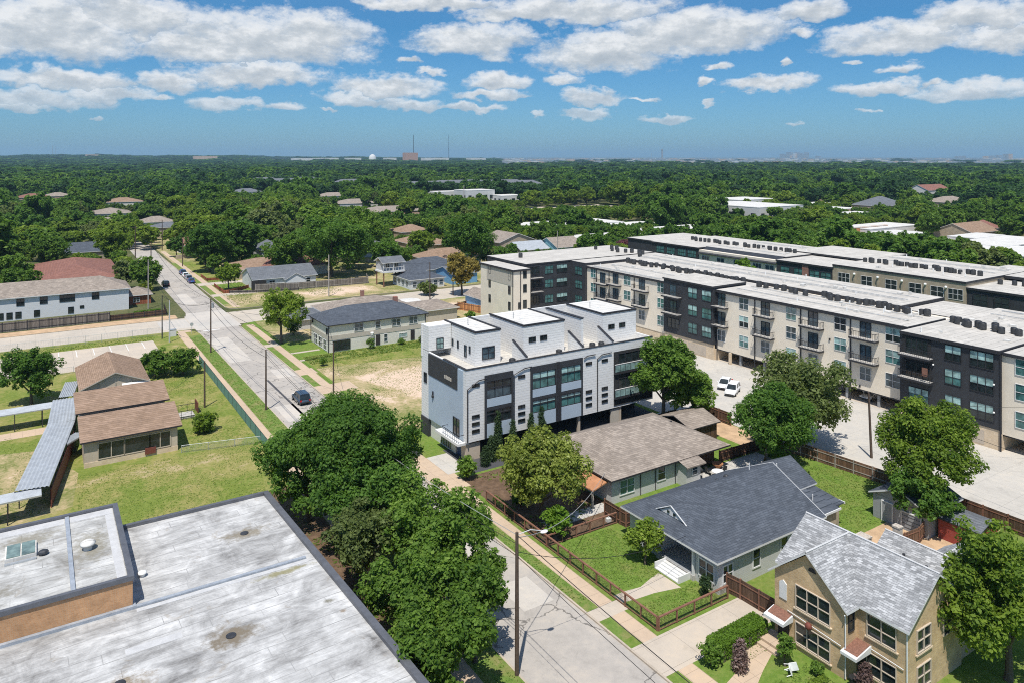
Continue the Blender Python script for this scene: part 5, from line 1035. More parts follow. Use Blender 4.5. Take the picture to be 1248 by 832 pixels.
# ---- distant roofs poking out of the tree cover
rs = random.Random(11)
W_ = 'white commercial building with flat roof'
def far(label, px_, d, w, dp, h, wall, roof, kind='flat', wins=0, rz=None, name='commercial_building', cat='building', zr=None, base=0):
    """a building at bearing px_ (tangent from the street axis heading) and distance d, turned square to the grid"""
    a = HEAD + math.atan(px_); dist = d / math.cos(math.atan(px_)); x, y = dist * math.sin(a), dist * math.cos(a)
    wl = []
    if wins:
        for q in range(wins):
            wl.append(('S', x - w / 2 + w * (q + .5) / wins, h * .35, w / wins * .4, h * .28, 1)); wl.append(('W', y - dp / 2 + dp * (q + .5) / wins, h * .35, dp / wins * .4, h * .28, 1))
    t = house(label, x - w / 2, y - dp / 2, x + w / 2, y + dp / 2, h, zr or h + 3, roof, wall, kind, wl, 'trim_dark', 'pane_dark', .4, name, cat)
    if base: t.location.z = base
    return t
T = lambda px: (px - 624) / 900
D = lambda py, z=0: 900 * (40 - z) / (py - 191)
far('white flat-roofed warehouse with square windows beyond the apartment roofs', T(912), 470, 42, 50, 9.5, 'far_white', 'white_membrane', wins=6)
far('low white commercial building cut behind trees beside the warehouse', T(905), 560, 40, 30, 8, 'far_white', 'white_membrane')
far('white stepped two-storey building among trees left of centre', T(578), 640, 28, 22, 11, 'far_white', 'white_membrane', wins=4)
far('low white building right of the stepped white one', T(618), 640, 24, 20, 6.5, 'far_white', 'white_membrane', wins=3)
far('long low white roof in front of the stepped white building', T(545), 720, 34, 18, 6, 'far_white', 'white_membrane')
for i, (px, d, w, lb) in enumerate(((345, 900, 40, 'grey'), (425, 870, 34, 'brown-grey'), (372, 960, 36, 'pale grey'), (520, 800, 60, 'long grey'), (560, 840, 70, 'long blue-grey'), (610, 850, 60, 'wide slate'), (640, 835, 36, 'pale blue-grey'), (322, 940, 36, 'off-white'))):
    far('%s hip-roofed apartment block in the row across the middle distance, %s one' % (lb, ('west end', 'near west', 'far west', 'centre', 'centre east', 'east', 'east end', 'extreme west')[i]), T(px), d, w, 16, 9.5, 'far_grey', 'grey_shingle', 'hip', 5, name='apartment_block', cat='apartment block', zr=13.5)
for i, (px, d, w, dp, h, wall, roof, lb) in enumerate(((150, 560, 26, 20, 6, 'cream_lap', 'brown_shingle', 'brown roof in the trees left of the long street'), (135, 470, 22, 26, 4.5, 'far_white', 'tan_shingle', 'long pale-roofed house in the trees over the street end'), (190, 420, 18, 14, 3.2, 'cream_lap', 'tan_shingle', 'pale house at the far end of the street'), (40, 620, 24, 18, 6, 'far_tan', 'red_shingle', 'tan house at the left among dark trees'), (70, 640, 22, 18, 6, 'far_tan', 'tan_shingle', 'pale tan house right of the dark trees at left'), (475, 480, 40, 22, 5, 'far_tan', 'tan_shingle', 'tan shop roof below the grey apartment row'), (432, 560, 30, 20, 5, 'far_white', 'tan_shingle', 'pale low shop left of the tan shop roof'), (500, 360, 16, 14, 4, 'tan_brick', 'brown_shingle', 'brown gable in trees right of the tan shop'), (405, 660, 26, 16, 5, 'far_white', 'tan_shingle', 'pale long roof among trees under the west row'), (300, 720, 26, 18, 6, 'far_white', 'grey_shingle', 'off-white roof among the left middle trees'))):
    far(lb, T(px), d, w, dp, h, wall, roof, 'hip', name='house', cat='house')
for px, d, w, dp, h, wall, lb in ((740, 330, 36, 18, 4.5, 'far_white', 'low white shop right behind the pink tree'), (690, 400, 60, 26, 4, 'far_white', 'wide pale store roof among trees right of centre'), (770, 395, 26, 14, 4, 'far_grey', 'low grey shop beside the wide pale store'), (1070, 372, 44, 18, 5, 'far_white', 'white strip store with orange band behind the green hedge of trees'), (1085, 345, 34, 16, 4, 'far_white', 'long white roof in front of the orange-banded store'), (1045, 455, 26, 20, 5, 'far_tan', 'tan shop roof above the strip store'), (1020, 500, 22, 18, 5, 'far_tan', 'tan roof left of the dark hip roof at right'), (1225, 305, 46, 20, 5, 'far_white', 'white flat store roof at the right frame edge'), (1190, 330, 26, 12, 4.5, 'far_white', 'low white store beside the red-striped truck'), (940, 520, 26, 20, 6, 'far_white', 'small white block at the warehouse right end')):
    far(lb, T(px), d, w, dp, h, wall, 'white_membrane')
t = far('dark hip-roofed hall among the right trees', T(1072), 520, 30, 24, 6, 'far_tan', 'grey_shingle', 'hip', zr=12, name='hall', cat='hall'); far('red-roofed cluster house in the right distance', T(1132), 690, 40, 20, 9, 'far_white', 'red_shingle', 'gable', zr=14, name='house', cat='house'); far('olive-grey roofed hall right of the red roofs', T(1155), 560, 34, 20, 6, 'far_tan', 'tan_shingle', 'hip', zr=10, name='hall', cat='hall')
far('orange-brown gabled restaurant roof at the right', T(1178), 360, 26, 18, 4, 'tan_brick', 'brown_shingle', 'gable', zr=8, name='restaurant', cat='restaurant'); far('small rust-red pyramid roof beside the orange-brown restaurant', T(1198), 375, 12, 12, 4, 'tan_brick', 'red_shingle', 'hip', zr=8, name='restaurant', cat='restaurant')
tag(far('orange band', T(1060), 362, 30, 1, 5.6, 'orange_fence_wood', 'orange_fence_wood', name='fascia_board', cat='sign band'), 'orange fascia band standing along the white strip store front', 'sign band')
b = MB()
# open car park and light ground in the right and middle distance
op = MB()
for px, d, w, dp, k in ((690, 560, 110, 60, 'drive'), (760, 420, 60, 30, 'drive'), (1120, 340, 70, 60, 'drive'), (1200, 330, 60, 50, 'drive'), (450, 520, 50, 40, 'bare_dirt'), (640, 540, 70, 26, 'school_lawn'), (1060, 415, 70, 24, 'drive'), (480, 760, 60, 30, 'drive')):
    a = HEAD + math.atan(T(px)); q = d / math.cos(math.atan(T(px))); x, y = q * math.sin(a), q * math.cos(a); op.poly([(x - w / 2, y - dp / 2, .14 + d * 1e-4), (x + w / 2, y - dp / 2, .14 + d * 1e-4), (x + w / 2, y + dp / 2, .14 + d * 1e-4), (x - w / 2, y + dp / 2, .14 + d * 1e-4)], k)
struct('open_ground', op)
# ---- small roofs half hidden in the tree belt
rs = random.Random(31); SP = []; nh = 0
while nh < 40:
    px = rs.uniform(-10, 1260); d = math.sqrt(rs.uniform(285 ** 2, 1000 ** 2)) if nh < 30 else rs.uniform(900, 2100)
    if px > 560 and d < 330: continue
    a = HEAD + math.atan(T(px)); x, y = d * math.sin(a), d * math.cos(a)
    if any((x - X) ** 2 + (y - Y) ** 2 < 34 ** 2 for X, Y in SP) or (28 < x < 50 and y < 345) or (150 < x < 215 and y < 200): continue
    SP.append((x, y)); nh += 1; big = px > 640 and rs.random() < .35; k = rs.choice(('tan_shingle', 'brown_shingle', 'grey_shingle', 'grey_shingle', 'red_shingle', 'tan_shingle')); sd = 'on the school side of the street' if x < 36 else ('above the cottages' if px < 640 else 'above the apartment roofs')
    ww, dd_ = rs.uniform(13, 20), rs.uniform(10, 15); far_ = d > 900
    if big: ww, dd_ = rs.uniform(22, 48) * (1.5 if far_ else 1), rs.uniform(16, 28); house('pale flat-roofed shop or store peeping out of the trees ' + sd, x - ww / 2, y - dd_ / 2, x + ww / 2, y + dd_ / 2, rs.uniform(4.5, 7), 0, 'white_membrane', rs.choice(('far_white', 'far_tan', 'far_grey')), 'flat', name='shop', cat='building', group='pale shops in the trees ' + sd)
    else: house({'tan_shingle': 'tan', 'brown_shingle': 'brown', 'grey_shingle': 'grey', 'red_shingle': 'reddish'}[k] + '-roofed house peeping out of the trees ' + sd, x - ww / 2, y - dd_ / 2, x + ww / 2, y + dd_ / 2, rs.uniform(3, 5.6), rs.uniform(7, 9), k, rs.choice(('white_lap', 'cream_lap', 'far_tan', 'tan_brick')), rs.choice(('hip', 'gable')), group='roofs in the trees ' + sd)
# ---- skyline
t = far('brown brick tower block on the skyline left of centre', T(500), 4300, 74, 50, 62, 'far_brick', 'far_brick', wins=0, name='tower_block', cat='tower block')
def mast(label, px, d, h, w, k='galvanised', base=0):
    a = HEAD + math.atan(T(px)); q = d / math.cos(math.atan(T(px))); x, y = q * math.sin(a), q * math.cos(a); b = MB(); b.tube([(x, y, base), (x, y, base + h)], [w, w * .6], k, 5); return tag(b.build('radio_mast'), label, 'mast')
mast('tall thin radio mast over the brick tower block', 504, 4350, 168, 2.2, 'dark_metal'); mast('thin radio mast right of the brick tower block', 547, 4600, 176, 2.0, 'dark_metal'); mast('left of two short masts on the far left skyline', 64, 5200, 108, 1.8, base=10); mast('right of two short masts on the far left skyline', 68, 5200, 106, 1.8, base=10)
t = thing('chimney_tower', 'slim grey chimney tower standing on the skyline right of centre', 'tower', (0, 0, 0)); a = HEAD + math.atan(T(807)); q = 6000 / math.cos(math.atan(T(807))); x, y = q * math.sin(a), q * math.cos(a); b = MB(); b.lathe(x, y, [(8, 0), (7, 90), (8.4, 92), (8.4, 100)], 'far_grey', 12); b.build('shaft', t); mast('short thin mast left of the chimney tower', 794, 6000, 72, 1.4)
t = thing('domed_hall', 'white domed hall on the skyline left of the brick tower', 'hall', (0, 0, 0)); a = HEAD + math.atan(T(454)); q = 3900 / math.cos(math.atan(T(454))); x, y = q * math.sin(a), q * math.cos(a); b = MB(); b.lathe(x, y, [(20, 0), (20, 26), (17, 40), (11, 48), (3, 52)], 'far_white', 14); b.build('dome', t, True)
far('pale tan complex on the wooded left skyline', T(250), 4200, 120, 60, 42, 'far_tan', 'far_tan', name='far_complex'); far('small pale building on the wooded far left skyline', T(112), 4600, 70, 40, 52, 'far_tan', 'far_tan', name='far_complex')
for i, (px, d, w, h) in enumerate(((372, 4300, 150, 30), (400, 4500, 110, 31), (430, 4300, 80, 31), (475, 4400, 60, 32), (530, 4500, 160, 31), (580, 4700, 110, 29))): far('long low pale warehouse on the skyline, %s of the domed hall' % ('far left', 'left', 'just left', 'just right', 'right', 'far right')[i], T(px), d, w, 60, h, 'far_white', 'far_white', name='far_warehouse', cat='warehouse')
sk = MB(); rs = random.Random(21) # the faint far city: one mass on the horizon
def skb(px, d, w, h):
    a = HEAD + math.atan(T(px)); q = d / math.cos(math.atan(T(px))); x, y = q * math.sin(a), q * math.cos(a); sk.box(x - w / 2, y - w / 2, 0, x + w / 2, y + w / 2, h, rs.choice(('far_white', 'far_grey', 'far_grey', 'far_grey', 'far_tan', 'far_grey')))
for _ in range(1500):
    px = rs.uniform(600, 1320); d = 3300 + 8000 * rs.random() ** 1.3; skb(px, d, rs.uniform(14, 44) * (.5 + d / 9000), rs.uniform(4, 12) * (.6 + d / 9000))
for _ in range(26): skb(rs.gauss(971, 9), 10500, rs.uniform(30, 60), rs.uniform(40, 105))
for px in (1226, 1230): skb(px, 7800, 46, 68)
for _ in range(10): skb(rs.uniform(1150, 1248), 9000, 50, rs.uniform(36, 58))
tag(sk.build('far_city'), 'faint city spread along the right horizon', 'city', kind='stuff')
# ================================================================== FENCES, POLES, WIRES, CARS, YARD THINGS
def line_pts(pts, step):
    out = []
    for a, c in zip(pts, pts[1:]):
        l = math.dist(a, c); n = max(1, round(l / step))
        for q in range(n): out.append((a[0] + (c[0] - a[0]) * q / n, a[1] + (c[1] - a[1]) * q / n))
    return out + [pts[-1]]
def bar(mb, a, c, z0, z1, th, k):
    dx, dy = c[0] - a[0], c[1] - a[1]; l = math.hypot(dx, dy) or 1; nx, ny = -dy / l * th / 2, dx / l * th / 2
    mb.prism([(a[0] + nx, a[1] + ny), (a[0] - nx, a[1] - ny), (c[0] - nx, c[1] - ny), (c[0] + nx, c[1] + ny)], z0, z1, k)
def board_fence(label, pts, h, k, post='rail_wood', step=2.4, rails=None, z=.1, group=None):
    t = thing('board_fence', label, 'fence', (*pts[0], 0), group); b = MB(); p = MB()
    for a, c in zip(pts, pts[1:]): bar(b, a, c, z, h, .06, k)
    b.build('boards', t)
    for (x, y) in line_pts(pts, step): p.box(x - .07, y - .07, z, x + .07, y + .07, h + .06, post)
    build_each(p, 'post', t); r = MB()
    for a, c in zip(pts, pts[1:]):
        for zz in ((.5, h - .35) if not rails else rails): bar(r, a, c, zz, zz + .09, .14, post)
    r.build('rail', t); return t
def rail_fence(label, pts, h=1.25, k='rail_wood', step=2.0, mesh='wire_black'):
    t = thing('rail_fence', label, 'fence', (*pts[0], 0), 'brown rail fences round the front yard'); p, r, m = MB(), MB(), MB()
    for (x, y) in line_pts(pts, step): p.box(x - .06, y - .06, .1, x + .06, y + .06, h, k)
    for a, c in zip(pts, pts[1:]):
        bar(r, a, c, h, h + .1, .18, k); bar(r, a, c, .2, .28, .06, k)
        for q in range(1, 7): bar(m, a, c, .28 + q * .13, .286 + q * .13, .012, mesh)
        for (x, y) in line_pts([a, c], .16): m.box(x - .006, y - .006, .28, x + .006, y + .006, h, mesh)
    build_each(p, 'post', t); r.build('rail', t); m.build('wire_panel', t); return t
rail_fence('long brown rail and wire fence along the sidewalk before the two bungalow yards', [(44, 45.6), (44, 73.6)]); rail_fence('brown rail and wire fence dividing the bungalow lawn from the tree-shaded yard', [(44.1, 61.5), (53.2, 61.4)]); rail_fence('brown rail and wire fence along the drive of the slate-roofed bungalow', [(44.1, 45.5), (52.6, 45.5)])
board_fence('dark brown board fence standing between the two bungalows', [(53.4, 63.6), (53.4, 61.0), (53.5, 60.2), (67, 60.0), (76, 60.2)], 1.9, 'dark_fence_wood'); board_fence('brown board fence running from drive to brick house', [(53.3, 46.2), (53.5, 44.8), (53.6, 40.8)], 1.9, 'dark_fence_wood')
board_fence('tall dark board fence by the porch awning of the tan-roofed bungalow', [(55.3, 64.4), (55.4, 61), (57, 60.3)], 1.9, 'dark_fence_wood') if False else None
board_fence('brown fence closing the back lawn against the pale alley', [(76, 60.2), (84.6, 66), (86.0, 62), (87.1, 50), (87.2, 47.6)], 1.8, 'brown_fence_wood', 'pole_pale', 2.4); board_fence('shadowed brown fence behind garage and red shed', [(87.2, 47.4), (87.2, 20)], 1.9, 'dark_fence_wood'); board_fence('brown fence panel between garage and brick house', [(69.6, 41.8), (76.6, 41.2), (78.2, 41.6)], 1.8, 'brown_fence_wood')
board_fence('low white-capped board fence along the townhouse lane', [(54, 80.7), (66, 80.75), (82, 80.9)], 1.7, 'dark_fence_wood', 'trim_white', 30, (1.62,)); board_fence('dark board fence at the end of the tan roof, by the alley', [(81.5, 79), (86.8, 79), (86.8, 74.5)], 2., 'dark_fence_wood'); board_fence('small dark fence behind the patio of the tan-roofed bungalow', [(75.2, 66.4), (82, 66.2), (84, 66)], 1.6, 'dark_fence_wood')
board_fence('dark grey board fence below the long white house', [(-30, 203.2), (15.2, 203.0)], 2.3, 'grey_fence_wood', 'trim_dark'); board_fence('low dark rail fence at the white house corner garden', [(15.3, 203.2), (27.8, 203.4), (28.4, 212)], 1.5, 'dark_fence_wood', 'trim_dark')
board_fence('weathered grey-brown board fence behind the grey cottage lot', [(54.8, 225.0), (66.4, 221), (88, 219.6), (90, 226)], 2.2, 'grey_fence_wood', 'pole_pale', 5); board_fence('bright new orange board fence by the blue shed', [(92.6, 169.4), (95.7, 160.4)], 2.1, 'orange_fence_wood'); board_fence('low redwood fence round the cottage front lawn', [(46.2, 240), (46.2, 226.2), (47.6, 226), (54.4, 231.5)], 1.1, 'redwood', 'redwood')
board_fence('redwood picket fence farther along the sidewalk', [(46.3, 262), (46.3, 252), (52, 252)], 1.0, 'redwood', 'redwood'); board_fence('dark picket fence in front of the cottage porch', [(47.7, 225.6), (54.6, 222.4), (66, 219.6)], .9, 'grey_fence_wood', 'trim_dark'); board_fence('dark fence beyond the vacant lot before the end apartment block', [(86.2, 160.5), (90.5, 168), (96, 171)], 1.8, 'dark_fence_wood')
def wire_fence(label, pts, h, screen=None, step=3.0):
    t = thing('chain_link_fence', label, 'fence', (*pts[0], 0), 'chain link fences of the school'); p, r, m = MB(), MB(), MB()
    for (x, y) in line_pts(pts, step): p.tube([(x, y, .1), (x, y, h + .05)], .04, 'galvanised' if not screen else 'dark_metal', 5)
    for a, c in zip(pts, pts[1:]):
        r.tube([(*a, h), (*c, h)], .03, 'galvanised' if not screen else 'dark_metal', 5)
        if screen: bar(m, a, c, .15, h - .05, .02, screen)
        else:
            for q in range(1, 9): r.tube([(*a, h * q / 9), (*c, h * q / 9)], .008, 'galvanised', 3, False)
            for (x, y) in line_pts([a, c], .3): m.box(x - .006, y - .006, .15, x + .006, y + .006, h, 'galvanised')
    build_each(p, 'post', t); r.build('rail', t); m.build('mesh_panel', t); return t
wire_fence('green-screened chain link fence along the school sidewalk', [(26.7, 153), (26.5, 100)], 1.7, 'screen_green'); wire_fence('low chain link fence from pavilion to green-screened fence', [(16.6, 107.9), (26.4, 105.6)], 1.1); wire_fence('chain link fence on the far side of the school parking lot', [(-60, 182.9), (24, 181.2)], 1.8); wire_fence('chain link fence on the near side of the school parking lot', [(-60, 158.4), (6, 158.6)], 1.3)
t = thing('kennel_frame', 'dark mesh enclosure with grey slab beside the pavilion lawn', 'enclosure', (19, 123, 0)); b = MB()
for x in (17.2, 18.6, 20, 21.4): b.box(x, 121.2, .1, x + .06, 121.26, 1.5, 'trim_dark'); b.box(x, 124.2, .1, x + .06, 124.26, 1.5, 'trim_dark')
[b.box(17.2, y, 1.44, 21.4, y + .06, 1.5, 'trim_dark') for y in (121.2, 124.2)]; [b.box(17.2, 121.2, .3 + q * .3, 21.4, 121.22, .32 + q * .3, 'trim_dark') for q in range(4)]; b.build('frame', t); b = MB(); b.box(18.4, 121.6, .1, 20.6, 123.8, .5, 'patio_stone'); b.build('slab', t); b = MB(); b.box(21.3, 123.2, .1, 21.4, 125.8, 1.7, 'sign_brown'); b.build('panel', t)

# ---- poles
def pole(label, x, y, h, r=.15, k='pole_wood', arm=None, cross=None, trans=False, lean=(0, 0), group='utility poles'):
    t = thing('utility_pole', label, 'utility pole', (x, y, 0), group); b = MB(); b.tube([(x, y, 0), (x + lean[0] / 2, y + lean[1] / 2, h / 2), (x + lean[0], y + lean[1], h)], [r * 1.15, r, r * .8], k, 8); b.build('pole', t)
    if cross:
        for z in cross: b = MB(); b.box(x - 1.1, y - .06, h - z - .06, x + 1.1, y + .06, h - z + .06, 'pole_wood'); [b.lathe(x + q, y, [(.05, h - z + .06), (.06, h - z + .2)], 'ac_pale', 6) for q in (-1, -.4, .4, 1)]; b.build('crossarm', t)
    if arm:
        b = MB(); b.tube([(x, y, h - .2), (x + arm[0] * .5, y + arm[1] * .5, h + .1), (x + arm[0], y + arm[1], h - .1)], .035, 'lamp_grey', 6); a_ = b.build('lamp_arm', t); b = MB(); b.ball((x + arm[0], y + arm[1], h - .15), (.34, .2, .11), 'plastic_white', 10, 6); b.build('lamp_head', a_)
    if trans: b = MB(); b.lathe(x + .35, y, [(.24, h - 1.9), (.26, h - 1.7), (.26, h - 1.0), (.2, h - .9)], 'transformer', 10); b.build('transformer', t)
    return t
pole('tall brown utility pole with street lamp at the near kerb', 31.2, 47.6, 11.1, .16, arm=(2.0, -.8)); pole('thin dark pole at the left kerb beside the screened fence', 30.6, 118.9, 9.6, .13); pole('thin dark pole on the right verge of the vacant lot', 40.9, 117.0, 9.6, .12); pole('dark pole on the verge close to the crossing with a transformer', 30.1, 159.8, 11, .14, trans=True)
pole('dark pole standing alone in the pavilion lawn', 22.7, 125.4, 7.5, .13); pole('dark metal signal pole at the school corner', 23.4, 177.5, 9.6, .11, 'dark_metal'); pole('pale steel pole beside the dark one at the school corner', 24.3, 173.4, 9.0, .13, 'lamp_grey'); pole('pale pole before the white house garden', 24.9, 214, 13, .15, 'pole_pale')
pole('pole at the shaded left kerb past the crossing', 32.0, 268, 12, .17, 'pole_wood', cross=(1,)); pole('farther pole along the left side of the far street', 33.2, 325, 13, .18, cross=(1,)); pole('pole at the right sidewalk beyond the parked cars', 45.0, 290, 10, .15, 'pole_wood'); pole('distant pole at the right of the far street', 45.5, 345, 13, .18, cross=(1,))
pole('dark leaning pole rising at the alley edge', 93.2, 56.4, 8.8, .15, lean=(-.35, .2)); pole('pale pole by the concrete lot behind the cream house', 70.3, 205, 12, .16, 'pole_pale'); pole('dark pole right of the stilt cabin', 92.8, 186, 10.5, .15, 'pole_wood'); pole('pole beside the yellow tree', 101.2, 188, 9, .14); pole('pale pole by the teal-sided house', 168, 228, 11.5, .15, 'pole_pale')
pole('pale pole rising in the distant clearing', 262, 470, 19, .3, 'pole_pale'); pole('white pole by the restaurant car park', 400, 205, 14, .22, 'pole_pale')
def wire(label, a, c, sag, r=.022, k='wire_black', lean=None):
    b = MB(); n = 18; pts = []
    for q in range(n + 1): f = q / n; pts.append((a[0] + (c[0] - a[0]) * f, a[1] + (c[1] - a[1]) * f, a[2] + (c[2] - a[2]) * f - sag * 4 * f * (1 - f)))
    b.tube(pts, r, k, 4); return tag(b.build('overhead_wire'), label, 'wire', 'overhead wires')
wire('pale cable from the near lamp pole up the street', (31.2, 47.6, 10.9), (30.6, 118.9, 9.5), 1.6, .03, 'wire_pale'); wire('dark lower wire from the near pole up the street', (31.2, 47.6, 9.3), (30.6, 118.9, 8.6), 1.6); wire('wire between the two dark left-kerb poles', (30.6, 118.9, 9.5), (30.1, 159.8, 10.6), 1.2); wire('sagging wire across the crossing to the school corner pole', (30.1, 159.8, 10.2), (23.4, 177.5, 9.4), 1.2, .04)
wire('wire crossing the road to the vacant lot pole', (30.1, 159.8, 10.6), (40.9, 117, 9.5), 2., .03); wire('service wire from the lot pole to the cream house', (40.9, 117, 9.5), (50.4, 147, 6.), .6); wire('sagging wire across the road past the crossing', (30.1, 159.8, 10.8), (32, 268, 11.8), 2.6, .035); wire('wire over the cross street to the white house pole', (24.3, 173.4, 8.9), (24.9, 214, 12.8), 1.2, .03)
wire('pale service drop over the sidewalk to the tan-roofed bungalow', (31.2, 47.6, 10.7), (55.4, 66, 3.4), 1.6, .03, 'wire_pale'); wire('long wire over the far street between distant poles', (32, 268, 11.5), (33.2, 325, 12.5), 1.5, .03); wire('wire from the near pole towards the frame bottom', (31.2, 47.6, 10.9), (32.5, -20, 11), 1.4, .03); wire('second wire towards the frame bottom over the asphalt', (31.2, 47.6, 9.3), (32.2, -20, 9.4), 1.5)
wire('wire over the alley to the charcoal bay', (92.9, 56.6, 8.6), (109.8, 40, 8.6), .8); wire('wire along the cottage lots to the concrete lot pole', (70.3, 205, 11.8), (92.8, 186, 10.2), 1.0)
wire('third wire from the near lamp pole up the street', (31.2, 47.6, 10.2), (30.6, 118.9, 9.0), 1.9); wire('low cable bundle along the left kerb past the screened fence', (30.6, 118.9, 8.4), (30.1, 159.8, 9.0), 1.0, .035); wire('wire from the crossing pole to the cream house corner', (30.1, 159.8, 9.6), (50.4, 157, 5.8), 1.); wire('service drop from the near pole to the slate bungalow', (31.2, 47.6, 9.6), (52, 50, 4.0), 1.2); wire('wire along the right verge to the corner tree', (40.9, 117, 9.4), (45, 290, 9.6), 3., .03); wire('alley wire running back behind the grey garage', (92.9, 56.6, 8.4), (88, 20, 8.4), .8); wire('wire from the lawn pole to the pavilion roof', (22.7, 125.4, 7.3), (16.5, 120, 5.0), .4)
# ---- street signs and boxes at the crossing
def sign(label, x, y, h, k, sz=.5):
    t = thing('street_sign', label, 'street sign', (x, y, 0)); b = MB(); b.tube([(x, y, .1), (x, y, h)], .04, 'galvanised', 6); b.build('post', t); b = MB(); c = [(x + sz * .5 * math.cos(a), y - .05, h - sz * .4 + sz * .5 * math.sin(a)) for a in [math.pi / 8 + q * math.pi / 4 for q in range(8)]]; b.poly(c, k); b.poly([(p[0], y - .03, p[2]) for p in c][::-1], 'galvanised'); b.build('sign_plate', t)
sign('stop sign seen from its grey back at the school corner', 29.6, 178.6, 2.6, 'galvanised', .8)
t = thing('utility_cabinet', 'pale roadside utility cabinet at the school corner', 'cabinet', (25.6, 179, 0)); b = MB(); b.box(25, 178.4, .1, 26.4, 179.4, 1.5, 'far_white'); b.build('body', t); b = MB(); b.box(24.95, 178.35, 1.5, 26.45, 179.45, 1.6, 'galvanised'); b.build('lid', t)

# ---- cars
def car_parts(t, paint, kind='suv', L_=4.7, W=1.86, H=1.7):
    """lofted body, dark glasshouse, lamps and wheels; nose at +Y"""
    h2 = W / 2; bt = .95 if kind == 'suv' else .86
    prof = [(-L_ / 2, .45, .62, .86), (-L_ / 2 + .12, .3, bt - .1, .96), (-L_ / 2 + .5, .24, bt, 1.), (-L_ * .2, .22, bt + .02, 1.), (L_ * .12, .22, bt + .02, 1.), (L_ / 2 - 1.15, .22, bt - .02, 1.), (L_ / 2 - .4, .24, bt - .14, .97), (L_ / 2 - .1, .3, bt - .26, .9), (L_ / 2, .42, .58, .8)]
    b = MB(); vs = []
    for y, z0, z1, f in prof:
        w = h2 * f; zm = z0 + (z1 - z0) * .55
        vs += [(-w * .9, y, z0), (-w, y, zm), (-w * .97, y, z1 - .06), (-w * .86, y, z1), (w * .86, y, z1), (w * .97, y, z1 - .06), (w, y, zm), (w * .9, y, z0)]
    n = 8; fs = []
    for j in range(len(prof) - 1):
        for q in range(n): fs.append((j * n + q, j * n + (q + 1) % n, (j + 1) * n + (q + 1) % n, (j + 1) * n + q))
    fs = [f[::-1] for f in fs]; fs.append(tuple(range(n))[::-1][::-1]); fs.append(tuple(range((len(prof) - 1) * n, len(prof) * n))[::-1])
    b.add(vs, fs, paint); b.build('body', t, True)
    y0, y1, y2, y3 = (-L_ / 2 + .12, -L_ / 2 + .45, L_ * .06, L_ * .2 + .15) if kind == 'suv' else (-L_ / 2 + .75, -L_ / 2 + 1.35, L_ * .05, L_ * .2 + .2)
    wb, wt = h2 * .9, h2 * .74; zb = bt - .02
    g = MB(); base = [(-wb, y0, zb), (wb, y0, zb), (wb, y3, zb), (-wb, y3, zb)]; top = [(-wt, y1, H), (wt, y1, H), (wt, y2, H), (-wt, y2, H)]
    g.add(base + top, [(0, 1, 5, 4), (1, 2, 6, 5), (2, 3, 7, 6), (3, 0, 4, 7)], 'pane_dark'); g.build('glasshouse', t)
    r = MB(); e = .03; r.add([(-wt - e, y1 - .08, H - .03), (wt + e, y1 - .08, H - .03), (wt + e, y2 + .08, H - .03), (-wt - e, y2 + .08, H - .03), (-wt + .06, y1 + .05, H + .04), (wt - .06, y1 + .05, H + .04), (wt - .06, y2 - .1, H + .04), (-wt + .06, y2 - .1, H + .04)], [(3, 2, 1, 0), (4, 5, 6, 7), (0, 1, 5, 4), (1, 2, 6, 5), (2, 3, 7, 6), (3, 0, 4, 7)], paint)
    for s in (-1, 1):
        for (ya, yb, za, zb_) in ((y1, y0, H - .03, zb), (y2, y3, H - .03, zb)): r.tube([(s * (wt + .01), ya, za), (s * (wb + .01), yb, zb_)], .055, paint, 5)
        ym = (y1 + y2) / 2; r.tube([(s * (wt + .015), ym, H - .03), (s * (wb + .015), ym - .05, zb)], .05, paint, 5)
    r.build('roof', t)
    for s in (-1, 1):
        for y in (-L_ * .295, L_ * .305):
            w = MB(); x0 = s * (h2 - .2); x1 = s * (h2 + .015)
            ring = lambda x, rr: [(x, y + rr * math.cos(2 * math.pi * q / 18), .34 + rr * math.sin(2 * math.pi * q / 18)) for q in range(18)]
            vs = ring(x0, .34) + ring(x1 - s * .03, .34) + ring(x1, .3); fs = []
            for j in (0, 1):
                for q in range(18): fs.append((j * 18 + q, j * 18 + (q + 1) % 18, (j + 1) * 18 + (q + 1) % 18, (j + 1) * 18 + q))
            fs.append(tuple(range(36, 54))); w.add(vs, fs, 'rubber'); wo = w.build('wheel', t)
            rm = MB(); rm.add(ring(x1 + s * .004, .2), [tuple(range(18))], 'chrome'); rm.build('rim', wo)
    for s in (-1, 1):
        b = MB(); b.box(s * h2 * .5, L_ / 2 - .16, .62, s * h2 * .82, L_ / 2 - .02, .76, 'plastic_white'); b.build('headlight', t)
        b = MB(); b.box(s * h2 * .62, -L_ / 2 - .02, .68, s * h2 * .9, -L_ / 2 + .16, .9, 'tail_red'); b.build('tail_light', t)
        b = MB(); b.box(s * (h2 - .03), y3 - .35, .98, s * (h2 + .17), y3 - .2, 1.14, paint); b.build('mirror', t)
    b = MB(); b.box(-h2 * .8, -L_ / 2 - .05, .38, h2 * .8, -L_ / 2 + .05, .55, 'rubber'); b.box(-h2 * .75, L_ / 2 - .06, .36, h2 * .75, L_ / 2 + .04, .52, 'rubber'); b.build('bumper', t)
def car(label, x, y, rz, paint, kind='suv', group='parked cars', name='parked_car', **kw):
    t = thing(name, label, 'car', (0, 0, 0), group); car_parts(t, paint, kind, **kw); t.location = (x, y, kw.get('z', .0)); t.rotation_euler = (0, 0, rz); return t
def setz(t, z): t.location.z = z; return t
c_ = car('dark slate SUV driving up the street', 36.6, 120.4, 0, 'car_slate', 'suv', None, 'suv', L_=4.9, W=1.95, H=1.75)
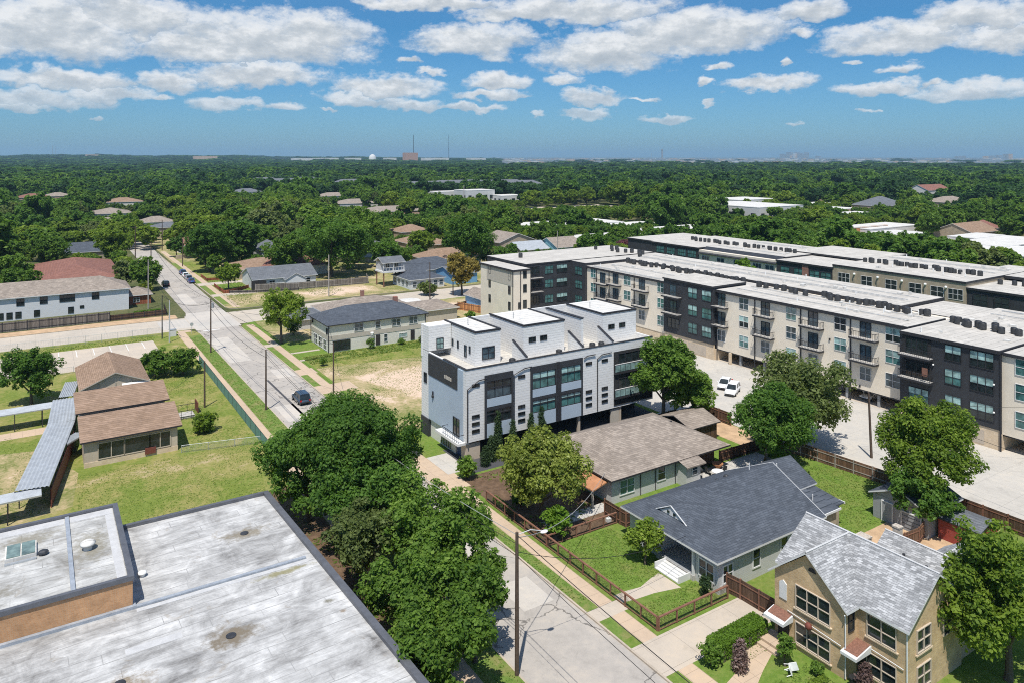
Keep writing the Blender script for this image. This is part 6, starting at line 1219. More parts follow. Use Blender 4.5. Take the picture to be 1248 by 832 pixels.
setz(car('farther of two white cars parked on the pale alley', 100.6, 87.6, R(118), 'car_white', 'sedan', H=1.5), .124); setz(car('nearer of two white cars parked on the pale alley', 99.0, 84.6, R(118), 'car_white', 'suv', H=1.62), .124)
car('dark blue car at the near end of the kerbside row past the crossing', 41.6, 252, 0, 'car_blue', 'sedan', H=1.5); car('silver car second in the kerbside row past the crossing', 41.8, 258.5, 0, 'car_silver', 'suv'); car('white car third in the kerbside row past the crossing', 42, 265, 0, 'car_white', 'sedan', H=1.5); car('black car last in the kerbside row past the crossing', 42.1, 271.5, 0, 'car_blue', 'suv')
car('black car in tree shade at the left kerb past the crossing', 33.9, 250, 0, 'car_black', 'suv')
setz(car('silver car parked under the cream apartment front', 115.6, 75.6, R(90), 'car_silver', 'suv'), .14); setz(car('dark car next to the silver one under the apartments', 115.6, 72.6 + 6.0, R(90), 'car_black', 'sedan', H=1.5), .14); setz(car('white car deep under the apartments near a column', 116.2, 70.2, R(90), 'car_white', 'sedan', H=1.5), .14)
fc = car('dark car in the far restaurant car park', 394, 214, .3, 'car_black', 'suv', 'cars in the far car parks'); setz(fc, .2)
rs = random.Random(4)
for px, d, lb in ((1162, 352, 'dark'), (1168, 350, 'dark'), (1174, 349, 'dark'), (1210, 345, 'white'), (1220, 352, 'white'), (1104, 395, 'dark'), (1112, 392, 'white'), (765, 410, 'red')):
    a = HEAD + math.atan(T(px)); q = d / math.cos(math.atan(T(px))); setz(car('%s car on the pale distant lot %s' % (lb, {1162: 'left of the white pole', 1168: 'just right of the white pole', 1174: 'farthest right by the white pole', 1210: 'beside the red-striped truck', 1220: 'at the right frame edge', 1104: 'left behind the tree hedge', 1112: 'right behind the tree hedge', 765: 'before the low grey shop'}[px]), q * math.sin(a), q * math.cos(a), rs.uniform(0, 3), {'dark': 'car_black', 'white': 'car_white', 'red': 'car_red'}[lb], 'suv', 'cars in the far car parks'), .2)
t = thing('box_truck', 'red and orange box truck at the right on the distant lot', 'truck', (0, 0, 0)); b = MB(); b.box(-1.3, -4.2, .9, 1.3, 2.0, 3.7, 'car_orange'); b.build('cargo_box', t); b = MB(); b.add([(-1.15, 2.05, .6), (1.15, 2.05, .6), (1.15, 4.2, .6), (-1.15, 4.2, .6), (-1.15, 2.05, 2.7), (1.15, 2.05, 2.7), (1.1, 3.3, 2.6), (-1.1, 3.3, 2.6), (1.12, 4.2, 1.6), (-1.12, 4.2, 1.6)], [(0, 1, 5, 4), (4, 5, 6, 7), (7, 6, 8, 9), (9, 8, 2, 3), (1, 2, 8, 6, 5), (0, 4, 7, 9, 3)], 'car_red'); b.build('cab', t)
for s in (-1, 1):
    for y in (-2.8, 3.1): b = MB(); b.ball((s * 1.1, y, .5), (.18, .5, .5), 'rubber', 12, 8); b.build('wheel', t)
a = HEAD + math.atan(T(1207)); q = 335 / math.cos(math.atan(T(1207))); t.location = (q * math.sin(a), q * math.cos(a), .2); t.rotation_euler = (0, 0, R(60))

# ---- yard things
t = thing('patio_table', 'white patio table on the stone patio behind the tan roof', 'table', (71.5, 63.4, .13)); b = MB(); b.lathe(71.5, 63.4, [(.75, .85), (.75, .9)], 'plastic_white', 14); b.build('tabletop', t); b = MB(); b.lathe(71.5, 63.4, [(.35, .13), (.08, .2), (.08, .85)], 'dark_metal', 8); b.build('leg', t)
def make_chair():
    e = thing('patio_chair', 'dark patio chair', 'chair', (0, 0, 0), 'patio chairs'); b = MB(); b.box(-.26, -.26, .4, .26, .26, .47, 'rubber'); b.build('seat', e); b = MB(); b.add([(-.26, .2, .47), (.26, .2, .47), (.26, .36, .98), (-.26, .36, .98), (-.26, .26, .47), (.26, .26, .47), (.26, .42, .98), (-.26, .42, .98)], [(0, 1, 2, 3), (7, 6, 5, 4), (3, 2, 6, 7), (0, 3, 7, 4), (1, 5, 6, 2)], 'rubber'); b.build('backrest', e)
    for s in (-1, 1):
        for u in (-1, 1): b = MB(); b.tube([(s * .23, u * .23, .4), (s * .26, u * .27, 0)], .025, 'dark_metal', 5); b.build('leg', e)
    return e
c0 = make_chair(); c0.location = (70.3, 63.2, .13); c0.rotation_euler = (0, 0, 1.3); c0['label'] = 'dark patio chair left of the white patio table'
dup(c0, (71.4, 62.1, .13), 2.9, 'dark patio chair in front of the white patio table'); dup(c0, (72.8, 63.6, .13), -1.4, 'dark patio chair right of the white patio table'); dup(c0, (71.2, 64.7, .13), .2, 'dark patio chair behind the white patio table')
t = thing('fire_pit', 'round rust-orange fire bowl on the stone patio', 'fire bowl', (73.6, 65.3, .13)); b = MB(); b.lathe(73.6, 65.3, [(.3, .13), (.35, .3), (.7, .65), (.72, .75), (.6, .72), (.2, .5)], 'copper_awning', 14); b.build('bowl', t); b = MB(); b.lathe(73.6, 65.3, [(.15, .13), (.12, .3)], 'dark_metal', 8); b.build('foot', t)
t = thing('gas_grill', 'dark barbecue grill at the patio edge', 'grill', (69.3, 64.6, .13)); b = MB(); b.box(68.8, 64.3, .75, 69.8, 64.9, 1.0, 'rubber'); b.build('firebox', t); b = MB(); b.tube([(68.8, 64.6, 1.02), (69.8, 64.6, 1.02)], .3, 'dark_metal', 10); b.build('lid', t); b = MB(); [b.box(x, y, .13, x + .05, y + .05, .75, 'dark_metal') for x in (68.85, 69.7) for y in (64.35, 64.8)]; build_each(b, 'leg', t)
def urn(label, x, y): b = MB(); b.lathe(x, y, [(.2, .12), (.12, .25), (.28, .5), (.34, .75), (.25, .8)], 'plastic_white', 10); tag(b.build('garden_urn'), label, 'urn')
t = thing('garden_chair', 'white garden chair tipped on the brick house lawn', 'chair', (48.6, 36.4, .13)); b = MB(); b.box(48.3, 36.1, .5, 48.9, 36.7, .56, 'plastic_white'); b.build('seat', t); b = MB(); b.box(48.85, 36.1, .56, 48.92, 36.7, 1.1, 'plastic_white'); b.build('backrest', t); b = MB(); [b.tube([(x, y, .5), (x + d_, y, .13)], .03, 'plastic_white', 5) for x, d_ in ((48.35, -.1), (48.85, .12)) for y in (36.15, 36.65)]; build_each(b, 'leg', t); t.rotation_euler = (R(70), 0, R(40)); t.location.z = .45
tag(MB().box(52.5, 62.0, .13, 53.0, 62.4, .5, 'plastic_white').lathe(52.75, 62.2, [(.06, .5), (.06, .9)], 'plastic_white', 7).build('standpipe'), 'small white standpipe at the dark fence end', 'standpipe')
# ================================================================== VEGETATION
def leaf_cloud(seed, cen, rad, nleaf, size, up=.35, squash=1.):
    """quads spread through clumps: cen (n,3), rad (n,), -> verts, tone per quad"""
    g = np.random.default_rng(seed); n = len(cen)
    w = rad ** 2; k = g.choice(n, nleaf, p=w / w.sum())
    d = g.normal(size=(nleaf, 3)); d[:, 2] += up; d /= np.linalg.norm(d, axis=1)[:, None]
    rr = rad[k] * (.58 + .58 * g.random(nleaf))
    p = cen[k] + d * rr[:, None] * np.array((1, 1, squash))
    nrm = d * .85 + g.normal(size=(nleaf, 3)) * .5 + np.array((0, 0, .65)); nrm /= np.linalg.norm(nrm, axis=1)[:, None]
    t = np.cross(nrm, g.normal(size=(nleaf, 3))); t /= np.linalg.norm(t, axis=1)[:, None] + 1e-9; b = np.cross(nrm, t)
    s = size * g.uniform(.45, 1.5, nleaf)[:, None]
    v = np.stack([p - t * s * .62, p + b * s * .42 + nrm * s * .05, p + t * s * .7, p - b * s * .42 + nrm * s * .05], 1).reshape(-1, 3)
    ct = g.random(n); tone = np.clip(.2 + .45 * ct[k] + g.normal(size=nleaf) * .2, 0, 1)
    return v, tone
def crown_clumps(seed, rx, ry, rz, zc, n, cr=(.3, .46), lean=.0):
    """boughs spread through the crown, each carrying several leaf clumps; lobes and hollows make the outline uneven"""
    g = np.random.default_rng(seed + 999); Rm = (rx + ry + rz) / 3
    d = g.normal(size=(n, 3)); d[:, 2] = d[:, 2] * .85 + .2; d /= np.linalg.norm(d, axis=1)[:, None]
    lob = g.normal(size=(6, 3)); lob /= np.linalg.norm(lob, axis=1)[:, None]; amp = g.uniform(-.26, .26, 6)
    sh = 1 + (np.clip(d @ lob.T, 0, 1) ** 3 * amp).sum(1)
    r = g.uniform(.25, 1., n) ** .55 * .72 * sh
    c = d * r[:, None] * np.array((rx, ry, rz)); c[:, 2] += zc
    br = g.uniform(cr[0], cr[1], n) * Rm * .8
    K = 9; e = g.normal(size=(n, K, 3)); e[:, :, 2] += .25; e /= np.linalg.norm(e, axis=2)[:, :, None]
    cc = (c[:, None, :] + e * (br[:, None] * g.uniform(.5, 1.08, (n, K)))[:, :, None] * np.array((1, 1, .8))).reshape(-1, 3)
    rad = (br[:, None] * g.uniform(.26, .5, (n, K))).reshape(-1)
    low = cc[:, 2] - rad < zc - rz * .98; cc[low, 2] = zc - rz * .98 + rad[low]
    return cc, rad
def quad_mesh(name, v, tone, mats):
    nq = len(tone); me = bpy.data.meshes.new(name)
    me.vertices.add(nq * 4); me.vertices.foreach_set('co', v.astype(np.float32).ravel())
    me.loops.add(nq * 4); me.loops.foreach_set('vertex_index', np.arange(nq * 4, dtype=np.int32))
    me.polygons.add(nq); me.polygons.foreach_set('loop_start', np.arange(0, nq * 4, 4, dtype=np.int32)); me.polygons.foreach_set('loop_total', np.full(nq, 4, dtype=np.int32))
    a = me.attributes.new('tone', 'FLOAT', 'FACE'); a.data.foreach_set('value', tone.astype(np.float32))
    for m in mats: me.materials.append(M[m])
    me.update(calc_edges=True); return me
def trunk_mb(seed, rx, rz, zc, tf, cen, k='bark', n=9):
    g = random.Random(seed); b = MB(); r = max(.08, .045 * rx + .03); fork = tf + rz * .35
    b.tube([(0, 0, -.1), (g.uniform(-.1, .1), g.uniform(-.1, .1), tf * .6), (g.uniform(-.2, .2), g.uniform(-.2, .2), fork)], [r * 1.35, r, r * .75], k, 8)
    idx = g.sample(range(len(cen)), min(n, len(cen)))
    for i in idx:
        c = cen[i]; m = (c[0] * .45 + g.uniform(-.3, .3), c[1] * .45 + g.uniform(-.3, .3), fork + (c[2] - fork) * .55)
        b.tube([(0, 0, fork - rz * .12), m, tuple(c)], [r * .55, r * .34, r * .1], k, 5)
    return b
def tree(name, label, cat, x, y, rx, rz, tf, leaf, seed, nleaf, size, nclump, group=None, ry=None, bark='bark', cr=(.3, .46), z0=.1, rz_=0):
    t = thing(name, label, cat, (x, y, z0), group); zc = tf + rz
    cen, rad = crown_clumps(seed, rx, ry or rx, rz, zc, nclump, cr)
    tb = trunk_mb(seed, rx, rz, zc, tf, cen, bark); o = bpy.data.objects.new('trunk', tb.mesh('trunk')); col.objects.link(o); o.parent = t
    v, tn = leaf_cloud(seed, cen, rad, nleaf, size)
    o = bpy.data.objects.new('crown', quad_mesh('crown', v, tn, [leaf])); col.objects.link(o); o.parent = t
    t.rotation_euler = (0, 0, rz_); return t
TREES = [
(25.2,80.2,6.2,5.2,1.2,'leaf_deep',"broad dark green tree shading the hall's back corner"),
(29.9,76.0,7.3,6.5,1.4,'leaf_deep','largest dark green tree filling the frame centre left beside the townhouse'),
(29.6,83.5,5.0,5.2,2.4,'leaf_deep','tall dark tree at the back of the roadside grove'),
(26.6,71.0,4.8,4.6,1.0,'leaf_deep','shaded dark tree against the hall wall between the two broadest crowns'),
(30.2,67.5,4.4,4.6,1.6,'leaf_deep','dark tree joining the big crown to the loose mid-green one'),
(25.4,63.4,3.9,3.7,1.6,'leaf_olive','olive green tree against the hall roof edge'),
(29.8,61.5,4.8,4.5,1.6,'leaf_mid','loose mid-green tree in the middle of the roadside grove'),
(30.6,55.9,4.4,4.5,1.8,'leaf_mid','mid-green tree overhanging the street kerb opposite the fenced yard'),
(25.6,54.2,4.5,3.8,1.2,'leaf_mid','round dense tree behind the lowest tree of the roadside grove'),
(24.6,47.4,4.5,3.8,1.2,'leaf_mid','lowest dense round tree of the roadside grove at frame bottom'),
(29.2,50.6,2.8,3.0,2.4,'leaf_mid','thin spreading tree leaning over the asphalt above the dry verge'),
(46.6,66.4,5.8,4.9,.8,'leaf_magnolia','yellow-green magnolia in the mulched yard of the tan-roofed bungalow'),
(45.9,62.3,1.5,1.7,0.2,'leaf_lime','small bright green egg-shaped bush by the dividing rail fence'),
(50.3,53.7,1.85,1.80,0.8,'leaf_bright','small round tree on the bungalow lawn by the porch'),
(79.0,80.6,6.2,6.0,2.2,'leaf_mid','tall leafy tree against the right end of the townhouse'),
(83.4,78.8,4.6,3.4,1.6,'leaf_mid','low spreading tree under the tall one by the townhouse end'),
(88.4,63.2,8.4,5.4,1.8,'leaf_olive','grey-green thin-leaved spreading tree by the alley'),
(78.4,60.0,5.6,4.9,1.6,'leaf_deep','dense dark tree left of the grey-green one by the alley fence'),
(83.4,43.8,6.4,5.6,2.0,'leaf_bright','large bright tree in front of the charcoal apartment bay'),
(79.2,42.2,3.6,3.2,1.2,'leaf_deep','dark lower tree shading the grey garage and red shed'),
(62.4,26.8,5.4,5.4,1.2,'leaf_bright','large sunlit tree covering the right frame edge by the brick house'),
(81.0,30.6,2.4,3.6,1.5,'leaf_lime','bright tree cut by the right frame edge above the large sunlit one'),
(-0.5,142.2,4.8,4.3,.8,'leaf_deep','round dark tree by the school walkway'),
(18.5,148.1,3.6,2.4,0.0,'leaf_mid','left of two leafy bushes at the school parking lot'),
(22.8,146.2,3.7,2.6,0.0,'leaf_mid','right of two leafy bushes at the school parking lot'),
(20.4,114.2,1.8,1.4,0.0,'leaf_bright','small bright bush on the pavilion lawn'),
(44.2,159.4,5.4,4.9,2.4,'leaf_bright','bright leafy tree on the corner by the cream house'),
(51.4,265.5,3.34,3.41,0.8,'leaf_mid','round clipped tree on the far cottage lawn'),
(48.2,230,4.2,3.6,1.8,'leaf_bright','bright umbrella-shaped tree on the cottage lawn'),
(103.5,186.9,5.4,5.0,2.5,'leaf_yellow','golden yellow tree by the pale cottages'),
(45.0,80.0,1.4,1.5,0.1,'leaf_mid','leafy shrub at the townhouse driveway edge'),
(41.4,90.2,1.9,1.9,0.2,'leaf_bright','light green shrub at the townhouse street end'),
(50.4,270,9.0,8.2,2.0,'leaf_deep','dense dark tree over the street corner past the parked cars'),
(82.4,238.0,12.0,9.6,2.0,'leaf_deep','wide dark tree behind the grey cottage fence'),
(70.2,246.9,7.90,6.45,2.0,'leaf_mid','mid-green tree left of the wide dark one behind the cottage'),
(130.0,228.6,9.8,9.6,2.0,'leaf_deep','conical dark tree above the pale cottages'),
(27.6,242.4,5.2,4.9,1.0,'leaf_mid','tree at the white house corner by the street'),
(22.5,247.6,3.91,4.49,1.0,'leaf_olive','olive tree with reddish top at the white house corner'),
(26.6,236,1.96,1.75,0.2,'leaf_magnolia','pale flowering shrub at the white house corner'),
(-4.5,240,6.0,4.4,1.5,'leaf_mid','leafy tree at the left edge behind the white house roof'),
(3.7,306,7.69,5.75,2.0,'leaf_mid','tree before the slate-blue roof at left'),
(24.7,310,7.0,6.0,2.0,'leaf_bright','bright tree right of the slate-blue roof at left'),
(36.5,372,5.71,5.46,2.0,'leaf_bright','bright tree standing at the head of the long street'),
(47.1,318,3.88,3.96,1.0,'leaf_deep','round dark tree beside the far street end'),
(102.7,238,5.99,5.00,1.5,'leaf_deep','dark tree behind the stilt cabin'),
(127,262,5.80,5.18,1.0,'leaf_bright','yellow-green tree left of the brown hip roof'),
(103.1,266.2,10.5,9.2,2.0,'leaf_mid','broad tree in the middle of the wooded belt behind the cabin'),
(196,221,4.2,3.4,0.5,'leaf_pink','pink flowering tree behind the apartment roof'),
(152,126,3.4,6.0,3.5,'leaf_lime','lime green tree in the courtyard between the apartment buildings'),
(382.0,477.9,8.8,7.6,1.0,'leaf_bright','round bright tree standing alone in the distant clearing'),
(89.1,156.5,1.38,1.00,0.1,'leaf_mid','bush beside the orange fence end'),
(94.8,192.1,3.0,1.8,0.1,'leaf_olive','dry bush by the road behind the cream house'),
(48.6,165.6,1.86,1.5,0.3,'leaf_mid','low bush at the cream house back corner'),
(46.2,138.0,0.93,0.79,0.1,'leaf_mid','small bush on the vacant lot edge'),
(51.2,46.9,0.5,0.9,0.2,'leaf_cypress','small dark upright shrub at the bungalow porch corner'),
(44.6,40.2,0.95,0.9,0.1,'leaf_mid','spiky green shrub at the sidewalk end of the hedge'),
(49.4,37.0,0.7,1.1,0.5,'leaf_mid','young flowering shrub in front of the brick house'),
(50.6,35.0,0.55,0.5,0.1,'leaf_mid','small clipped bush below the brick house window'),
(46.7,70.4,1.30,0.95,0.1,'leaf_mid','low bush under the magnolia by the rail fence'),
(54.6,57.5,.6,.5,.1,'leaf_mid','low shrub at the bungalow side by the dark fence'),
(65.5,144.6,1.0,.6,.1,'leaf_mid','row shrub along the cream house wall near the blue-dark door'),(58.6,144.9,.9,1.2,.1,'leaf_mid','upright shrub before the cream house meter box'),
(70.5,144.4,1.3,.6,.1,'leaf_olive','low shrub at the right end of the cream house wall'),
]
PL = []
for i, (x, y, rx, rz, tf, leaf, lab) in enumerate(TREES):
    d = math.hypot(x, y); nm = 'tree' if rx > 2.1 and tf > .3 else 'shrub'
    dens = 1.0 if d < 130 else .7
    nl = int(min(70000, max(1500, 520 * rx * (rx + rz) * dens))); sz = .23 if d < 100 else (.3 if d < 180 else .5)
    if (leaf == 'leaf_olive' and rx > 5) or 'loose' in lab or 'thin' in lab: nl = int(nl * .6)
    sc_ = .23 / sz
    tree(nm, lab, 'tree' if nm == 'tree' else 'shrub', x, y, rx, rz, tf, leaf, 100 + i, int(nl * sc_ ** 1.3), sz if rx > 1.2 else .15, max(9, int(14 + 3.4 * rx)) if tf > .5 else 34, bark='pale_bark' if leaf in ('leaf_olive',) else 'bark', cr=(.3, .46) if rx > 3 else (.4, .6), z0=.1)
    PL.append((x, y, rx))
# narrow cypresses along the townhouse
for x, y, h, lb in ((46.0, 38.5, 2.5, 'pinkish-grey column shrub between the hedge and the curved path'), (51.4, 31.6, 2.6, 'pinkish-grey column shrub beside the dark bin at the brick house'), (50.3, 82.9, 3.4, 'leftmost slim cypress at the corner of the townhouse lane'), (51.6, 83.4, 6.2, 'tallest slim cypress before the first glazed townhouse bay'), (54.0, 83.3, 4.6, 'short slim cypress right of the tallest one'), (56.8, 83.2, 5.0, 'slim cypress before the second white townhouse pier'), (58.6, 83.2, 5.6, 'rightmost slim cypress before the teal townhouse bay'), (48.8, 82.0, 2.6, 'small slim cypress beside the driveway shrub')):
    t = thing('cypress' if y > 60 else 'column_shrub', lb, 'cypress' if y > 60 else 'shrub', (x, y, .1), 'slim cypresses along the townhouse' if y > 60 else None); g_ = np.random.default_rng(int(h * 100)); n = 26
    zz = np.linspace(.3, h - .2, n); r_ = .52 * np.sin(np.pi * np.clip(.12 + .88 * (1 - zz / h), 0, 1) ** .8 * .5) + .1
    cen = np.stack([g_.normal(size=n) * .07, g_.normal(size=n) * .07, zz], 1); v, tn = leaf_cloud(int(h * 10), cen, r_, int(900 * h), .13, .6)
    o = bpy.data.objects.new('crown', quad_mesh('crown', v, tn, ['leaf_cypress' if y > 60 else 'leaf_plum'])); col.objects.link(o); o.parent = t
    b = MB(); b.tube([(0, 0, 0), (0, 0, h * .6)], [.08, .04], 'bark', 6); o = bpy.data.objects.new('trunk', b.mesh('trunk')); col.objects.link(o); o.parent = t
# clipped hedge by the drive
def hedge(label, pts, w, h, leaf, n, sz=.13):
    g_ = np.random.default_rng(5); cs = []
    for a, c in zip(pts, pts[1:]):
        l = math.dist(a, c); m = int(l / .35)
        ux, uy = (c[0] - a[0]) / l, (c[1] - a[1]) / l
        for q in range(m):
            for o_ in np.linspace(-w / 2 + .25, w / 2 - .25, 4):
                for z in np.linspace(.25, h - .22, 4): cs.append((a[0] + ux * q * .35 - uy * o_, a[1] + uy * q * .35 + ux * o_, z))
    cs = np.array(cs); o = cs.mean(0); o[2] = 0; cs = cs - o; v, tn = leaf_cloud(3, cs, np.full(len(cs), .2), n, sz, .5)
    t = thing('hedge', label, 'hedge', (o[0], o[1], .12)); ob = bpy.data.objects.new('foliage', quad_mesh('foliage', v, tn, [leaf])); col.objects.link(ob); ob.parent = t
    b = MB(); [b.box(c[0] + o[0] - .15, c[1] + o[1] - .15, .12, c[0] + o[0] + .15, c[1] + o[1] + .15, .12 + c[2] * .9, 'bark') for c in cs[::6]]; b.build('stem', t)
hedge('thick clipped bright green hedge between the drive and the brick house', [(45.4, 40.6), (51.6, 40.75)], 1.7, 1.5, 'leaf_lime', 42000, .1); hedge('low green planting strip along the tan bungalow fence', [(44.7, 69), (44.7, 73.2)], .7, .8, 'leaf_mid', 4000); hedge('low clipped edging hedge below the brick house window', [(49.0, 34.4), (51.0, 34.2)], .7, .45, 'leaf_bright', 2500)
hedge('row of green shrubs along the white house corner garden fence', [(21, 206), (27, 206.4)], 1.4, 1.2, 'leaf_mid', 2500, .3)

# ---- prototypes for the wooded belt
def proto_mesh(seed, leaf, rx, rz, tf, nl, sz, ncl):
    cen, rad = crown_clumps(seed, rx, rx * random.Random(seed).uniform(.85, 1.1), rz, tf + rz, ncl, (.3, .46)); v, tn = leaf_cloud(seed, cen, rad, nl, sz)
    cm = quad_mesh('crown', v, tn, [leaf]); tm = trunk_mb(seed, rx, rz, tf + rz, tf, cen, 'bark', 5).mesh('trunk'); return cm, tm
KINDS = [('leaf_mid', 5.2, 4.6, 1.2), ('leaf_deep', 5.8, 5.0, 1.4), ('leaf_mid', 4.4, 4.8, 1.2), ('leaf_bright', 4.8, 4.2, 1.2), ('leaf_deep', 4.6, 5.2, 1.2), ('leaf_olive', 5.4, 4.2, 1.4), ('leaf_mid', 6.2, 4.6, 1.5), ('leaf_bright', 4.0, 3.8, .8)]
KNAME = {'leaf_mid': 'mid-green', 'leaf_deep': 'dark green', 'leaf_bright': 'bright green', 'leaf_olive': 'olive green'}
HI = [proto_mesh(500 + i, k[0], k[1], k[2], k[3], 9000, .52, 24) for i, k in enumerate(KINDS)]
LO = [proto_mesh(600 + i, {'leaf_deep': 'leaf_shaded', 'leaf_bright': 'leaf_mid', 'leaf_mid': 'leaf_deep', 'leaf_olive': 'leaf_shaded'}[k[0]], k[1], k[2], k[3], 2200, 1.0, 16) for i, k in enumerate(KINDS)]  # leaf colours swapped for darker ones, painting cloud shadow over the distance
# where trees do not stand: buildings (with the view corridor the photo keeps open before them), roads, lots
BLD = []; BH = []; BG = []
for o in list(col.objects):
    if o.get('category') in ('house', 'building', 'garage', 'shed', 'carport', 'pavilion', 'cabin', 'apartment block', 'hall', 'restaurant', 'warehouse', 'tower block', 'truck') and o.type == 'EMPTY':
        w = [c for c in o.children if c.type == 'MESH' and c.name.split('.')[0] in ('wall', 'roof', 'brick_wall', 'dark_wall', 'cargo_box')]
        if not w: continue
        xs = [v.co.x + o.location.x for c in w for v in c.data.vertices]; ys = [v.co.y + o.location.y for c in w for v in c.data.vertices]
        BLD.append((min(xs), max(xs), min(ys), max(ys))); BH.append(max(v.co.z for c in w for v in c.data.vertices)); BG.append(1.7 if 'trees' in str(o.get('group', '')) else (1.3 if o.name.startswith('commercial') and 'warehouse with' not in o['label'] and 'stepped' not in o['label'] else (1.0 if o.name.startswith('apartment_block') else .5)))
BA = []
for (x0, x1, y0, y1), hh, gp in zip(BLD, BH, BG):
    cx, cy = (x0 + x1) / 2, (y0 + y1) / 2; d = math.hypot(cx, cy)
    angs = [math.atan2(x, y) for x in (x0, x1) for y in (y0, y1)]; BA.append((min(angs), max(angs), d, min(math.hypot(x, y) for x in (x0, x1) for y in (y0, y1)), hh, gp))
RECT = [(29, 46.8, -50, 345), (-160, 125, 178, 205), (40, 125, 95, 185), (-160, 31, -50, 185), (-80, 32, 196, 232), (44, 92, 200, 246), (40, 205, -60, 150), (80, 200, 140, 188), (40, 60, 200, 232), (56, 92, 203, 222), (84, 125, 185, 218), (112, 134, 218, 226)]
LOTS = []
for px, d, w, dp in ((690, 560, 100, 44), (760, 420, 36, 20), (1120, 340, 40, 36), (1195, 330, 50, 36), (450, 520, 30, 24), (640, 540, 60, 22)):
    a = HEAD + math.atan(T(px)); q = d / math.cos(math.atan(T(px))); LOTS.append((q * math.sin(a), q * math.cos(a), w / 2, dp / 2)); cx, cy = LOTS[-1][:2]; an_ = [math.atan2(cx + i * w / 2, cy + j * dp / 2) for i in (-1, 1) for j in (-1, 1)]; BA.append((min(an_), max(an_), math.hypot(cx, cy), math.hypot(cx, cy), 4., .9))
def vn(x, y, s=1.):
    """smooth value noise, 0..1"""
    x /= s; y /= s; i, j = math.floor(x), math.floor(y); u, v = x - i, y - j; u = u * u * (3 - 2 * u); v = v * v * (3 - 2 * v)
    h = lambda a, b: (math.sin(a * 127.1 + b * 311.7) * 43758.5453) % 1.
    return (h(i, j) * (1 - u) + h(i + 1, j) * u) * (1 - v) + (h(i, j + 1) * (1 - u) + h(i + 1, j + 1) * u) * v
def hmax(x, y, r):
    """tallest tree that still leaves the roofs and lots behind it in view"""
    d = math.hypot(x, y); an = math.atan2(x, y); m = r * .3 / d; top = 99.
    for a0, a1, bd, near, bh, fr in BA:
        if a0 - m < an < a1 + m and near - 330 < d < near: top = min(top, bh * fr + 40 * (near - d) / near)
    return top
def free(x, y, r, rnd):
    for x0, x1, y0, y1 in RECT:
        if x0 - r * .7 < x < x1 + r * .7 and y0 - r * .7 < y < y1 + r * .7: return False
    for x0, x1, y0, y1 in BLD:
        if x0 - r * .8 < x < x1 + r * .8 and y0 - r * .8 < y < y1 + r * .8: return False
    for cx, cy, w, dp in LOTS:
        if abs(x - cx) < w and abs(y - cy) < dp: return False
    for X, Y, R_ in PL:
        if (X - x) ** 2 + (Y - y) ** 2 < (R_ + r * .5) ** 2: return False
    return True
rnd = random.Random(77); pts = []; GRID = {}
def near_ok(x, y, s):
    i, j = int(x // 12), int(y // 12)
    for a in (-1, 0, 1):
        for b in (-1, 0, 1):
            for (X, Y, S) in GRID.get((i + a, j + b), ()):
                if (X - x) ** 2 + (Y - y) ** 2 < (min(s, S) * .92) ** 2: return False
    return True
A0, A1 = HEAD - R(40), HEAD + R(40)
tries = 0
while tries < 70000: # 150 m to 950 m: a stand of separate crowns
    tries += 1; d = math.sqrt(rnd.uniform(140 ** 2, 950 ** 2)); a = rnd.uniform(A0, A1); x, y = d * math.sin(a), d * math.cos(a); s = rnd.uniform(.9, 2.15); s = min(s, hmax(x, y, 5 * s) / 10.8); r = 5 * s
    if s < .33 or (vn(x, y, 90) > .8 and rnd.random() < .75): continue
    if near_ok(x, y, 8.2 * s) and free(x, y, r, rnd): pts.append((x, y, s, d)); GRID.setdefault((int(x // 12), int(y // 12)), []).append((x, y, 8.2 * s))
pts.sort(key=lambda p: p[3])
def vis(p):
    a = math.atan2(p[0], p[1]) - HEAD; return abs(math.tan(a)) < .72
cand = [p for p in pts if vis(p)]; NEAR = cand[:226]; ns = set(NEAR)
def pick(x, y):
    n_ = vn(x, y, 60) + rnd.uniform(-.3, .3)
    return rnd.choice((1, 4)) if n_ < .3 else (rnd.choice((3, 7)) if n_ > .56 else rnd.choice((0, 2, 6, 0, 2, 5)))
for i, (x, y, s, d) in enumerate(NEAR):
    k = pick(x, y); cm, tm = HI[k]; tn = math.tan(math.atan2(x, y) - HEAD); px = 624 + 900 * tn
    zone = 'on the school side of the long street' if x < 36 else ('between the long street and the pale cottages' if px < 470 else ('behind the pale cottages and the apartment wing' if px < 690 else ('behind the middle of the apartment roofs' if px < 960 else 'behind the nearer half of the apartment roofs')))
    lab = '%s tree in the wooded belt %s' % (KNAME[KINDS[k][0]], zone)
    t = thing('tree', lab, 'tree', (x, y, 0), 'trees of the wooded belt ' + zone); t.rotation_euler = (0, 0, rnd.uniform(0, 6.28)); t.scale = (s, s, s * rnd.uniform(.85, 1.1))
    for nm, me in (('trunk', tm), ('crown', cm)): o = bpy.data.objects.new(nm, me); col.objects.link(o); o.parent = t
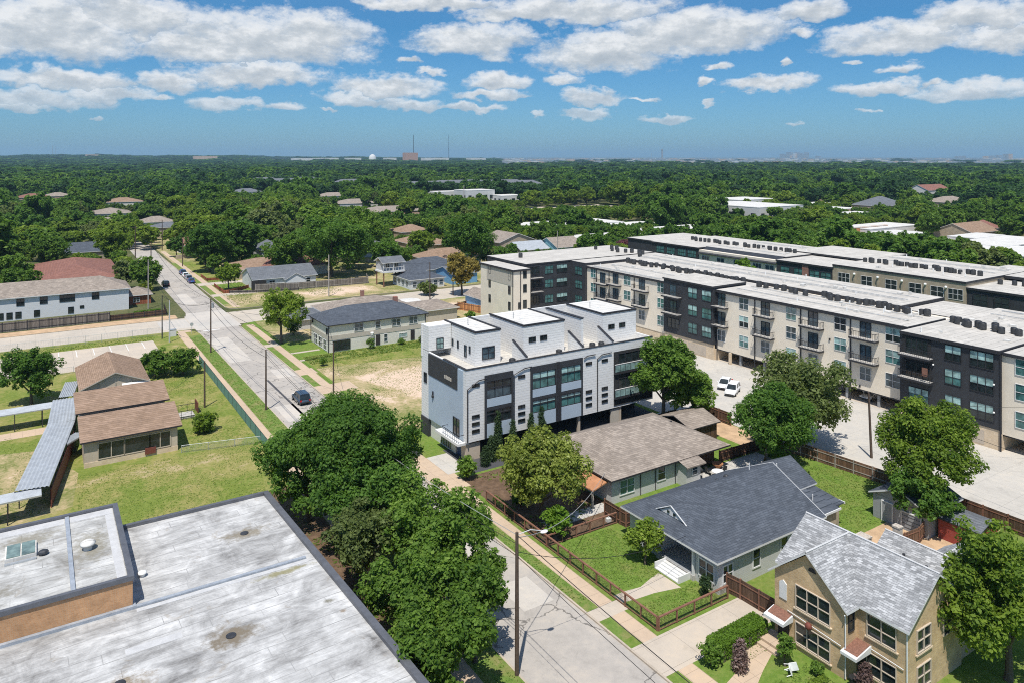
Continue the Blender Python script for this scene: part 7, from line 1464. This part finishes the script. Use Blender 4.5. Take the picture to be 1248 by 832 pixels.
# ---- everything farther: one wood, instanced
P, SC, RO, IX = [], [], [], []
for p in pts:
    if p in ns: continue
    x, y, s, d = p; P.append((x, y, 0)); SC.append((s, s, s * rnd.uniform(.85, 1.1))); RO.append(rnd.uniform(0, 6.28)); IX.append(pick(x, y) + (0 if d < 620 else 8))
d = 935.
BA2 = [b for b in BA if b[2] > 900]
while d < 7200:
    sp = max(12.5, d / 72.); n = int((A1 - A0) * d / sp); kxy = sp / 7.6; kz = min(kxy, 1.45)
    for q in range(n):
        a = A0 + (A1 - A0) * (q + rnd.uniform(-.45, .45)) / n; dd = d + rnd.uniform(-.5, .5) * sp
        x, y = dd * math.sin(a), dd * math.cos(a); m = 5 * kxy / dd
        if any(a0 - m < a < a1 + m and nr - max(60, .05 * nr) - 5 * kxy < dd < bd + 20 for a0, a1, bd, nr, bh, fr in BA2): continue
        ta = math.tan(a - HEAD)
        if dd > 3000 + 900 * max(0, .25 - ta) and ta > -.02 and rnd.random() < .985: continue
        if vn(x, y, 150 + .06 * dd) > .83 and rnd.random() < .85: continue # the open plain before the far city
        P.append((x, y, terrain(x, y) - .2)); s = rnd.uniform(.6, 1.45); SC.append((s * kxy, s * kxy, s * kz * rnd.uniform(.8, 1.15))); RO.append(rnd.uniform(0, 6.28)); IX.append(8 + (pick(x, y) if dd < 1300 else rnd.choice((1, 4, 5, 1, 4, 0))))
    d += sp * .93
me = bpy.data.meshes.new('woods'); me.from_pydata(P, [], [])
for nm, ty, dat in (('scl', 'FLOAT_VECTOR', np.array(SC, np.float32).ravel()), ('rot', 'FLOAT', np.array(RO, np.float32)), ('idx', 'INT', np.array(IX, np.int32))):
    at = me.attributes.new(nm, ty, 'POINT'); at.data.foreach_set('vector' if ty == 'FLOAT_VECTOR' else 'value', dat)
pc = bpy.data.collections.new('wood_kinds')
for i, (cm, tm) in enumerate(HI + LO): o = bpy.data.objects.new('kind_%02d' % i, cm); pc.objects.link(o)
wo = bpy.data.objects.new('woods', me); col.objects.link(wo); tag(wo, 'continuous green wood reaching to the horizon', 'wood', kind='stuff')
ng = bpy.data.node_groups.new('woods', 'GeometryNodeTree'); ng.interface.new_socket('Geometry', in_out='INPUT', socket_type='NodeSocketGeometry'); ng.interface.new_socket('Geometry', in_out='OUTPUT', socket_type='NodeSocketGeometry')
nn = ng.nodes.new; gi_, go_ = nn('NodeGroupInput'), nn('NodeGroupOutput'); ci = nn('GeometryNodeCollectionInfo'); ci.inputs[0].default_value = pc; ci.inputs[1].default_value = True; ci.inputs[2].default_value = True
ip = nn('GeometryNodeInstanceOnPoints'); ip.inputs['Pick Instance'].default_value = True
def named(nm, ty): q = nn('GeometryNodeInputNamedAttribute'); q.data_type = ty; q.inputs[0].default_value = nm; return q.outputs[0]
mp = nn('GeometryNodeMeshToPoints'); cx = nn('ShaderNodeCombineXYZ'); lk = ng.links.new
lk(gi_.outputs[0], mp.inputs[0]); lk(mp.outputs[0], ip.inputs['Points']); lk(ci.outputs[0], ip.inputs['Instance']); lk(named('idx', 'INT'), ip.inputs['Instance Index']); lk(named('rot', 'FLOAT'), cx.inputs[2]); lk(cx.outputs[0], ip.inputs['Rotation']); lk(named('scl', 'FLOAT_VECTOR'), ip.inputs['Scale']); lk(ip.outputs[0], go_.inputs[0])
md = wo.modifiers.new('woods', 'NODES'); md.node_group = ng
print('TREES near', len(NEAR), 'wood', len(P), 'stand', len(pts), 'nearest/farthest', NEAR[0][3], NEAR[-1][3])
# ---- grass tufts and weeds: one mass over the lawns and lots
gr = np.random.default_rng(8); VV, TT = [], []
def tufts(x0, y0, x1, y1, dens, sz, thr=0., z=.125, ns=6.):
    n = int((x1 - x0) * (y1 - y0) * dens); x = gr.uniform(x0, x1, n); y = gr.uniform(y0, y1, n)
    if thr: keep = np.array([.6 * vn(a, b, ns) + .4 * vn(a + 50, b, ns * .3) > thr for a, b in zip(x, y)], bool); x, y = x[keep], y[keep]; n = len(x)
    w = gr.uniform(0, 6.28, n); s = sz * gr.uniform(.5, 1.4, n); p = np.stack([x, y, np.full(n, z)], 1); t = np.stack([np.cos(w), np.sin(w), np.zeros(n)], 1) * s[:, None] * .5
    u = np.stack([gr.normal(size=n) * .3, gr.normal(size=n) * .3, np.full(n, .3)], 1) * s[:, None]
    VV.append(np.stack([p - t, p + t, p + t * .6 + u, p - t * .6 + u], 1).reshape(-1, 3)); TT.append(np.clip(.5 + gr.normal(size=n) * .25, 0, 1))
tufts(44.2, 51.6, 52, 61, 60, .13); tufts(44.2, 45.8, 52, 49, 60, .13); tufts(72, 46, 86.5, 59, 30, .15); tufts(4, 77, 26, 107, 22, .12, .3); tufts(16.8, 108, 26, 145, 16, .13, .35); tufts(-12, 98, 1, 128, 12, .13, .45)
tufts(44.6, 99, 86, 140, 14, .14, .58, .13, 9.); tufts(44.6, 140, 72, 146, 26, .3, .3); tufts(28.6, 45, 31.2, 175, 16, .16, .3); tufts(40.7, 52, 41.9, 77, 30, .14); tufts(45, 204, 88, 224, 9, .2, .5, .14, 12.); tufts(44, 33, 51, 36.3, 60, .13); tufts(47.6, 38.9, 50, 40, 40, .12)
tufts(44.4, 62, 55, 80, 8, .3, .55); tufts(21.6, 42, 27, 76, 10, .35, .5); tufts(-60, 177.2, 22, 181, 10, .25); tufts(46, 226, 55, 262, 6, .3, .4)
o = bpy.data.objects.new('grass', quad_mesh('grass', np.concatenate(VV), np.concatenate(TT), ['leaf_grass'])); col.objects.link(o); tag(o, 'grass tufts and weeds over the lawns and bare lots', 'grass', kind='stuff')
# ================================================================== SKY, SUN, CAMERA, AIR
SUN_EL = R(64); SX, SY = -.66, -.75
w = bpy.data.worlds.new('World'); sc.world = w; w.use_nodes = True; nt = w.node_tree; nt.nodes.clear()
out = nt.nodes.new('ShaderNodeOutputWorld'); bg = nt.nodes.new('ShaderNodeBackground'); L(nt, bg.outputs[0], out.inputs[0])
sky = N(nt, 'ShaderNodeTexSky', sky_type='NISHITA'); sky.sun_disc = False; sky.sun_elevation = SUN_EL; sky.sun_rotation = math.atan2(SX, SY); sky.altitude = 200; sky.air_density = 1.0; sky.dust_density = .6; sky.ozone_density = 2.2
SKY_S = .078; bg.inputs[1].default_value = SKY_S
tc = N(nt, 'ShaderNodeTexCoord'); s = N(nt, 'ShaderNodeSeparateXYZ'); L(nt, tc.outputs['Generated'], s.inputs[0])
az = math_(nt, 'ARCTAN2', s.outputs[0], s.outputs[1]); el = math_(nt, 'ARCSINE', s.outputs[2])
ae = N(nt, 'ShaderNodeCombineXYZ'); L(nt, az, ae.inputs[0]); L(nt, el, ae.inputs[1]); AE = ae.outputs[0]
CL = [] # clouds: bearing, elevation, half width, half height (radians)
for px, py, wx, hy in ((60, 30, 125, 34), (160, 12, 100, 26), (-40, 50, 70, 22), (315, 42, 138, 30), (255, 52, 90, 20), (380, 36, 70, 24), (90, 96, 88, 11), (40, 118, 95, 12), (130, 112, 60, 9), (205, 98, 40, 11), (310, 90, 90, 14), (275, 127, 44, 8), (345, 129, 30, 6), (400, 136, 10, 3), (470, 102, 62, 12), (440, 120, 52, 9), (505, 128, 44, 7), (548, 4, 70, 9), (485, 2, 50, 8), (575, 48, 72, 17), (610, 95, 36, 9), (600, 113, 42, 7), (505, 75, 17, 5), (530, 87, 20, 6), (700, 10, 120, 16), (735, 60, 82, 23), (850, 34, 118, 22), (800, 50, 70, 16), (690, 95, 26, 9), (725, 118, 42, 8), (710, 136, 30, 6), (790, 121, 22, 4), (868, 78, 16, 6), (857, 98, 12, 5), (935, 101, 50, 9), (870, 125, 14, 3), (815, 142, 30, 4), (985, 10, 50, 11), (980, 40, 18, 7), (1100, 42, 95, 16), (1190, 18, 80, 18), (1240, 40, 90, 18), (1090, 80, 32, 8), (1030, 76, 14, 5), (953, 76, 10, 5), (1075, 105, 52, 8), (1190, 108, 72, 11), (1140, 100, 16, 6), (1055, 135, 12, 3), (975, 148, 14, 3), (117, 148, 11, 2.5), (190, 118, 24, 5), (625, 18, 60, 10), (20, 130, 50, 6), (1300, 110, 60, 9), (-60, 110, 80, 10), (575, 130, 40, 4), (655, 137, 12, 3)):
    a = math.atan(T(px)); e = math.atan((191 - py) / 900 * math.cos(a)); c2 = math.cos(a) ** 2; CL.append((HEAD + a, e, wx / 900 * c2, hy * 1.14 / 900 * math.cos(a)))
n1 = N(nt, 'ShaderNodeTexNoise'); n1.inputs['Scale'].default_value = 1.; n1.inputs['Detail'].default_value = 9; n1.inputs['Roughness'].default_value = .58; L(nt, vmul(nt, AE, (11, 22, 1)), n1.inputs['Vector'])
wv = N(nt, 'ShaderNodeVectorMath', operation='SUBTRACT'); L(nt, n1.outputs['Color'], wv.inputs[0]); wv.inputs[1].default_value = (.5, .5, .5)
wa = N(nt, 'ShaderNodeVectorMath', operation='ADD'); L(nt, AE, wa.inputs[0]); L(nt, vmul(nt, wv.outputs[0], (.07, .034, 0)), wa.inputs[1]); w2 = N(nt, 'ShaderNodeTexNoise'); w2.inputs['Scale'].default_value = 1.; w2.inputs['Detail'].default_value = 4; L(nt, vmul(nt, AE, (38, 60, 1)), w2.inputs['Vector']); w2s = N(nt, 'ShaderNodeVectorMath', operation='SUBTRACT'); L(nt, w2.outputs['Color'], w2s.inputs[0]); w2s.inputs[1].default_value = (.5, .5, .5); w2a = N(nt, 'ShaderNodeVectorMath', operation='ADD'); L(nt, wa.outputs[0], w2a.inputs[0]); L(nt, vmul(nt, w2s.outputs[0], (.03, .026, 0)), w2a.inputs[1]); WP = w2a.outputs[0]
best = bt = None
for (a, e, hw, hh) in CL:
    v = N(nt, 'ShaderNodeVectorMath', operation='SUBTRACT'); L(nt, WP, v.inputs[0]); v.inputs[1].default_value = (a, e - hh * .35, 0)
    q = vmul(nt, v.outputs[0], (1 / hw, 1 / hh, 0)); sp = N(nt, 'ShaderNodeSeparateXYZ'); L(nt, q, sp.inputs[0])
    y = sp.outputs[1]; yb = math_(nt, 'MULTIPLY', math_(nt, 'MINIMUM', y, 0.), 1.7) # flat base: below the middle the shape closes sooner
    yy = math_(nt, 'ADD', math_(nt, 'MAXIMUM', y, 0.), yb); yy = math_(nt, 'MULTIPLY', yy, .8)
    dd = math_(nt, 'SQRT', math_(nt, 'ADD', math_(nt, 'MULTIPLY', sp.outputs[0], sp.outputs[0]), math_(nt, 'MULTIPLY', yy, yy)))
    if hw < .03: dd = math_(nt, 'ADD', dd, .3)
    if best is None: best, bt = dd, y
    else:
        lt = math_(nt, 'LESS_THAN', dd, best); m_ = N(nt, 'ShaderNodeMix', data_type='FLOAT'); L(nt, lt, m_.inputs[0]); L(nt, bt, m_.inputs[2]); L(nt, y, m_.inputs[3]); bt = m_.outputs[0]; best = math_(nt, 'MINIMUM', best, dd)
# other clouds overhead and behind, outside the photo's own
v3 = N(nt, 'ShaderNodeTexNoise'); v3.inputs['Scale'].default_value = 1.; v3.inputs['Detail'].default_value = 6; L(nt, vmul(nt, tc.outputs['Generated'], (2.6, 2.6, 6)), v3.inputs['Vector'])
hi = ramp(nt, s.outputs[2], [(.24, 0.), (.34, 1.)]); extra = math_(nt, 'MULTIPLY', ramp(nt, v3.outputs['Fac'], [(.56, 0.), (.68, 1.)]), hi)
n2 = N(nt, 'ShaderNodeTexNoise'); n2.inputs['Scale'].default_value = 1.; n2.inputs['Detail'].default_value = 8; n2.inputs['Roughness'].default_value = .66; L(nt, vmul(nt, AE, (24, 44, 1)), n2.inputs['Vector'])
n4 = N(nt, 'ShaderNodeTexNoise'); n4.inputs['Scale'].default_value = 1.; n4.inputs['Detail'].default_value = 6; n4.inputs['Roughness'].default_value = .7; L(nt, vmul(nt, AE, (90, 130, 1)), n4.inputs['Vector'])
edge = math_(nt, 'ADD', math_(nt, 'SUBTRACT', 1.2, best), math_(nt, 'MULTIPLY', math_(nt, 'SUBTRACT', n2.outputs['Fac'], .5), 1.0))
edge = math_(nt, 'ADD', edge, math_(nt, 'MULTIPLY', math_(nt, 'SUBTRACT', n4.outputs['Fac'], .5), .55)); mask = ramp(nt, edge, [(-.02, 0.), (.12, .22), (.34, .75), (.62, .97), (.8, 1.)]); mask = math_(nt, 'MULTIPLY', mask, ramp(nt, s.outputs[2], [(.02, .5), (.09, 1.)])); mask = math_(nt, 'MAXIMUM', mask, extra)
# sunlit top, grey base; a second noise taken a little higher gives the puffs relief
up = N(nt, 'ShaderNodeVectorMath', operation='ADD'); L(nt, AE, up.inputs[0]); up.inputs[1].default_value = (-.006, .012, 0)
n3 = N(nt, 'ShaderNodeTexNoise'); n3.inputs['Scale'].default_value = 1.; n3.inputs['Detail'].default_value = 7; n3.inputs['Roughness'].default_value = .6; L(nt, vmul(nt, up.outputs[0], (24, 44, 1)), n3.inputs['Vector'])
rel = math_(nt, 'SUBTRACT', n2.outputs['Fac'], n3.outputs['Fac'])
rim = math_(nt, 'MULTIPLY', math_(nt, 'SUBTRACT', best, .55), math_(nt, 'MULTIPLY', math_(nt, 'ADD', bt, .35, clamp=True), .55))
sh = math_(nt, 'ADD', math_(nt, 'ADD', math_(nt, 'MULTIPLY', bt, .24), .47), math_(nt, 'ADD', rim, math_(nt, 'MULTIPLY', rel, 1.7)))
cc = ramp(nt, sh, [(.0, (.5, .555, .61)), (.42, (.66, .7, .735)), (.8, (.95, .96, .965))])
CLOUD = 8.6
ccs = N(nt, 'ShaderNodeVectorMath', operation='SCALE'); L(nt, cc, ccs.inputs[0]); ccs.inputs['Scale'].default_value = CLOUD
tint = ramp(nt, s.outputs[2], [(0., (.4, .67, 1.)), (.17, (.26, .64, .91)), (.42, (.8, 1.02, 1.2))]); sk_ = mix(nt, 1., sky.outputs[0], tint, 'MULTIPLY')
L(nt, mix(nt, math_(nt, 'MULTIPLY', mask, .96), sk_, ccs.outputs[0]), bg.inputs[0])

sd = bpy.data.lights.new('sun', 'SUN'); sd.energy = 3.95; sd.angle = R(.55); sd.color = (1, .955, .88); so = bpy.data.objects.new('sun', sd); col.objects.link(so)
k = math.cos(SUN_EL) / math.hypot(SX, SY)
from mathutils import Vector
so.rotation_euler = Vector((SX * k, SY * k, math.sin(SUN_EL))).to_track_quat('Z', 'Y').to_euler(); so.location = (0, 0, 300)

HAZE = True
if HAZE:
    b = MB(); b.box(-12000, -3000, -1.2, 26000, 26000, 225, 'coping'); hz = b.build('haze', None, origin=(0, 0, 0)); hz.data.materials.clear()
    hm = bpy.data.materials.new('haze_air'); hm.use_nodes = True; hn = hm.node_tree; hn.nodes.clear(); ho = hn.nodes.new('ShaderNodeOutputMaterial'); pv = hn.nodes.new('ShaderNodeVolumePrincipled'); hn.links.new(pv.outputs[0], ho.inputs['Volume'])
    pv.inputs['Color'].default_value = (.5, .79, 1., 1); pv.inputs['Density'].default_value = 8e-5; pv.inputs['Anisotropy'].default_value = .2
    hz.data.materials.append(hm); tag(hz, 'thin blue air haze over the whole neighbourhood', 'haze', kind='stuff')

cd = bpy.data.cameras.new('camera'); cam = bpy.data.objects.new('camera', cd); col.objects.link(cam); sc.camera = cam
cam.location = (0, 0, 40); cam.rotation_euler = (math.pi / 2, 0, -HEAD); cd.sensor_width = 36; cd.lens = 36 * 900 / 1248; cd.shift_y = -225 / 1248; cd.clip_end = 80000; cd.clip_start = .5
sc.view_settings.view_transform = 'Standard'; sc.view_settings.look = 'None'; sc.view_settings.exposure = .5; sc.view_settings.gamma = 1; sc.view_settings.use_curve_mapping = False
sc.render.engine = 'CYCLES'; cy = sc.cycles; cy.max_bounces = 6; cy.diffuse_bounces = 3; cy.glossy_bounces = 2; cy.transmission_bounces = 3; cy.transparent_max_bounces = 4; cy.volume_bounces = 0; cy.use_denoising = False; cy.use_adaptive_sampling = True; cy.adaptive_threshold = .015; cy.sample_clamp_indirect = 6; cy.caustics_reflective = False; cy.caustics_refractive = False; cy.filter_width = 1.05
